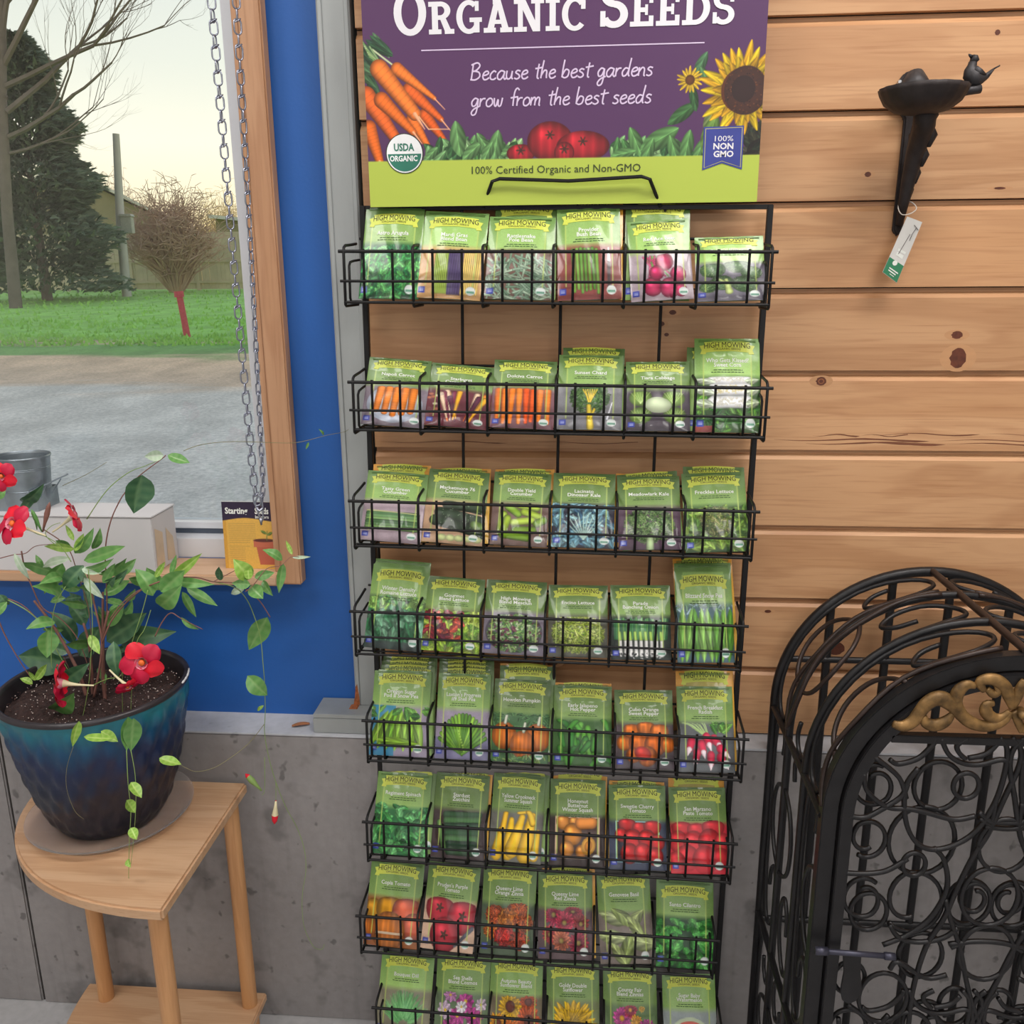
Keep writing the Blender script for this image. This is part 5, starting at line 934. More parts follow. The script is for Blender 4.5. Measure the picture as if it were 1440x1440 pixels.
    mb = MB(); mb.prism([(-1.4, 2.96), (3.5, 2.48), (3.5, 2.62), (-1.4, 3.10)], -.3, 5.2); mb.build('roof', RF, t)
    # bare tree: trunk and forked limbs
    BK = mat('bare_bark', (112, 104, 98), .9, var=.15, scale=5)
    TWG = mat('twig_bark', (140, 122, 104), .9, var=.15, scale=5)
    def branchy(mb, p, d, l, r0, depth, rnd, spread, lift):
        n = 4; pts = [Vector(p)]; dd = Vector(d).normalized()
        for i in range(n):
            dd = (dd+Vector((rnd.uniform(-.13, .13), rnd.uniform(-.13, .13), rnd.uniform(-.08, .1)+lift))).normalized()
            pts.append(pts[-1]+dd*l/n)
        r1 = r0*.62
        mb.tube(pts, [r0+(r1-r0)*i/n for i in range(n+1)], 5 if depth > 2 else 3, caps=False)
        if depth <= 0: return
        k = 3 if depth > 1 else 3
        for i in range(k):
            q = pts[rnd.choice([2, 3, 4])] if i else pts[-1]
            ax = Vector((rnd.uniform(-1, 1), rnd.uniform(-1, 1), rnd.uniform(-1, 1))).normalized()
            nd = (Matrix.Rotation(rnd.uniform(.25, spread), 3, ax) @ dd)
            branchy(mb, q, nd, l*rnd.uniform(.58, .8), r1*rnd.uniform(.6, .85), depth-1, rnd, spread, lift)
    t = thing('bare_tree', 'tall leafless tree with spreading limbs at the left of the window', 'tree', (-15.3, 22, gz(22)))
    mb = MB(); mb.tube([(0, 0, -.1), (.15, 0, 2.5), (.45, 0, 5.2), (.9, 0, 8.0), (1.1, 0, 9.5)], [.17, .14, .12, .10, .07], 10); mb.build('trunk', BK, t, smooth=1.0)
    rnd = random.Random(21)
    for (z, dx, dz, l, rr) in [(4.3, 1, .28, 2.2, .07), (4.9, .9, .62, 2.5, .08), (5.5, 1, .42, 2.5, .075), (6.0, .75, .85, 2.5, .08), (6.6, .5, 1, 2.6, .07), (5.2, -.9, .7, 2.4, .08), (6.2, -.7, 1, 2.4, .07), (7.2, .8, .7, 2.0, .05), (3.9, .95, .1, 1.7, .045)]:
        mb = MB(); branchy(mb, (.12+z*.085, 0, z), (dx, rnd.uniform(-.25, .25), dz), l, rr, 4, rnd, .75, .045)
        mb.build('limb', BK, t)
    # dense conifer
    def conifer(name, lab, loc, h, rad, n, seed, m1):
        t = thing(name, lab, 'tree', loc); rnd = random.Random(seed)
        mb = MB(); mb.tube([(0, 0, 0), (0, 0, h*.9)], [.16, .03], 8); mb.build('trunk', BK, t)
        mb = MB()
        for i in range(n):
            z = rnd.random()**.8*h*.93+.25; rr = rad*(1-z/h)**.5*rnd.uniform(.5, 1.15)*(1+.18*math.sin(z*4.1)); a = rnd.uniform(0, 6.28)
            c = Vector((rr*math.cos(a), rr*math.sin(a), z)); l = rnd.uniform(.1, .26)
            d1 = Vector((math.cos(a)+rnd.uniform(-.5, .5), math.sin(a)+rnd.uniform(-.5, .5), rnd.uniform(-.5, .5))).normalized(); d2 = d1.orthogonal().normalized()*.35
            mb.add([c-d1*l*.5-d2*l, c-d1*l*.5+d2*l, c+d1*l+Vector((0, 0, .05))], [(0, 1, 2)]); mb.add([c+Vector((0, 0, l*.4)), c-d1*l*.5, c+d1*l], [(0, 1, 2)])
        o = mb.build('foliage', m1, t); o['kind'] = 'stuff'
    CF = mat('conifer_needles', (104, 120, 100), .9, var=.3, scale=1.5)
    conifer('conifer_tree', 'dense dark evergreen tree behind the bare tree', (-16.2, 25, .9), 7.6, 2.0, 15000, 2, CF)
    # twiggy shrubs
    def shrub(name, lab, loc, h, wd, n, seed, m, cat='shrub'):
        t = thing(name, lab, cat, loc); rnd = random.Random(seed); mb = MB()
        for i in range(n):
            a = rnd.uniform(0, 6.28); sp = rnd.random()**.6; hh = h*rnd.uniform(.55, 1.0)*(1-.25*sp*sp)
            x1, y1 = math.cos(a)*sp*wd, math.sin(a)*sp*wd*.5
            hh = h*math.sqrt(max(.08, 1-(sp*.88)**2))*rnd.uniform(.72, 1.03)
            p = [Vector((x1*.12, y1*.1, 0)), Vector((x1*.35+rnd.uniform(-.12, .12), y1*.4, hh*.40)), Vector((x1*.80+rnd.uniform(-.3, .3), y1*.8, hh*.72)), Vector((x1+rnd.uniform(-.45, .45), y1, hh*rnd.uniform(.85, 1.05)))]
            mb.tube(p, [.026, .018, .012, .006], 3, caps=False)
            for q in range(6):
                b0 = p[rnd.choice([1, 2, 2, 3])]; e = b0+Vector((rnd.uniform(-.5, .5), rnd.uniform(-.25, .25), rnd.uniform(-.1, .4))); mb.tube([b0, (b0+e)*.5+Vector((.03, 0, .02)), e], [.012, .010, .006], 3, caps=False)
        o = mb.build('twigs', m, t); o['kind'] = 'stuff'
    TW2 = mat('pinkish_twigs', (196, 166, 150), .9, var=.15, scale=2)
    TW3 = mat('yellowish_twigs', (216, 190, 140), .9, var=.2, scale=2)
    shrub('bare_shrub', 'rounded leafless reddish shrub in front of the fence', (-13.95, 29, gz(29)), 3.75, 1.75, 420, 6, TW2)
    dx_ = [-.3, -.9, .3, 1.2, -.6]
    for i, (x, y, h, wd, n, lab) in enumerate([(-24.6, 47, 6.0, 2.3, 260, 'leafless scrub tree behind the fence, left of the gable'), (-20.2, 52, 5.8, 2.2, 240, 'leafless scrub tree behind the gable roof'), (-16.9, 47, 4.9, 2.0, 260, 'leafless scrub tree behind the tall grey pole'), (-14.6, 52, 4.6, 1.8, 200, 'low leafless scrub beyond the low shed'), (-29.6, 47, 5.6, 2.3, 180, 'leafless scrub tree behind the evergreen')]):
        shrub('scrub_tree', lab, (x+dx_[i], y, 1.0), h, wd, int(n*1.3), 30+i, TW3 if i % 2 else TW2, 'tree')
# ================================================================= header sign
def build_sign():
    X0, X1, Z0, Z1, YF = -.349, .273, 1.6215, 2.02, -.0475
    root = thing('header_sign', 'purple and lime printed card sign headed ORGANIC SEEDS above the seed rack', 'sign', ((X0+X1)/2, -.045, Z0))
    cx = (X0+X1)/2
    mb = MB(); mb.box(X0-cx, X1-cx, .0, .004, 0, Z1-Z0); mb.build('card', mat('card_back', (96, 60, 100), .6), root)
    def wpos(x, y):
        y2 = y+(x-795)*.0158; xl = 507+.0565*y; xr = 1083-.071*y
        return (X0+(x-xl)/(xr-xl)*(X1-X0), 1.918-.001*y2-9.1e-8*y2*y2)
    S = 1700.0     # canvas px per metre
    cw, ch = int((X1-X0)*S), int(.32*S); cw -= cw % 2; ch -= ch % 2
    zt = Z0+ch/S
    c = Canvas(cw, ch, (84, 48, 92))
    def T(x, y): X, Z = wpos(x, y); return ((X-X0)*S, (zt-Z)*S)
    k = S*.00113
    def cap(x0, y0, x1, y1, r0, r1, col, **kw): a = T(x0, y0); b = T(x1, y1); c.cap(a[0], a[1], b[0], b[1], r0*k, r1*k, col, **kw)
    def ell(x, y, rx, ry, ang, col, *a, **kw): p = T(x, y); c.ell(p[0], p[1], rx*k, ry*k, ang, col, *a, **kw)
    def leaf(x, y, l, w_, a, col, v=.25): p = T(x, y); c.leaf(p[0], p[1], l*k, w_*k, a, col, v)
    r = random.Random(4)
    # carrots at the left
    for i in range(22): leaf(516+r.uniform(-6, 22), 96+r.uniform(-38, 46), 20, 5, r.uniform(.4, 1.3), pick(r, [(50, 90, 60), (80, 120, 80), (36, 66, 50)]))
    for i in range(9): cap(508+i*1.5, 52+i*3, 530+i*2.2, 92+r.uniform(-4, 4), 1.3, 1.3, pick(r, [(110, 150, 90), (150, 176, 120)]))
    cap(524, 66, 556, 90, 1.4, 1.4, (190, 200, 160)); cap(520, 62, 540, 92, 1.4, 1.4, (130, 160, 110))
    for (a, b, d, e, f, g) in [(520, 178, 536, 226, 11, 6), (600, 160, 632, 200, 9, 3), (582, 165, 612, 216, 8, 3), (516, 132, 558, 192, 13, 8), (538, 138, 584, 184, 11, 5), (578, 124, 624, 166, 10, 4), (560, 94, 614, 136, 9, 3), (534, 94, 586, 158, 13, 9)]:
        cap(a, b, d, e, f, g, pick(r, [(232, 112, 34), (222, 96, 30), (240, 124, 44)], 8), sh=.6, stripe=.1)
        cap(d, e, d+(d-a)*.28, e+(e-b)*.28+4, g*.3, .5, (222, 160, 120), sh=.1)
    cap(592, 162, 606, 180, 1, .8, (222, 170, 130), sh=.1); cap(606, 180, 636, 180, .8, .6, (222, 170, 130), sh=.1)
    # basil, tomatoes, greens
    def greens(x0, x1, y0, y1, n):
        for i in range(n): leaf(r.uniform(x0, x1), r.uniform(y0, y1), r.uniform(9, 17), r.uniform(5, 8), r.uniform(-2.4, -.6), pick(r, [(84, 140, 76), (124, 176, 112), (52, 100, 54), (150, 196, 130)]))
    greens(606, 640, 204, 226, 14); greens(636, 732, 202, 226, 46)
    for x, y, l, a in [(648, 194, 24, -1.7), (702, 204, 21, -1.4), (668, 212, 18, -.7), (724, 212, 16, -.3), (682, 196, 12, -2.2), (690, 214, 16, -1.1)]: leaf(x, y, l, l*.48, a, (112, 164, 98), .3)
    for x, y, rx, ry in [(737, 215, 20, 12), (778, 198, 32, 26), (824, 205, 37, 20), (798, 214, 14, 14)]:
        ell(x, y, rx, ry, 0, (204, 38, 52), .55, .4, rib=4)
        p = T(x, y-ry*.35); c.flower(p[0], p[1], 7*k, 6, (96, 50, 40), (70, 40, 34), .3, .4)
    greens(868, 976, 206, 226, 50)
    for x, y, l, a in [(898, 200, 22, -2.0), (930, 196, 30, -.5), (950, 210, 20, -1.9), (914, 214, 20, -1.2), (880, 216, 18, -.2), (968, 206, 22, -1.4), (985, 212, 18, -1.2)]: leaf(x, y, l, l*.42, a, (104, 158, 90), .3)
    for x, y, l, w_, a, cc in [(962, 160, 24, 9, -.6, (70, 120, 66)), (988, 92, 18, 7, -1.1, (84, 130, 90)), (978, 138, 18, 6, -1.8, (60, 104, 60)), (994, 108, 14, 6, -2.1, (90, 136, 86)), (1000, 168, 18, 8, -1.2, (130, 150, 90)), (1000, 190, 28, 12, -1.3, (118, 158, 72))]: leaf(x, y, l, w_, a, cc)
    for i in range(30): leaf(1062+r.uniform(-12, 12), 206+r.uniform(-26, 20), 12, 6, r.uniform(0, 3), pick(r, [(46, 40, 34), (60, 60, 44), (40, 50, 36)]))
    p = T(1045, 128); c.flower(p[0], p[1], 58*k, 26, (246, 208, 36), (120, 60, 30), .5, .26, 2, r, (232, 176, 30)); ell(1049, 128, 29, 31, 0, (74, 42, 34), .2, 0)
    p2 = T(1049, 128)
    for i in range(160): a = r.uniform(0, 6.28); q = r.random()**.5*30*k; c.ell(p2[0]+math.cos(a)*q, p2[1]+math.sin(a)*q, 1.6, 1.6, 0, pick(r, [(60, 34, 30), (112, 62, 34), (40, 26, 28)]), 0, 0)
    ell(1046, 126, 16, 17, 0, (50, 30, 30), .1, 0)
    p = T(973, 113); c.flower(p[0], p[1], 18*k, 16, (236, 192, 48), (104, 60, 30), .36, .3, 1, r)
    # lime band
    zb = 1.6915; c.rect(0, (zt-zb)*S, cw, ch, (180, 198, 78))
    gu, gv = cw//2, ch//2
    cols = canvas_cols(c, gu, gv)
    vs = [(X0-cx+(X1-X0)*i/gu, -.0004, (zt-Z0)*j/gv) for j in range(gv+1) for i in range(gu+1)]
    n0 = len(vs)
    I, J = np.meshgrid(np.arange(gu), np.arange(gv)); a = (J*(gu+1)+I).ravel(); f = np.stack([a, a+1, a+gu+2, a+gu+1], 1)
    vs += [(X0-cx, -.0004, zt-Z0), (X1-cx, -.0004, zt-Z0), (X1-cx, -.0004, Z1-Z0), (X0-cx, -.0004, Z1-Z0)]
    me = D.meshes.new('printed_face'); me.from_pydata(vs, [], [tuple(q) for q in f.tolist()]+[(n0, n0+1, n0+2, n0+3)]); me.materials.append(CARD)
    at = me.color_attributes.new('print', 'FLOAT_COLOR', 'CORNER'); allc = np.ones((len(me.loops), 4))
    allc[:len(f)*4, :3] = np.repeat(cols[::-1].reshape(-1, 3), 4, 0); allc[len(f)*4:, :3] = lin((84, 48, 92)); at.data.foreach_set('color', allc.ravel())
    link('printed_face', me, root)['label'] = 'printed purple face with carrots, tomatoes, basil and sunflowers'
    WH = mat('sign_white_print', (232, 230, 236), .5, var=.02); LAV = mat('sign_lavender_print', (216, 196, 226), .5, var=.02); DG = mat('sign_dark_print', (44, 56, 30), .5)
    def L(x, y): X, Z = wpos(x, y); return (X-cx, Z-Z0)
    # slab lettering ORGANIC SEEDS, unit glyphs 0..1 high
    def rect(x0, y0, x1, y1): return [(x0, y0), (x1, y0), (x1, y1), (x0, y1)]
    def band(cx_, cy, rx, ry, wd, a0, a1, ht=.12, n=20):
        out = []
        for i in range(n):
            t0, t1 = a0+(a1-a0)*i/n, a0+(a1-a0)*(i+1)/n
            out.append([(cx_+rx*math.cos(t0), cy+ry*math.sin(t0)), (cx_+rx*math.cos(t1), cy+ry*math.sin(t1)), (cx_+(rx-wd)*math.cos(t1), cy+(ry-ht)*math.sin(t1)), (cx_+(rx-wd)*math.cos(t0), cy+(ry-ht)*math.sin(t0))])
        return out
    GL = {
     'O': (.92, band(.46, .5, .46, .52, .22, 0, 2*PI, .15, 32)),
     'R': (.95, [rect(.14, 0, .36, 1), rect(.02, 0, .48, .15), rect(.02, .85, .5, 1)]+band(.44, .72, .38, .28, .22, -PI/2, PI/2, .14)+[rect(.3, .44, .46, .58), rect(.3, .86, .46, 1), [(.42, .5), (.64, .5), (.84, .1), (.62, .05)], rect(.60, 0, .95, .15)]),
     'G': (.95, band(.48, .5, .46, .52, .22, .9, 2*PI-.62, .15, 28)+[rect(.66, .02, .86, .42), rect(.5, .34, .95, .48), rect(.70, .68, .84, .98)]),
     'A': (1.04, [[(.12, .08), (.36, .08), (.60, 1), (.40, 1)], [(.92, .08), (.68, .08), (.44, 1), (.62, 1)], rect(.3, .26, .74, .39), rect(0, 0, .44, .15), rect(.60, 0, 1.04, .15), rect(.34, .86, .62, 1)]),
     'N': (1.08, [rect(.14, 0, .32, 1), rect(.76, 0, .94, 1), [(.14, 1), (.40, 1), (.94, 0), (.68, 0)], rect(0, 0, .46, .15), rect(0, .85, .40, 1), rect(.62, .85, 1.08, 1)]),
     'I': (.50, [rect(.14, 0, .36, 1), rect(0, 0, .5, .15), rect(0, .85, .5, 1)]),
     'C': (.88, band(.48, .5, .46, .52, .22, .75, 2*PI-.75, .15, 28)+[rect(.70, .64, .86, .98)]),
     'S': (.78, band(.39, .73, .36, .29, .2, .35, 1.5*PI, .15, 20)+band(.39, .28, .38, .30, .21, -PI+.35, PI/2, .15, 20)+[rect(.02, .02, .16, .36), rect(.60, .66, .74, 1)]),
     'E': (.85, [rect(.14, 0, .36, 1), rect(0, 0, .8, .15), rect(0, .85, .8, 1), rect(.3, .43, .62, .57), rect(.66, 0, .82, .32), rect(.66, .70, .80, 1), rect(.52, .34, .62, .66)]),
     'D': (.98, [rect(.14, 0, .36, 1), rect(0, 0, .5, .15), rect(0, .85, .5, 1)]+band(.44, .5, .52, .5, .23, -PI/2, PI/2, .15, 20)),
    }
    mb = None; lift = [0]
    def word(s, x0, x1, base0, big):
        tot = sum(GL[ch][0]*(1.3 if i == 0 else 1)+.06 for i, ch in enumerate(s))-.06
        mb = MB(); hgt = .0455; wsc = (x1-x0)/tot; x = x0
        for i, ch in enumerate(s):
            q = big if i == 0 else 1.0
            for poly in GL[ch][1]:
                lift[0] += 1; mb.add([(x+px*wsc*(1.3 if i == 0 else 1), -.0010-lift[0]*2e-6, base0+py*hgt*q) for px, py in poly], [tuple(range(len(poly)))])
            x += (GL[ch][0]*(1.3 if i == 0 else 1)+.06)*wsc
        mb.build('heading', WH, root)['label'] = 'large white slab lettering '+s
    a = L(556, 47); b = L(829, 42); word('ORGANIC', a[0], b[0], (a[1]+b[1])/2, 1.38)
    a = L(848, 40); b = L(1035, 36); word('SEEDS', a[0], b[0], (a[1]+b[1])/2, 1.38)
    mb = MB(); a = L(595, 70); b = L(994, 60); z = (a[1]+b[1])/2; mb.add([(a[0], -.001, z-.0009), (b[0], -.001, z-.0009), (b[0], -.001, z+.0009), (a[0], -.001, z+.0009)], [(0, 1, 2, 3)]); mb.build('rule', LAV, root)
    # handwritten slogan
    HW = {
     'a': ([[(.75, .9), (.4, 1), (.1, .6), (.15, .1), (.45, 0), (.72, .5), (.78, .95)], [(.78, .95), (.74, .3), (.88, 0), (1.02, .15)]], .98),
     'b': ([[(.08, 2.1), (.02, 1), (.02, .05)], [(.02, .3), (.3, .95), (.65, .8), (.6, .2), (.3, 0), (.02, .15)]], .85),
     'c': ([[(.65, .85), (.4, 1), (.1, .6), (.15, .1), (.45, 0), (.7, .2)]], .75),
     'd': ([[(.68, .85), (.35, .95), (.08, .5), (.2, .03), (.5, .15), (.7, .7)], [(.8, 2.1), (.72, 1), (.72, .2), (.86, 0)]], .95),
     'e': ([[(.08, .5), (.4, .55), (.65, .75), (.5, 1), (.2, .85), (.08, .4), (.25, .02), (.55, .05), (.75, .25)]], .78),
     'f': ([[(.85, 1.85), (.6, 2.1), (.4, 1.7), (.36, .8), (.38, 0)], [(.05, .95), (.4, 1.02), (.8, 1.08)]], .72),
     'g': ([[(.65, .9), (.35, 1), (.08, .55), (.2, .08), (.5, .2), (.68, .9)], [(.68, .95), (.7, .1), (.6, -.8), (.3, -1), (.15, -.7), (.4, -.25), (.9, .05)]], .88),
     'h': ([[(.14, 2.1), (.06, 1), (.03, 0)], [(.03, .3), (.3, .9), (.55, .85), (.58, .3), (.62, 0)]], .8),
     'm': ([[(.03, 1), (.03, 0)], [(.03, .5), (.25, .95), (.42, .8), (.43, 0)], [(.43, .5), (.65, .95), (.85, .8), (.86, .1), (.98, 0)]], 1.1),
     'n': ([[(.03, 1), (.03, 0)], [(.03, .45), (.3, .95), (.55, .8), (.58, .1), (.7, 0)]], .8),
     'o': ([[(.35, 1), (.08, .65), (.12, .12), (.4, 0), (.68, .35), (.6, .85), (.35, 1)]], .8),
     'r': ([[(.05, 1), (.05, 0)], [(.05, .5), (.25, .9), (.55, .95)]], .62),
     's': ([[(.6, .9), (.3, 1), (.12, .75), (.45, .5), (.55, .2), (.3, 0), (.02, .12)]], .7),
     't': ([[(.35, 1.7), (.3, .8), (.32, .1), (.5, 0)], [(0, 1.15), (.35, 1.2), (.8, 1.3)]], .66),
     'u': ([[(.05, 1), (.03, .4), (.2, .02), (.5, .2), (.6, .95)], [(.6, .95), (.6, .2), (.75, 0)]], .85),
     'w': ([[(.02, 1), (.1, .2), (.28, .05), (.42, .8), (.5, .1), (.75, .1), (.85, 1)]], 1.0),
     'B': ([[(.1, 1.9), (.06, 0)], [(-.1, 1.75), (.5, 2), (.8, 1.65), (.5, 1.15), (.15, 1)], [(.15, 1.05), (.75, .9), (.9, .4), (.5, .02), (-.05, .05)]], 1.15),
     ' ': ([], .62)}
    mb = MB(); sl = [0]
    def script(s, p0, p1, base, xh=.0122):
        tot = sum(HW[ch][1] for ch in s); sx = (p1-p0)/tot; x = p0
        for ch in s:
            for st in HW[ch][0]:
                pts = cat_rom([Vector((x+(a+.12*b)*sx, 0, base+b*xh)) for a, b in st], 5); n = len(pts); w_ = .00115; sl[0] += 1; yy = -.0010-sl[0]*4e-6
                up = []; dn = []
                for i, p in enumerate(pts):
                    t = (pts[min(i+1, n-1)]-pts[max(i-1, 0)]).normalized(); nn = Vector((-t.z, 0, t.x))*w_
                    up.append((p.x+nn.x, yy-i*4e-7, p.z+nn.z)); dn.append((p.x-nn.x, yy-i*4e-7, p.z-nn.z))
                mb.add(dn+up, [(i, i+1, n+i+1, n+i) for i in range(n-1)])
            x += HW[ch][1]*sx
    a = L(666, 111); b = L(922, 106); script('Because the best gardens', a[0], b[0], (a[1]+b[1])/2)
    a = L(666, 149); b = L(920, 144); script('grow from the best seeds', a[0], b[0], (a[1]+b[1])/2)
    mb.build('slogan', LAV, root)['label'] = 'pale handwritten slogan'
    def text(nm, s, pc, size, m, bold=0.0, sx=1.0, y=-.0012, line=.85, wid=None):
        tv, tf = text_geo(s, size, bold, 'CENTER', line); q = MB(); p = L(*pc); k2 = 1.0
        if wid: k2 = wid/(2*max(abs(v[0]) for v in tv))
        q.add([(p[0]+vx*k2*sx, y, p[1]+vy) for vx, vy in tv], tf); return q
    text('t', '100% Certified Organic and Non-GMO', (785, 243), .0165, DG, .0, wid=.272).build('certified_line', DG, root)
    # round green and white seal
    SG = mat('seal_green', (40, 116, 96), .5); SW = mat('seal_white', (236, 238, 240), .5)
    p = L(572, 215); rr = .0305
    def disc(rad, y, a0, a1, n=40): return [(p[0]+rad*math.cos(a0+(a1-a0)*i/n), y, p[1]+rad*math.sin(a0+(a1-a0)*i/n)) for i in range(n+1)]
    mb = MB(); mb.add(disc(rr, -.0011, 0, 2*PI)[:-1], [tuple(range(40))], 0); mb.add(disc(rr*.955, -.0013, 0, 2*PI)[:-1], [tuple(range(40))], 1)
    mb.add(disc(rr*.89, -.0015, PI+.02, 2*PI-.02), [tuple(range(41))], 2)
    for s, dy, sz, mi, wd in [('USDA', 4, .0155, 2, .034), ('ORGANIC', 16, .0118, 1, .045)]:
        q = text('x', s, (571, 212+dy-5+(3 if mi == 1 else 0)), sz, SG, .03, wid=wd, y=-.0017); mb.add(q.v, q.f, mi)
    mb.build('round_seal', [DG, SW, SG], root)['label'] = 'round green and white seal'
    NB = mat('ribbon_blue', (56, 66, 148), .5); YE = mat('ribbon_edge', (180, 176, 120), .5)
    def poly(pts, y): return [(L(*q)[0], y, L(*q)[1]) for q in pts]
    mb = MB(); mb.add(poly([(992, 179), (1047, 177), (1043, 239), (1016, 230), (989, 240)], -.0011), [tuple(range(5))], 0)
    mb.add(poly([(994, 181), (1045, 179), (1041.5, 236), (1016, 227.5), (991, 237)], -.00125), [tuple(range(5))], 1)
    mb.add(poly([(995, 182), (1044, 180), (1040.5, 235), (1016, 226.5), (992, 236)], -.0014), [tuple(range(5))], 0)
    for s, yy, sz, bd in [('100%', 199, .0115, 0), ('NON', 210, .0125, .03), ('GMO', 221, .0125, .03)]:
        q = text('x', s, (1018, yy), sz, WH, bd, wid=.031, y=-.0016); mb.add(q.v, q.f, 2)
    mb.build('ribbon_badge', [NB, YE, WH], root)['label'] = 'blue ribbon badge'
# ================================================================= things on the sill and ledge
GALV = mat('galvanised_tin', (150, 160, 168), .38, metal=.75, var=.2, scale=30, bump=.15, bscale=60)
def build_sill_things():
    # white carton
    t = thing('white_box', 'long white cardboard box lying on the window sill', 'box', (-1.15, .03, .972))
    def B(nm, m, *b, bev=.0012):
        q = MB(); q.box(*b); return q.build(nm, m, t, bevel=bev)
    WB = mat('white_carton', (206, 204, 206), .6, var=.04, scale=8); TAN = mat('tan_carton_smudge', (206, 186, 160), .6, var=.1, scale=25)
    B('body', WB, -.35, .352, -.049, .047, 0.0, .108)
    B('lid', WB, -.352, .355, -.051, .049, .1085, .111)
    q = MB(); q.add([(.3525, -.044, .004), (.3525, -.012, .004), (.3525, -.010, .07), (.3525, -.040, .085)], [(0, 1, 2, 3)]); q.add([(.3526, .0, .01), (.3526, .034, .006), (.3526, .030, .05), (.3526, .004, .075)], [(0, 1, 2, 3)]); q.build('end_flap', TAN, t)
    # tin tray with handle, and the bucket standing in it
    t = thing('tin_tray', 'small rectangular galvanised tin tray on top of the white box', 'tray', (-1.11, .04, 1.0832))
    q = MB(); x0, x1, y0, y1, h = -.14, .080, -.035, .036, .036
    for b in ((x0, x1, y0, y0+.0015, 0, h), (x0, x1, y1-.0015, y1, 0, h), (x0, x0+.0015, y0+.0016, y1-.0016, 0, h), (x1-.0015, x1, y0+.0016, y1-.0016, 0, h), (x0+.002, x1-.002, y0+.002, y1-.002, 0, .0015)): q.box(*b)
    q.build('body', GALV, t)
    q = MB(); q.tube([(x0, y0, h), (x1, y0, h), (x1, y1, h), (x0, y1, h)], .0016, 6, closed=True); q.build('rolled_rim', GALV, t)
    q = MB(); q.tube([(.070, y0-.004, h+.003), (.092, -.01, h+.014), (.116, .018, h+.026)], [.003, .0036, .003], 6, flat=(1, .5)); q.tube([(.080, -.02, h-.012), (.088, -.015, h+.010)], .0013, 5); q.tube([(.080, .016, h-.012), (.104, .012, h+.018)], .0013, 5); q.build('handle', GALV, t)
    t = thing('tin_bucket', 'round galvanised tin bucket standing in the tin tray', 'bucket', (-1.072, .042, 1.0852))
    q = MB(); q.lathe([(.0, .0005), (.040, .0005), (.041, .0), (.0435, .03), (.0462, .06), (.0492, .098), (.0505, .101), (.0512, .099), (.0500, .096), (.0483, .096), (.0452, .058), (.0412, .003), (.0, .003)], n=40); q.build('body', GALV, t, smooth=.7)
    q = MB()
    for z, rr in ((.075, .0472), (.078, .0475), (.036, .0442)): q.tube([(rr*math.cos(2*PI*i/40), rr*math.sin(2*PI*i/40), z) for i in range(40)], .0009, 5, closed=True)
    q.build('pressed_ring', GALV, t, smooth=True)
    # booklet
    t = thing('seed_starting_booklet', 'yellow booklet with a navy top and a flowerpot picture, propped on the sill', 'booklet', (-.628, .018, .9722)); t.rotation_euler = (R(-3), 0, 0)
    w_, h = .100, .130
    q = MB(); q.box(-w_/2, w_/2, .0, .0035, 0, h); q.build('pages', mat('booklet_paper', (220, 214, 200), .6), t)
    c = Canvas(152, 196, (226, 178, 84)); r = random.Random(2)
    c.rect(0, 0, 10, 196, (214, 160, 66)); c.noise(.04, 3, 4)
    for j in range(22):
        y = 62+j*5.6
        if j in (11,): continue
        c.rect(16, y, 62 if j > 12 else (78 if j > 8 else 96), y+1.6, (176, 140, 80), .7)
    yy = 52+5*np.sin(c.X/152*5.2+2.4)
    mk = np.clip(yy-c.Y, 0, 1)[..., None]; c.a = c.a*(1-mk)+np.array((48, 36, 62))*mk
    mk = (np.abs(c.X-128) < (34-c.Y*.0-(c.Y-118)*.16)) & (c.Y > 118) & (c.Y < 184); c.a[mk] = (186, 98, 74)
    c.rect(88, 112, 152, 132, (196, 108, 82)); c.ell(120, 112, 32, 5, 0, (96, 52, 50), 0, 0); c.cap(128, 112, 130, 84, 1.2, 1, (110, 130, 70)); c.leaf(120, 88, 10, 4, .5, (120, 150, 70)); c.leaf(138, 92, 10, 4, -.5, (120, 150, 70))
    cols = canvas_cols(c, 76, 98); gu, gv = 76, 98
    vs = [(-w_/2+w_*i/gu, -.0004, h*j/gv) for j in range(gv+1) for i in range(gu+1)]
    me = D.meshes.new('cover'); me.from_pydata(vs, [], [(j*(gu+1)+i, j*(gu+1)+i+1, (j+1)*(gu+1)+i+1, (j+1)*(gu+1)+i) for j in range(gv) for i in range(gu)]); me.materials.append(CARD)
    at = me.color_attributes.new('print', 'FLOAT_COLOR', 'CORNER'); allc = np.ones((len(me.loops), 4)); allc[:, :3] = np.repeat(cols[::-1].reshape(-1, 3), 4, 0); at.data.foreach_set('color', allc.ravel())
    link('cover', me, t)['label'] = 'yellow cover with navy band and terracotta pot picture'
    q = MB(); tv, tf = text_geo('Starting', .0165, .03, 'LEFT', .85); q.add([(-.044+x*.86, -.0009, .1075+y) for x, y in tv], tf)
    tv, tf = text_geo('Seeds', .0165, .03, 'LEFT', .85); q.add([(.014+x*.70, -.0009, .1075+y) for x, y in tv], tf)
    tv, tf = text_geo('Indoors', .0085, .02, 'LEFT', .85); q.add([(.014+x, -.0009, .0985+y) for x, y in tv], tf)
    q.build('heading', WINK, t)
    # dead leaf and rust at the column foot
    q = MB(); n = 10; vs = []
    for i in range(n+1):
        s = i/n; wv = .0065*math.sin(PI*min(1, s*.97+.02))**.7
        for k in (-1, -.5, 0, .5, 1): vs.append((-.017+.034*s, k*wv, .0035-.0035*abs(k)+.004*math.sin(PI*s)))
    q.add(vs, [(i*5+k, i*5+k+1, (i+1)*5+k+1, (i+1)*5+k) for i in range(n) for k in range(4)])
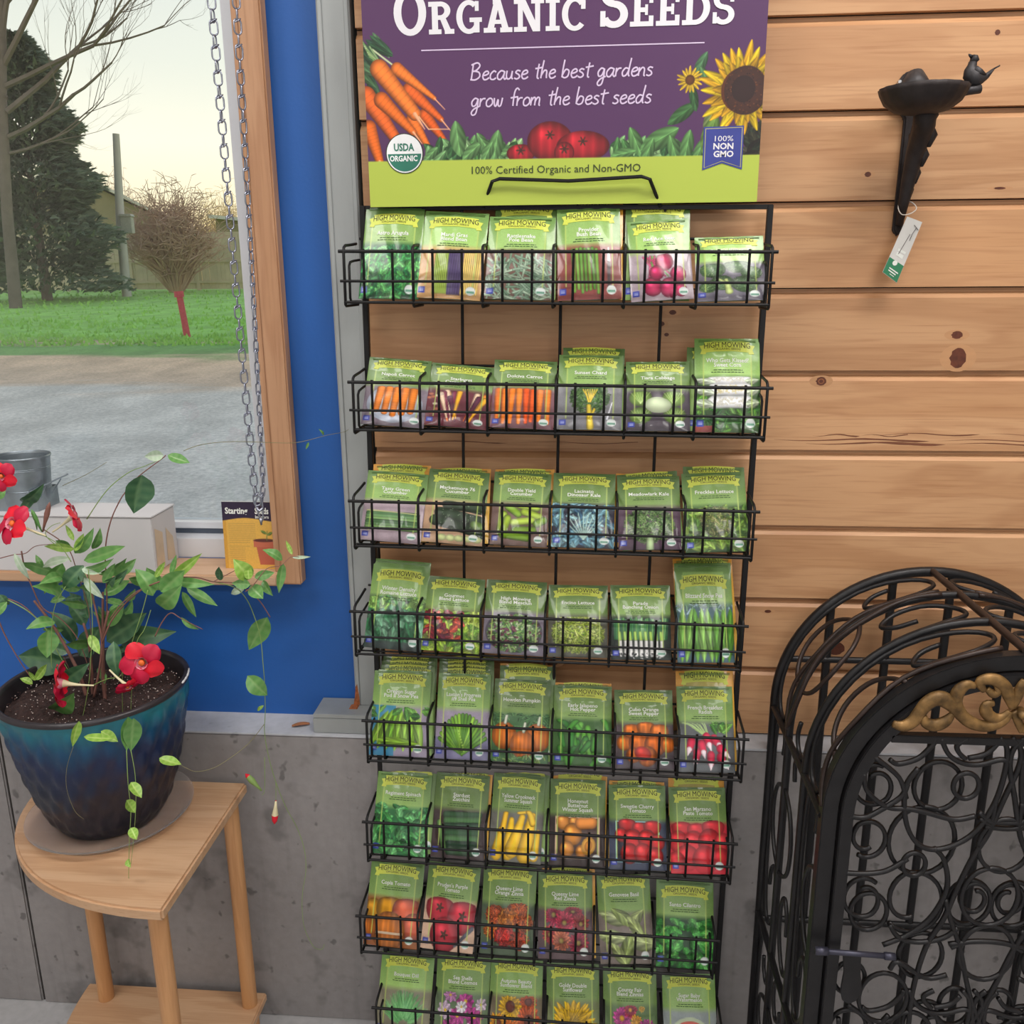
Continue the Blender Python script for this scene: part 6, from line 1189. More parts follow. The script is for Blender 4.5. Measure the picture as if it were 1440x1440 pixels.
    o = q.build('dead_leaf', mat('dead_leaf_brown', (150, 98, 66), .8, var=.25, scale=120), smooth=True); o.location = (-.540, -.022, .6640); o.rotation_euler = (0, 0, R(20)); tag(o, 'curled brown dead leaf on the concrete ledge', 'leaf')
    q = MB(); r = random.Random(8)
    pts = [(-.4400, .7025), (-.4365, .7045), (-.4330, .722), (-.4310, .742), (-.4275, .748), (-.4262, .735), (-.4245, .720), (-.4240, .7045)]
    q.prism(pts, -.0072, -.0045); q.prism([(-.4425, .7022), (-.4260, .7022), (-.4275, .7042), (-.4400, .7038)], -.022, -.005); o = q.build('rust_patch', mat('rust', (158, 92, 54), .9, var=.4, scale=200)); tag(o, 'orange rust flake at the foot of the grey column', 'rust patch')

# ================================================================= chains
def build_chains():
    ST = mat('zinc_chain_steel', (160, 164, 178), .32, metal=.9, var=.08, scale=80)
    def stad(hw, z0, z1, n=6):
        r = hw; pts = []
        for i in range(n+1): a = PI*i/n; pts.append((r*math.cos(a), 0, z1-r+r*math.sin(a)))
        for i in range(n+1): a = PI+PI*i/n; pts.append((r*math.cos(a), 0, z0+r+r*math.sin(a)))
        return pts
    q = MB()
    q.tube(stad(.0058, -.0175, .0045), .0014, 6, closed=True)
    lo = [Matrix.Rotation(R(62), 3, 'Z') @ Vector(p) for p in stad(.0046, .0005, .0185)]
    q.tube(lo, .0014, 6, closed=True)
    q.tube([(.0052*math.cos(2*PI*i/10), .0034*math.sin(2*PI*i/10), .0022+.0034*math.cos(2*PI*i/10)) for i in range(10)], .0011, 6, closed=True)
    lm_ = q.mesh('link', ST, True); pitch = .0358
    for lab, pts, ph in (('zinc double-loop chain nearer the window glass, left of the pair', [(-.5675, 1.128), (-.5710, 1.16), (-.5738, 1.5), (-.5738, 1.92), (-.572, 2.98)], .25), ('zinc double-loop chain strand hanging beside the wooden window casing, right of the pair', [(-.5600, 1.128), (-.5545, 1.16), (-.5445, 1.5), (-.535, 1.92), (-.515, 2.98)], 1.15)):
        t = thing('hanging_chain', lab, 'chain', (pts[0][0], -.08, pts[0][1]), 'hanging chain strands before the window')
        zc = pts[0][1]+.012; i = 0
        while zc < 2.97:
            for a, b in zip(pts, pts[1:]):
                if a[1] <= zc <= b[1]: break
            f = (zc-a[1])/(b[1]-a[1]); x = a[0]+(b[0]-a[0])*f; tl = math.atan2(b[0]-a[0], b[1]-a[1])
            o = link('link', lm_, t); o.matrix_basis = Matrix.Translation((x-pts[0][0], 0, zc-pts[0][1])) @ Matrix.Rotation(tl, 4, 'Y') @ Matrix.Rotation(ph+.55*math.sin(i*.13+ph), 4, 'Z')
            zc += pitch; i += 1
    q = MB(); q.tube(cat_rom([(-.5675, -.08, 1.136), (-.571, -.081, 1.126), (-.566, -.083, 1.108), (-.5635, -.082, 1.094), (-.560, -.080, 1.100), (-.559, -.079, 1.120), (-.5605, -.078, 1.136), (-.564, -.079, 1.141)], 4, True), .0016, 7, closed=True)
    q.tube(cat_rom([(-.569, -.08, 1.119), (-.5635, -.084, 1.114), (-.558, -.08, 1.119)], 4), .0022, 7)
    q.tube([(-.5635, -.082, 1.100), (-.563, -.082, 1.088)], [.003, .0018], 7)
    o = q.build('snap_hook', ST, smooth=True); tag(o, 'small zinc hook joining the lower ends of the two chains', 'hook')

# ================================================================= cast iron bird bath bracket
def build_birdbath():
    IR = mat('dark_cast_iron', (62, 60, 62), .55, metal=.5, var=.3, scale=60, bump=.3, bscale=150)
    IR2 = mat('brown_cast_iron', (50, 44, 44), .6, metal=.4, var=.3, scale=50, bump=.3, bscale=120)
    t = thing('bird_bath_bracket', 'black cast iron wall bracket with a small bird bath bowl, screwed to the pine wall', 'wall ornament', (.50, 0, 1.65))
    o3 = Vector((.50, 0, 1.65))
    def P(x, y, z): return (x-.50, y, z-1.65)
    q = MB(); q.prism([(a-.50, b-1.65) for a, b in [(.4985, 1.578), (.503, 1.570), (.509, 1.568), (.514, 1.575), (.524, 1.700), (.534, 1.765), (.535, 1.792), (.527, 1.808), (.510, 1.816), (.494, 1.811), (.483, 1.795), (.480, 1.765), (.500, 1.745), (.500, 1.700)]], -.010, -.0005); q.build('back_plate', IR2, t, bevel=.0025)
    # leafy scroll arm, widening upwards with stepped lobes
    q = MB()
    q.tube([P(.506, -.014, 1.585), P(.509, -.024, 1.64), P(.511, -.040, 1.69), P(.508, -.075, 1.725), P(.498, -.105, 1.744)], [.006, .011, .015, .018, .017], 10, flat=(1, .9))
    for i, (x, y, z, rr) in enumerate([(.516, -.020, 1.628, .006), (.520, -.028, 1.652, .0075), (.523, -.040, 1.676, .010), (.524, -.060, 1.702, .011), (.509, -.05, 1.69, .012), (.510, -.09, 1.725, .013)]):
        q.tube([P(x-.004, y+.006, z+.028), P(x, y, z+.010), P(x-.001, y-.002, z-.006)], [rr*.7, rr, rr*.25], 8)
    q.build('scroll_arm', IR2, t, smooth=True)
    # bowl, ribbed like a shell
    q = MB(); n = 64; cx, cy = .4875-.50, -.118
    def md(a, j): return 1+(.035*abs(math.cos(9*a)) if j in (2, 3, 4, 5, 6, 7) else 0)
    q.lathe([(.0, .085), (.022, .0845), (.038, .0885), (.051, .0985), (.0580, .1120), (.0600, .1185), (.0565, .1185), (.046, .107), (.030, .097), (.0, .092)], cx, cy, n, mod=md)
    q.build('bowl', IR2, t, smooth=True)
    q = MB()
    for sx in (-.022, .019): q.tube([P(.508+sx, -.0145, 1.797), P(.508+sx, -.009, 1.797)], [.0028, .0034], 10)
    q.build('screw_head', mat('bright_screw', (190, 190, 192), .3, metal=.9), t)
    q = MB(); q.tube([P(.508, -.010, 1.780), P(.508, -.020, 1.792), P(.508, -.014, 1.810)], [.020, .023, .011], 12); q.build('plate_boss', IR, t, smooth=True)
    # twig perch and bird
    q = MB(); q.tube([P(.541, -.118, 1.762), P(.552, -.119, 1.764), P(.566, -.120, 1.7655), P(.5665, -.120, 1.7660)], [.008, .0085, .0085, .004], 10, flat=(1, .75)); q.build('perch', IR, t, smooth=True)
    q = MB()
    body = [P(.5805, -.120, 1.7905), P(.573, -.120, 1.7825), P(.566, -.120, 1.7795), P(.560, -.120, 1.7790), P(.5545, -.120, 1.7805), P(.5510, -.120, 1.7850), P(.5500, -.120, 1.7910), P(.5510, -.120, 1.7965), P(.5515, -.120, 1.8010)]
    q.tube(body, [.0018, .0042, .0075, .0108, .0122, .0114, .0090, .0064, .0058], 12)
    q.tube([P(.5810, -.120, 1.7912), P(.589, -.120, 1.7955)], [.0018, .0014], 8, flat=(1.5, .7)); q.tube([P(.5735, -.120, 1.7820), P(.5815, -.120, 1.7912)], [.0036, .0018], 8, flat=(1.4, .7))
    b = q.build('bird', IR, t, smooth=True); b['label'] = 'small iron bird facing left with its tail raised'
    q = MB(); q.tube([P(.5560, -.120, 1.8005), P(.5525, -.120, 1.8048), P(.5490, -.120, 1.8060)], [.0052, .0066, .0052], 10); q.tube([P(.5495, -.120, 1.8075), P(.5455, -.120, 1.8105), P(.5440, -.120, 1.8118)], [.003, .0016, .0003], 8); q.build('head', IR, b, smooth=True)
    q = MB(); q.tube([P(.553, -.125, 1.772), P(.555, -.122, 1.777)], .0012, 6); q.tube([P(.559, -.125, 1.771), P(.560, -.122, 1.776)], .0012, 6); q.build('leg', IR, b)
    for s in (-1, 1):
        q = MB(); q.tube([P(.553, -.120+s*.0085, 1.792), P(.560, -.120+s*.0090, 1.786), P(.570, -.120+s*.005, 1.783)], [.0035, .0045, .001], 8, flat=(.5, 1)); q.build('wing', IR, b, smooth=True)
    # price tag on a loop of string
    t = thing('price_tag', 'white and green hang tag tied to the foot of the iron bracket', 'tag', (.517, -.03, 1.60))
    q = MB(); q.tube(cat_rom([(-.0, -.004, .002), (-.013, -.001, .000), (-.018, .006, .010), (-.010, .024, .021), (.002, .012, .020), (.008, .0, .010)], 5, True), .0009, 6, closed=True); q.build('string', mat('white_string', (214, 206, 196), .8), t, smooth=True)
    a, b_, c_, d_ = (-.006, -.003), (.018, -.012), (-.012, -.105), (-.036, -.088)
    def quad(q, f0, f1, y, mi=0, e0=0., e1=1.):
        def lerp(p, r_, f): return (p[0]+(r_[0]-p[0])*f, p[1]+(r_[1]-p[1])*f)
        p0, p1 = lerp(a, d_, f0), lerp(b_, c_, f0); p2, p3 = lerp(b_, c_, f1), lerp(a, d_, f1)
        w0, w1, w2, w3 = lerp(p0, p1, e0), lerp(p0, p1, e1), lerp(p3, p2, e1), lerp(p3, p2, e0)
        q.add([(w0[0], y, w0[1]), (w1[0], y, w1[1]), (w2[0], y, w2[1]), (w3[0], y, w3[1])], [(0, 1, 2, 3)], mi)
    TG = mat('tag_green', (44, 122, 84), .5); TWh = mat('tag_white', (206, 204, 200), .6)
    q = MB(); q.prism([a, b_, c_, d_], -.0035, -.0027); q.build('card', TWh, t)
    q = MB(); quad(q, .72, .995, -.0038, 0, .01, .99)
    quad(q, .86, .88, -.0041, 1, .25, .85); quad(q, .90, .92, -.0041, 1, .25, .75); quad(q, .945, .955, -.0041, 1, .4, .7)
    q.add([(-.018+.004*math.cos(k*PI/6), -.0041, -.074+.004*math.sin(k*PI/6)) for k in range(12)], [tuple(range(12))], 1)
    quad(q, .52, .56, -.0038, 1, .30, .8); quad(q, .58, .64, -.0038, 1, .30, .75)
    q.build('printed_panel', [TG, mat('tag_print_white', (226, 228, 222), .5)], t)
    q = MB(); q.tube([(.001, -.0041, -.030), (-.006, -.0041, -.044), (-.014, -.0041, -.060)], .0004, 4); q.tube([(.010, -.0041, -.020), (.004, -.0041, -.030), (.001, -.0041, -.040)], .0016, 5, flat=(1, .1)); q.tube([(.006, -.0041, -.016), (.013, -.0041, -.024)], .0011, 5, flat=(1, .1)); q.build('printed_twig', mat('tag_dark_print', (70, 54, 52), .6), t)

# ================================================================= plant stand, saucer, pot, plant
def qellipse(a, b, n=28, x0=-.64, y0=-.068, inset=0.0):
    pts = [(x0-inset, y0-inset)]
    for i in range(n+1):
        t = PI/2*i/n; pts.append((x0-inset-max(0, (a-2*inset))*math.sin(t)**.92*1.0, y0-inset-(b-2*inset)*math.cos(t)**.92))
    return pts
def build_stand():
    OAK = wood_mat('blond_wood', (214, 176, 140), (202, 160, 122), (180, 134, 96), 'X', 1.4, .45)
    OAKZ = wood_mat('blond_wood_upright', (206, 156, 108), (194, 142, 94), (170, 118, 74), 'Z', 1.4, .45)
    t = thing('plant_stand', 'blond wooden corner plant stand with a quarter-round top, round legs and a low shelf', 'plant stand', (-.80, -.2, 0))
    def sh(p): return [(x+.80, y+.2) for x, y in p]
    q = MB(); q.prismz(sh(qellipse(.40, .362)), .541, .563); q.build('top', OAK, t, bevel=.004)
    q = MB(); q.prismz(sh(qellipse(.385, .40, y0=-.068)), .052, .070); q.build('shelf', OAK, t, bevel=.003)
    for x, y in ((-.664, -.100), (-.664, -.402), (-.968, -.104)):
        q = MB(); q.tube([(x+.80, y+.2, .0), (x+.80, y+.2, .0518)], .0155, 20); q.build('foot', OAKZ, t, smooth=.8)
        q = MB(); q.tube([(x+.80, y+.2, .0702), (x+.80, y+.2, .5408)], .0152, 24); q.build('leg', OAKZ, t, smooth=.8)
    # saucer
    m, nt, b = new_mat('clear_plastic'); b.inputs['Base Color'].default_value = (.86, .82, .8, 1); b.inputs['Roughness'].default_value = .18; b.inputs['Transmission Weight'].default_value = .85; b.inputs['IOR'].default_value = 1.2
    t = thing('plant_saucer', 'clear plastic saucer under the blue pot', 'saucer', (-.848, -.187, .5632))
    q = MB(); q.lathe([(.0, .0004), (.120, .0004), (.124, .001), (.140, .016), (.1425, .0165), (.1425, .0175), (.139, .0174), (.1225, .0022), (.0, .0022)], n=56); q.build('dish', m, t, smooth=.9)
def glaze():
    m, nt, b = new_mat('teal_to_navy_glaze'); L = nt.links.new; N = nt.nodes.new
    b.inputs['Roughness'].default_value = .34; b.inputs['Coat Weight'].default_value = .1
    tc = N('ShaderNodeTexCoord'); sp = N('ShaderNodeSeparateXYZ'); L(tc.outputs['Object'], sp.inputs[0])
    n1 = N('ShaderNodeTexNoise'); n1.inputs['Scale'].default_value = 9; mp = N('ShaderNodeMapping'); mp.inputs['Scale'].default_value = (3, 3, .6); L(tc.outputs['Object'], mp.inputs[0]); L(mp.outputs[0], n1.inputs['Vector'])
    ma = N('ShaderNodeMath'); ma.operation = 'MULTIPLY_ADD'; ma.inputs[1].default_value = .075; L(n1.outputs[0], ma.inputs[0]); L(sp.outputs['Z'], ma.inputs[2])
    mr = N('ShaderNodeMapRange'); mr.inputs[1].default_value = .0; mr.inputs[2].default_value = .31; L(ma.outputs[0], mr.inputs[0])
    r = N('ShaderNodeValToRGB'); L(mr.outputs[0], r.inputs[0]); cr = r.color_ramp
    st = [(0, (12, 15, 26)), (.45, (14, 22, 44)), (.68, (14, 34, 74)), (.80, (12, 72, 108)), (.90, (30, 112, 128)), (1, (44, 108, 120))]
    while len(cr.elements) < len(st): cr.elements.new(.5)
    for e, (p, c) in zip(cr.elements, st): e.position = p; e.color = rgba(c)
    L(r.outputs[0], b.inputs['Base Color']); MATS['glaze'] = m
    return m
def build_plant():
    ox, oy, oz = -.848, -.187, .5658
    t = thing('potted_flowering_vine', 'red-flowered climbing vine in a teal and navy glazed pot on the wooden stand', 'potted plant', (ox, oy, oz))
    # pot with pressed leaf-like flutes
    prof = [(.0, .0), (.078, .0), (.088, .004), (.104, .030), (.1165, .065), (.1290, .110), (.1400, .160), (.1490, .210), (.1545, .245), (.1555, .252)]
    full = []
    for (r0, z0), (r1, z1) in zip(prof[2:], prof[3:]):
        for i in range(6): full.append((r0+(r1-r0)*i/6, z0+(z1-z0)*i/6))
    P_ = prof[:2]+full+[prof[-1]]
    zs = [p[1] for p in P_]
    def md(a, j):
        z = zs[j] if j < len(zs) else 0
        if z < .01 or z > .244: return 1.0
        k = 13; ph = math.sin(k*a)+.0; dia = abs(math.sin(k*a+z*42))*abs(math.sin(k*a-z*42))
        return 1+.04*(dia-.4)
    q = MB(); q.lathe(P_, n=144, mod=md); q.build('pot', glaze(), t, smooth=True)
    RIM = mat('dark_pot_lip', (48, 44, 48), .35, var=.2, scale=40)
    q = MB(); q.lathe([(.1548, .2515), (.1575, .2535), (.1585, .2570), (.1570, .2605), (.1530, .2625), (.1490, .2605), (.1470, .255), (.1435, .215), (.142, .19)], n=96); q.build('pot_rim', RIM, t, smooth=True)
    q = MB(); arc = [(.1568*math.cos(a), .1568*math.sin(a), .2605) for a in [R(2+i*2) for i in range(12)]]; q.tube(arc, [.0010+.0012*abs(math.sin(i*1.9)) for i in range(12)], 6); q.build('chipped_edge', mat('white_chip', (214, 214, 216), .6), t, smooth=True)
    SOIL = mat('dark_potting_soil', (52, 36, 34), .95, var=.5, scale=160, bump=1.0, bscale=220)
    q = MB(); r = random.Random(3); nr, na = 16, 72; vs = [(0, 0, .234)]
    for i in range(1, nr+1):
        for k in range(na):
            rr = .1435*i/nr; a = 2*PI*k/na; vs.append((rr*math.cos(a), rr*math.sin(a), .232+r.uniform(-.0035, .0035)-(.008 if i > nr-2 else 0)+.006*math.sin(a*2+1)*(i/nr)))
    fs = [(0, 1+k, 1+(k+1) % na) for k in range(na)]+[(1+(i-1)*na+k, 1+i*na+k, 1+i*na+(k+1) % na, 1+(i-1)*na+(k+1) % na) for i in range(1, nr) for k in range(na)]
    q.add(vs, fs); q.build('soil', SOIL, t)
    q = MB()
    for i in range(900):
        rr = .140*math.sqrt(r.random()); a = r.uniform(0, 6.28); s = r.uniform(.0006, .0017); x, y, z = rr*math.cos(a), rr*math.sin(a), .2345+.006*math.sin(a*2+1)*(rr/.1435)+r.uniform(-.001, .002)
        q.add([(x-s, y, z), (x, y-s, z), (x+s, y, z), (x, y+s, z), (x, y, z+s), (x, y, z-s)], [(0, 1, 4), (1, 2, 4), (2, 3, 4), (3, 0, 4), (1, 0, 5), (2, 1, 5), (3, 2, 5), (0, 3, 5)], 0 if r.random() < .35 else 1)
    o = q.build('perlite', [mat('perlite_white', (200, 186, 180), .8), mat('soil_crumbs', (84, 58, 52), .9)], t); o['kind'] = 'stuff'
    SM = {'w': mat('woody_stem', (134, 92, 82), .6, var=.2, scale=60), 'g': mat('green_stem', (132, 160, 88), .5, var=.12), 't': mat('thin_tendril', (128, 124, 86), .6, var=.12)}
    off = Vector((ox, oy, oz))
    rng = random.Random(12)
    for k, r0, pts in STEMS:
        pp = cat_rom([Vector(p)-off for p in pts], 5); n = len(pp)
        q = MB(); q.tube(pp, [r0*.001*(1.0-.45*i/n)*.62 for i in range(n)], 7); q.build({'w': 'stem', 'g': 'shoot', 't': 'tendril'}[k], SM[k], t, smooth=True)
    # extra stems rising from the soil under the leaf clusters
    for x, y, px, pz in [(-.012, .01, -.006, .10), (.018, -.004, .030, .12), (-.02, .004, -.060, .13), (.006, .018, .02, .14)]:
        q = MB(); q.tube(cat_rom([(x, y, .228), (x*.6+px*.3, y, .228+pz*.4), (px, y, .228+pz), (px*1.5, y*.7, .228+pz*1.4)], 5), [.0034-.0001*i for i in range(16)], 8); q.build('stem', SM['w'], t, smooth=True)
    def leafmat(nm, c, vein):
        m, nt, b = new_mat(nm); L = nt.links.new; N = nt.nodes.new; b.inputs['Roughness'].default_value = .38
        a = N('ShaderNodeAttribute'); a.attribute_name = 'vein'; n = N('ShaderNodeTexNoise'); n.inputs['Scale'].default_value = 60; tc = N('ShaderNodeTexCoord'); L(tc.outputs['Object'], n.inputs[0])
        mx = N('ShaderNodeMix'); mx.data_type = 'RGBA'; mx.inputs[6].default_value = rgba(c); mx.inputs[7].default_value = rgba(vein); L(a.outputs['Fac'], mx.inputs[0])
        hs = N('ShaderNodeHueSaturation'); mr = N('ShaderNodeMapRange'); mr.inputs[3].default_value = .75; mr.inputs[4].default_value = 1.25; L(n.outputs[0], mr.inputs[0]); L(mr.outputs[0], hs.inputs['Value']); L(mx.outputs[2], hs.inputs['Color']); L(hs.outputs[0], b.inputs['Base Color'])
        b.inputs['Subsurface Weight'].default_value = 0.0
        return m
    LM = [leafmat('leaf_dark_green', (56, 98, 68), (96, 132, 92)), leafmat('leaf_green', (92, 146, 74), (128, 168, 100)), leafmat('leaf_lime', (128, 172, 62), (176, 204, 110)), leafmat('leaf_silvery', (172, 196, 166), (200, 214, 196))]
    camp = Vector((0, -1.55937701, H))
    def leaf(b, tip, w, tone, tw, par, nm='leaf'):
        b = Vector(b); tip = Vector(tip); d = tip-b; l = d.length; dn = d.normalized()
        view = (camp-(b+off)).normalized(); side = dn.cross(view)
        if side.length < .1: side = dn.orthogonal()
        side.normalize(); side = Matrix.Rotation(tw, 3, dn) @ side; nrm = side.cross(dn).normalized()
        if nrm.dot(view) < 0: nrm = -nrm
        n = 9; m_ = 4; vs = []; vn = []
        bend = l*.10*math.copysign(1, tw)+l*.05
        for i in range(n+1):
            s = i/n; wv = w*.5*(math.sin(PI*min(1, s**.78))**.85 if 0 < s < 1 else .02)*(1.0 if s < .75 else (1-(s-.75)*.8))
            c = b+d*s+nrm*(bend*math.sin(PI*s))
            for k in range(-m_, m_+1):
                f = k/m_; vs.append(c+side*wv*f+nrm*(abs(f)*wv*.32+.06*wv*math.sin(s*16)*abs(f))); vn.append(1.0 if k == 0 else (.45 if (i % 2 and abs(k) < m_) else (.35 if abs(k) == m_ else 0)))
        W_ = 2*m_+1
        q = MB(); q.add(vs, [(i*W_+k, i*W_+k+1, (i+1)*W_+k+1, (i+1)*W_+k) for i in range(n) for k in range(W_-1)])
        me = q.mesh(nm, LM[tone], True); at = me.attributes.new('vein', 'FLOAT', 'POINT'); at.data.foreach_set('value', vn)
        return link(nm, me, par)
    for b, tp, w, tone, tw in LEAVES: leaf(Vector(b)-off, Vector(tp)-off, w, tone, tw*1.2, t)
    # more leaves crowding the middle of the plant
    for i in range(34):
        a = rng.uniform(0, 6.28); rr = rng.uniform(.0, .075); z = rng.uniform(.27, .47)
        b = Vector((rr*math.cos(a)-.005, rr*math.sin(a)*.8+.03, z)); l = rng.uniform(.025, .055)
        leaf(b, b+Vector((math.cos(a)*l, math.sin(a)*l-.005, rng.uniform(-.3, .8)*l)), l*rng.uniform(.36, .55), rng.choice([0, 0, 1, 1, 1]), rng.uniform(-.9, .9), t)
    RED = mat('flower_red', (226, 16, 46), .5, var=.12, scale=40); RED2 = mat('flower_crimson', (196, 12, 60), .5, var=.12, scale=40); TUBE = mat('flower_tube_cream', (226, 216, 176), .5, var=.1); PK = mat('flower_pink', (222, 130, 150), .5); YL = mat('flower_throat', (236, 110, 40), .5)
    for c, b, rad, fv in FLOWERS:
        c = Vector(c)-off; b = Vector(b)-off; f = Vector(fv).normalized()
        q = MB(); ax = c-b
        pts = cat_rom([b, b+ax*.35, b+ax*.75-f*rad*.15, c-f*rad*.25, c-f*rad*.02], 4); n = len(pts)
        q.tube(pts, [.0014+(rad*.30-.0014)*(i/(n-1))**2.2 for i in range(n)], 12, caps=False)
        me = q.mesh('corolla', [TUBE, PK], True)
        me.polygons.foreach_set('material_index', [1 if i//12 > n*.68 else 0 for i in range(len(me.polygons))])
        fl = link('corolla', me, t); fl['label'] = 'cream to pink flower tube with red petals'
        u = f.orthogonal().normalized(); v = f.cross(u)
        for k in range(5):
            a0 = 2*PI*k/5+.3; vs = []; nn = 7
            for i in range(nn+1):
                s = i/nn; wv = .40+.66*math.sin(PI*min(.97, s*.86+.1))
                for j in range(-3, 4):
                    ff = j/3; aa = a0+ff*wv*.80+.35*s; rr_ = rad*(.22+.80*s*(1-.14*ff*ff))
                    hh = rad*(-.10+.30*s-.40*s*s)+.05*rad*math.sin(j*2.1+k*2)*s+.05*rad*ff
                    vs.append(c+(u*math.cos(aa)+v*math.sin(aa))*rr_+f*hh)
            q = MB(); q.add(vs, [(i*7+j, i*7+j+1, (i+1)*7+j+1, (i+1)*7+j) for i in range(nn) for j in range(6)])
            q.build('petal', RED if k % 2 else RED2, fl, smooth=True)
        q = MB(); q.tube([c-f*rad*.14, c-f*rad*.02], [rad*.16, rad*.11], 12); q.build('throat', YL, fl, smooth=True)
    for a, b, w, k in BUDS:
        a = Vector(a)-off; b = Vector(b)-off; d = b-a
        q = MB(); q.tube([a, a+d*.3, a+d*.6, a+d*.85, b], [w*.25, w*.55, w, w*.8, w*.1], 10)
        me = q.mesh('bud', [{'p': TUBE, 'q': SM['g'], 'g': LM[1], 'r': SM['w']}[k], RED if k in 'pq' else LM[1]], True)
        me.polygons.foreach_set('material_index', [1 if (i//10 >= 2 and k == 'p') or (i//10 >= 3 and k == 'q') else 0 for i in range(len(me.polygons))]); link('bud', me, t)

# ================================================================= wrought iron arbour with gate
def build_arbour():
    IR = mat('black_wrought_iron', (30, 29, 31), .42, metal=.3, var=.25, scale=40, bump=.15, bscale=90)
    IRB = mat('brown_black_iron', (50, 38, 34), .45, metal=.3, var=.3, scale=30)
    GD = mat('antique_gold_casting', (128, 98, 58), .5, metal=.45, var=.6, scale=60, bump=.5, bscale=80)
    cx, Rr, sp = .604, .247, .766
    t = thing('iron_garden_arbour', 'black wrought iron arched arbour with a scrollwork gate and gold crest, standing against the wall', 'arbour', (cx, -.23, 0))
    def S(tt, y, rad=Rr):       # point on the arbour's skin: tt up the left leg, over the arch, down the right leg
        half = sp+PI*Rr/2; m_ = 1
        if tt > half: tt = 2*half-tt; m_ = -1
        if tt <= sp: x, z = -rad, tt
        else:
            a = (tt-sp)/Rr; x, z = -rad*math.cos(a), sp+rad*math.sin(a)
        return Vector((x*m_, y+.23, z))
    half = sp+PI*Rr/2
    YS = [-.055, -.170, -.285, -.395]
    for i, y in enumerate(YS[:3]):
        ts = [0, sp*.5]+[sp+(2*(half-sp))*k/40 for k in range(41)]+[2*half-sp*.5, 2*half]
        q = MB(); q.tube([S(tt, y) for tt in ts], [.0088, .0066, .0066][i], 10); q.build('hoop', IR, t, smooth=True)
    # rear panel
    for x in (.441, .542, .640, .742):
        zt = sp+math.sqrt(max(0, Rr**2-(x-cx)**2)); q = MB(); q.tube([(x-cx, .175, .01), (x-cx, .175, zt)], .0075, 8); q.build('rear_bar', IR, t, smooth=1.0)
    for z in (.846, .30):
        hw = math.sqrt(Rr**2-max(0, z-sp)**2); q = MB(); q.tube([(-hw, .172, z), (hw, .172, z)], .0062, 8); q.build('rear_cross_bar', IR, t, smooth=1.0)
    # bars running front to back over the skin
    for tt in (.02, .315, sp-.015, half, 2*half-sp+.015, 2*half-.315, 2*half-.02):
        q = MB(); q.tube([S(tt, -.055, Rr+.002), S(tt, -.395, Rr+.002)], .0058, 8); q.build('purlin_bar', IRB if tt == half else IR, t, smooth=1.0)
    # wire scrolls in the bays between hoops
    units = [
     [(.13, .62), (.06, .66), (.01, .50), (.03, .22), (.16, .08), (.45, .06), (.74, .10), (.93, .26), (.955, .52), (.86, .78), (.73, .80), (.655, .64), (.70, .44), (.78, .40)],
     [(.22, .96), (.27, .60), (.37, .42), (.49, .46), (.56, .66), (.60, .96)],
     [(.93, .94), (.80, .98), (.60, .90), (.40, .94), (.22, .82), (.11, .90), (.04, 1.02)],
    ]
    segs = [(sp-.015, half), (.315, sp-.015), (.02, .315)]
    for si, (t0, t1) in enumerate(segs):
        for bi in range(3):
            y0, y1 = YS[bi], YS[bi+1]
            for ui, un in enumerate(units):
                if si and ui == 2: continue
                for mir in (0, 1):
                    pts = []
                    for a, b in cat_rom([Vector((p[0], p[1], 0)) for p in un], 4) and [(p.x, p.y) for p in cat_rom([Vector((p[0], p[1], 0)) for p in un], 4)]:
                        if bi % 2: b = 1-b
                        if si == 1: a = 1-a
                        tt = t0+(t1-t0)*a; tt = 2*half-tt if mir else tt
                        pts.append(S(tt, y0+(y1-y0)*b, Rr-.004+.004*ui))
                    q = MB(); q.tube(pts, .0038, 6); q.build('scroll_wire', IRB if (si == 0 and ui) else IR, t, smooth=True)
    # front arch: flat bar
    def flat_arch(ro, ri, y0, y1, nm, m, par, z0=0.0):
        n = 48; sec = []
        for z in (z0, sp*.5, sp): sec.append((-1, z, None))
        path = [('l', z0), ('l', sp*.5)]+[('a', PI*k/n) for k in range(n+1)]+[('r', sp*.5), ('r', z0)]
        vs = []
        for kd, v in path:
            for rad, y in ((ro, y0), (ri, y0), (ri, y1), (ro, y1)):
                if kd == 'l': vs.append((-rad, y+.23, v))
                elif kd == 'r': vs.append((rad, y+.23, v))
                else: vs.append((-rad*math.cos(v), y+.23, sp-.006+rad*math.sin(v)))
        N_ = len(path); fs = [(i*4+k, i*4+(k+1) % 4, (i+1)*4+(k+1) % 4, (i+1)*4+k) for i in range(N_-1) for k in range(4)]+[(3, 2, 1, 0), tuple((N_-1)*4+k for k in range(4))]
        q = MB(); q.add(vs, fs); return q.build(nm, m, par, bevel=.0012)
    flat_arch(.252, .2300, -.405, -.385, 'front_arch', IR, t)
    gate = flat_arch(.2275, .2095, -.412, -.394, 'gate', IR, t, .02); gate['label'] = 'scrollwork gate leaf within the front arch'
    yg = -.405+.23
    q = MB(); q.box(-.170, .170, yg-.007, yg+.006, .880, .892); q.build('cross_bar', IR, gate, bevel=.001)
    q = MB(); q.box(-.209, .209, yg-.007, yg+.006, .05, .062); q.build('cross_bar', IR, gate, bevel=.001)
    q = MB(); q.box(-.006, .006, yg-.006, yg+.006, .062, .88)
    # rings and scrolls, the measured left half mirrored to the right
    def ringp(x, z, rx, rz, j):
        a0 = .8+j*1.7; n = 26
        return [(x+rx*math.cos(a0+2*PI*i/n), yg+.004*math.sin(j*2.1), z+rz*math.sin(a0+2*PI*i/n)) for i in range(n)]
    allr = list(DOOR_RINGS)
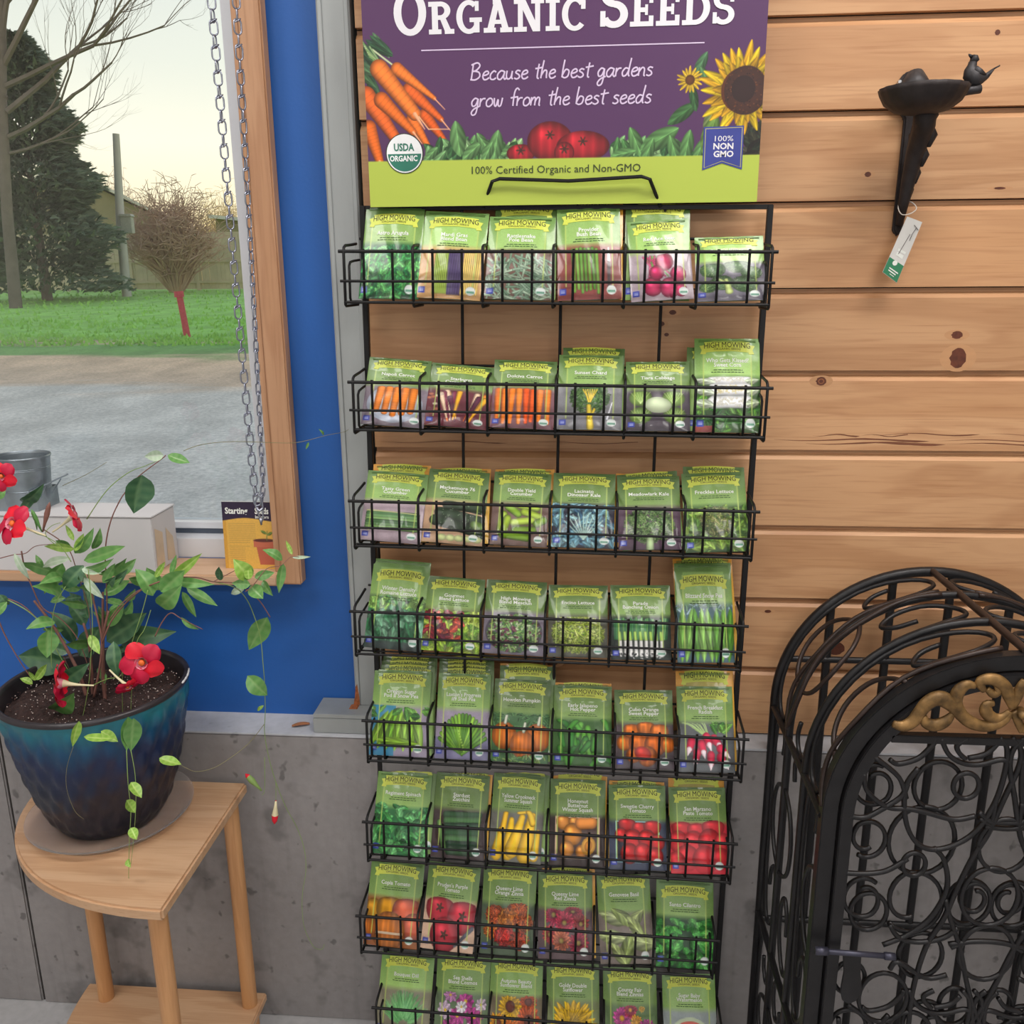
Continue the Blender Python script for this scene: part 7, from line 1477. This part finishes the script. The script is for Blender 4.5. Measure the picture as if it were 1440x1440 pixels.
    extra = [(x, z-.42, a, b) for (x, z, a, b) in DOOR_RINGS if z > .56]
    for j, (x, z, a, b) in enumerate(allr+extra):
        if z < .09: continue
        for mir in (0, 1):
            xx = (x-cx)*(-1 if mir else 1)
            if mir and abs(xx) < .012: continue
            q = MB()
            if j % 3 == 0:     # curl: a ring whose end turns inwards
                n = 30; q.tube([(xx+(1-.55*max(0, (i-18)/12))*a*math.cos(1.2+j+2*PI*1.15*i/n)*(-1 if mir else 1), yg+.003, z+(1-.55*max(0, (i-18)/12))*b*math.sin(1.2+j+2*PI*1.15*i/n)) for i in range(n+1)], .0036, 6)
            else: q.tube(ringp(xx, z, a, b, j), .0036, 6, closed=True)
            q.build('ring', IR, gate, smooth=True)
    for s in DOOR_SCROLLS:
        for dz in (0, -.42):
            if dz and min(p[1] for p in s) < .5: continue
            for mir in (0, 1):
                pts = [((x-cx)*(-1 if mir else 1), yg-.004, z+dz) for x, z in s if z+dz > .055]
                if len(pts) < 2: continue
                q = MB(); q.tube(cat_rom(pts, 5), .0038, 6); q.build('scroll', IR, gate, smooth=True)
    # gold crest
    crest = None
    for i, s in enumerate(GOLD):
        for mir in (0, 1):
            pts = cat_rom([((x-cx)*(-1 if mir else 1), yg-.010, z) for x, z, r_ in s], 4); rs = [p.x for p in cat_rom([Vector((r_*.001*.80, 0, 0)) for x, z, r_ in s], 4)]
            q = MB(); q.tube(pts, rs, 10, flat=(.9, 1.25))
            if crest is None: crest = q.build('gold_crest', GD, t, smooth=True); crest['label'] = 'gilded acanthus scroll crest'
            else: q.build('leaf_scroll', GD, crest, smooth=True)
    q = MB(); q.tube([(-.006, yg-.022, .932), (-.006, yg-.006, .932)], [.004, .009], 10); q.build('rosette', GD, crest, smooth=True)
    # latch
    q = MB(); q.tube([(.355-cx, yg-.017, .541), (.470-cx, yg-.017, .537)], .0042, 10); q.tube([(.355-cx, yg-.017, .541), (.373-cx, yg-.017, .5405)], .0064, 10); q.tube([(.455-cx, yg-.017, .5375), (.470-cx, yg-.017, .537)], .0058, 10); q.build('latch_bolt', mat('grey_latch_steel', (70, 70, 84), .4, metal=.6), t, smooth=True)
    q = MB(); q.prism([(.397-cx, .534), (.424-cx, .532), (.426-cx, .50), (.431-cx, .468), (.424-cx, .450), (.413-cx, .443), (.403-cx, .450), (.399-cx, .468), (.401-cx, .50)], yg-.012, yg-.009); q.build('latch_plate', IR, t, bevel=.0008)

build_room()
build_outside()
build_rack()
build_packets()
build_sign()
build_arbour()
build_stand()
build_plant()
build_sill_things()
build_chains()
build_birdbath()
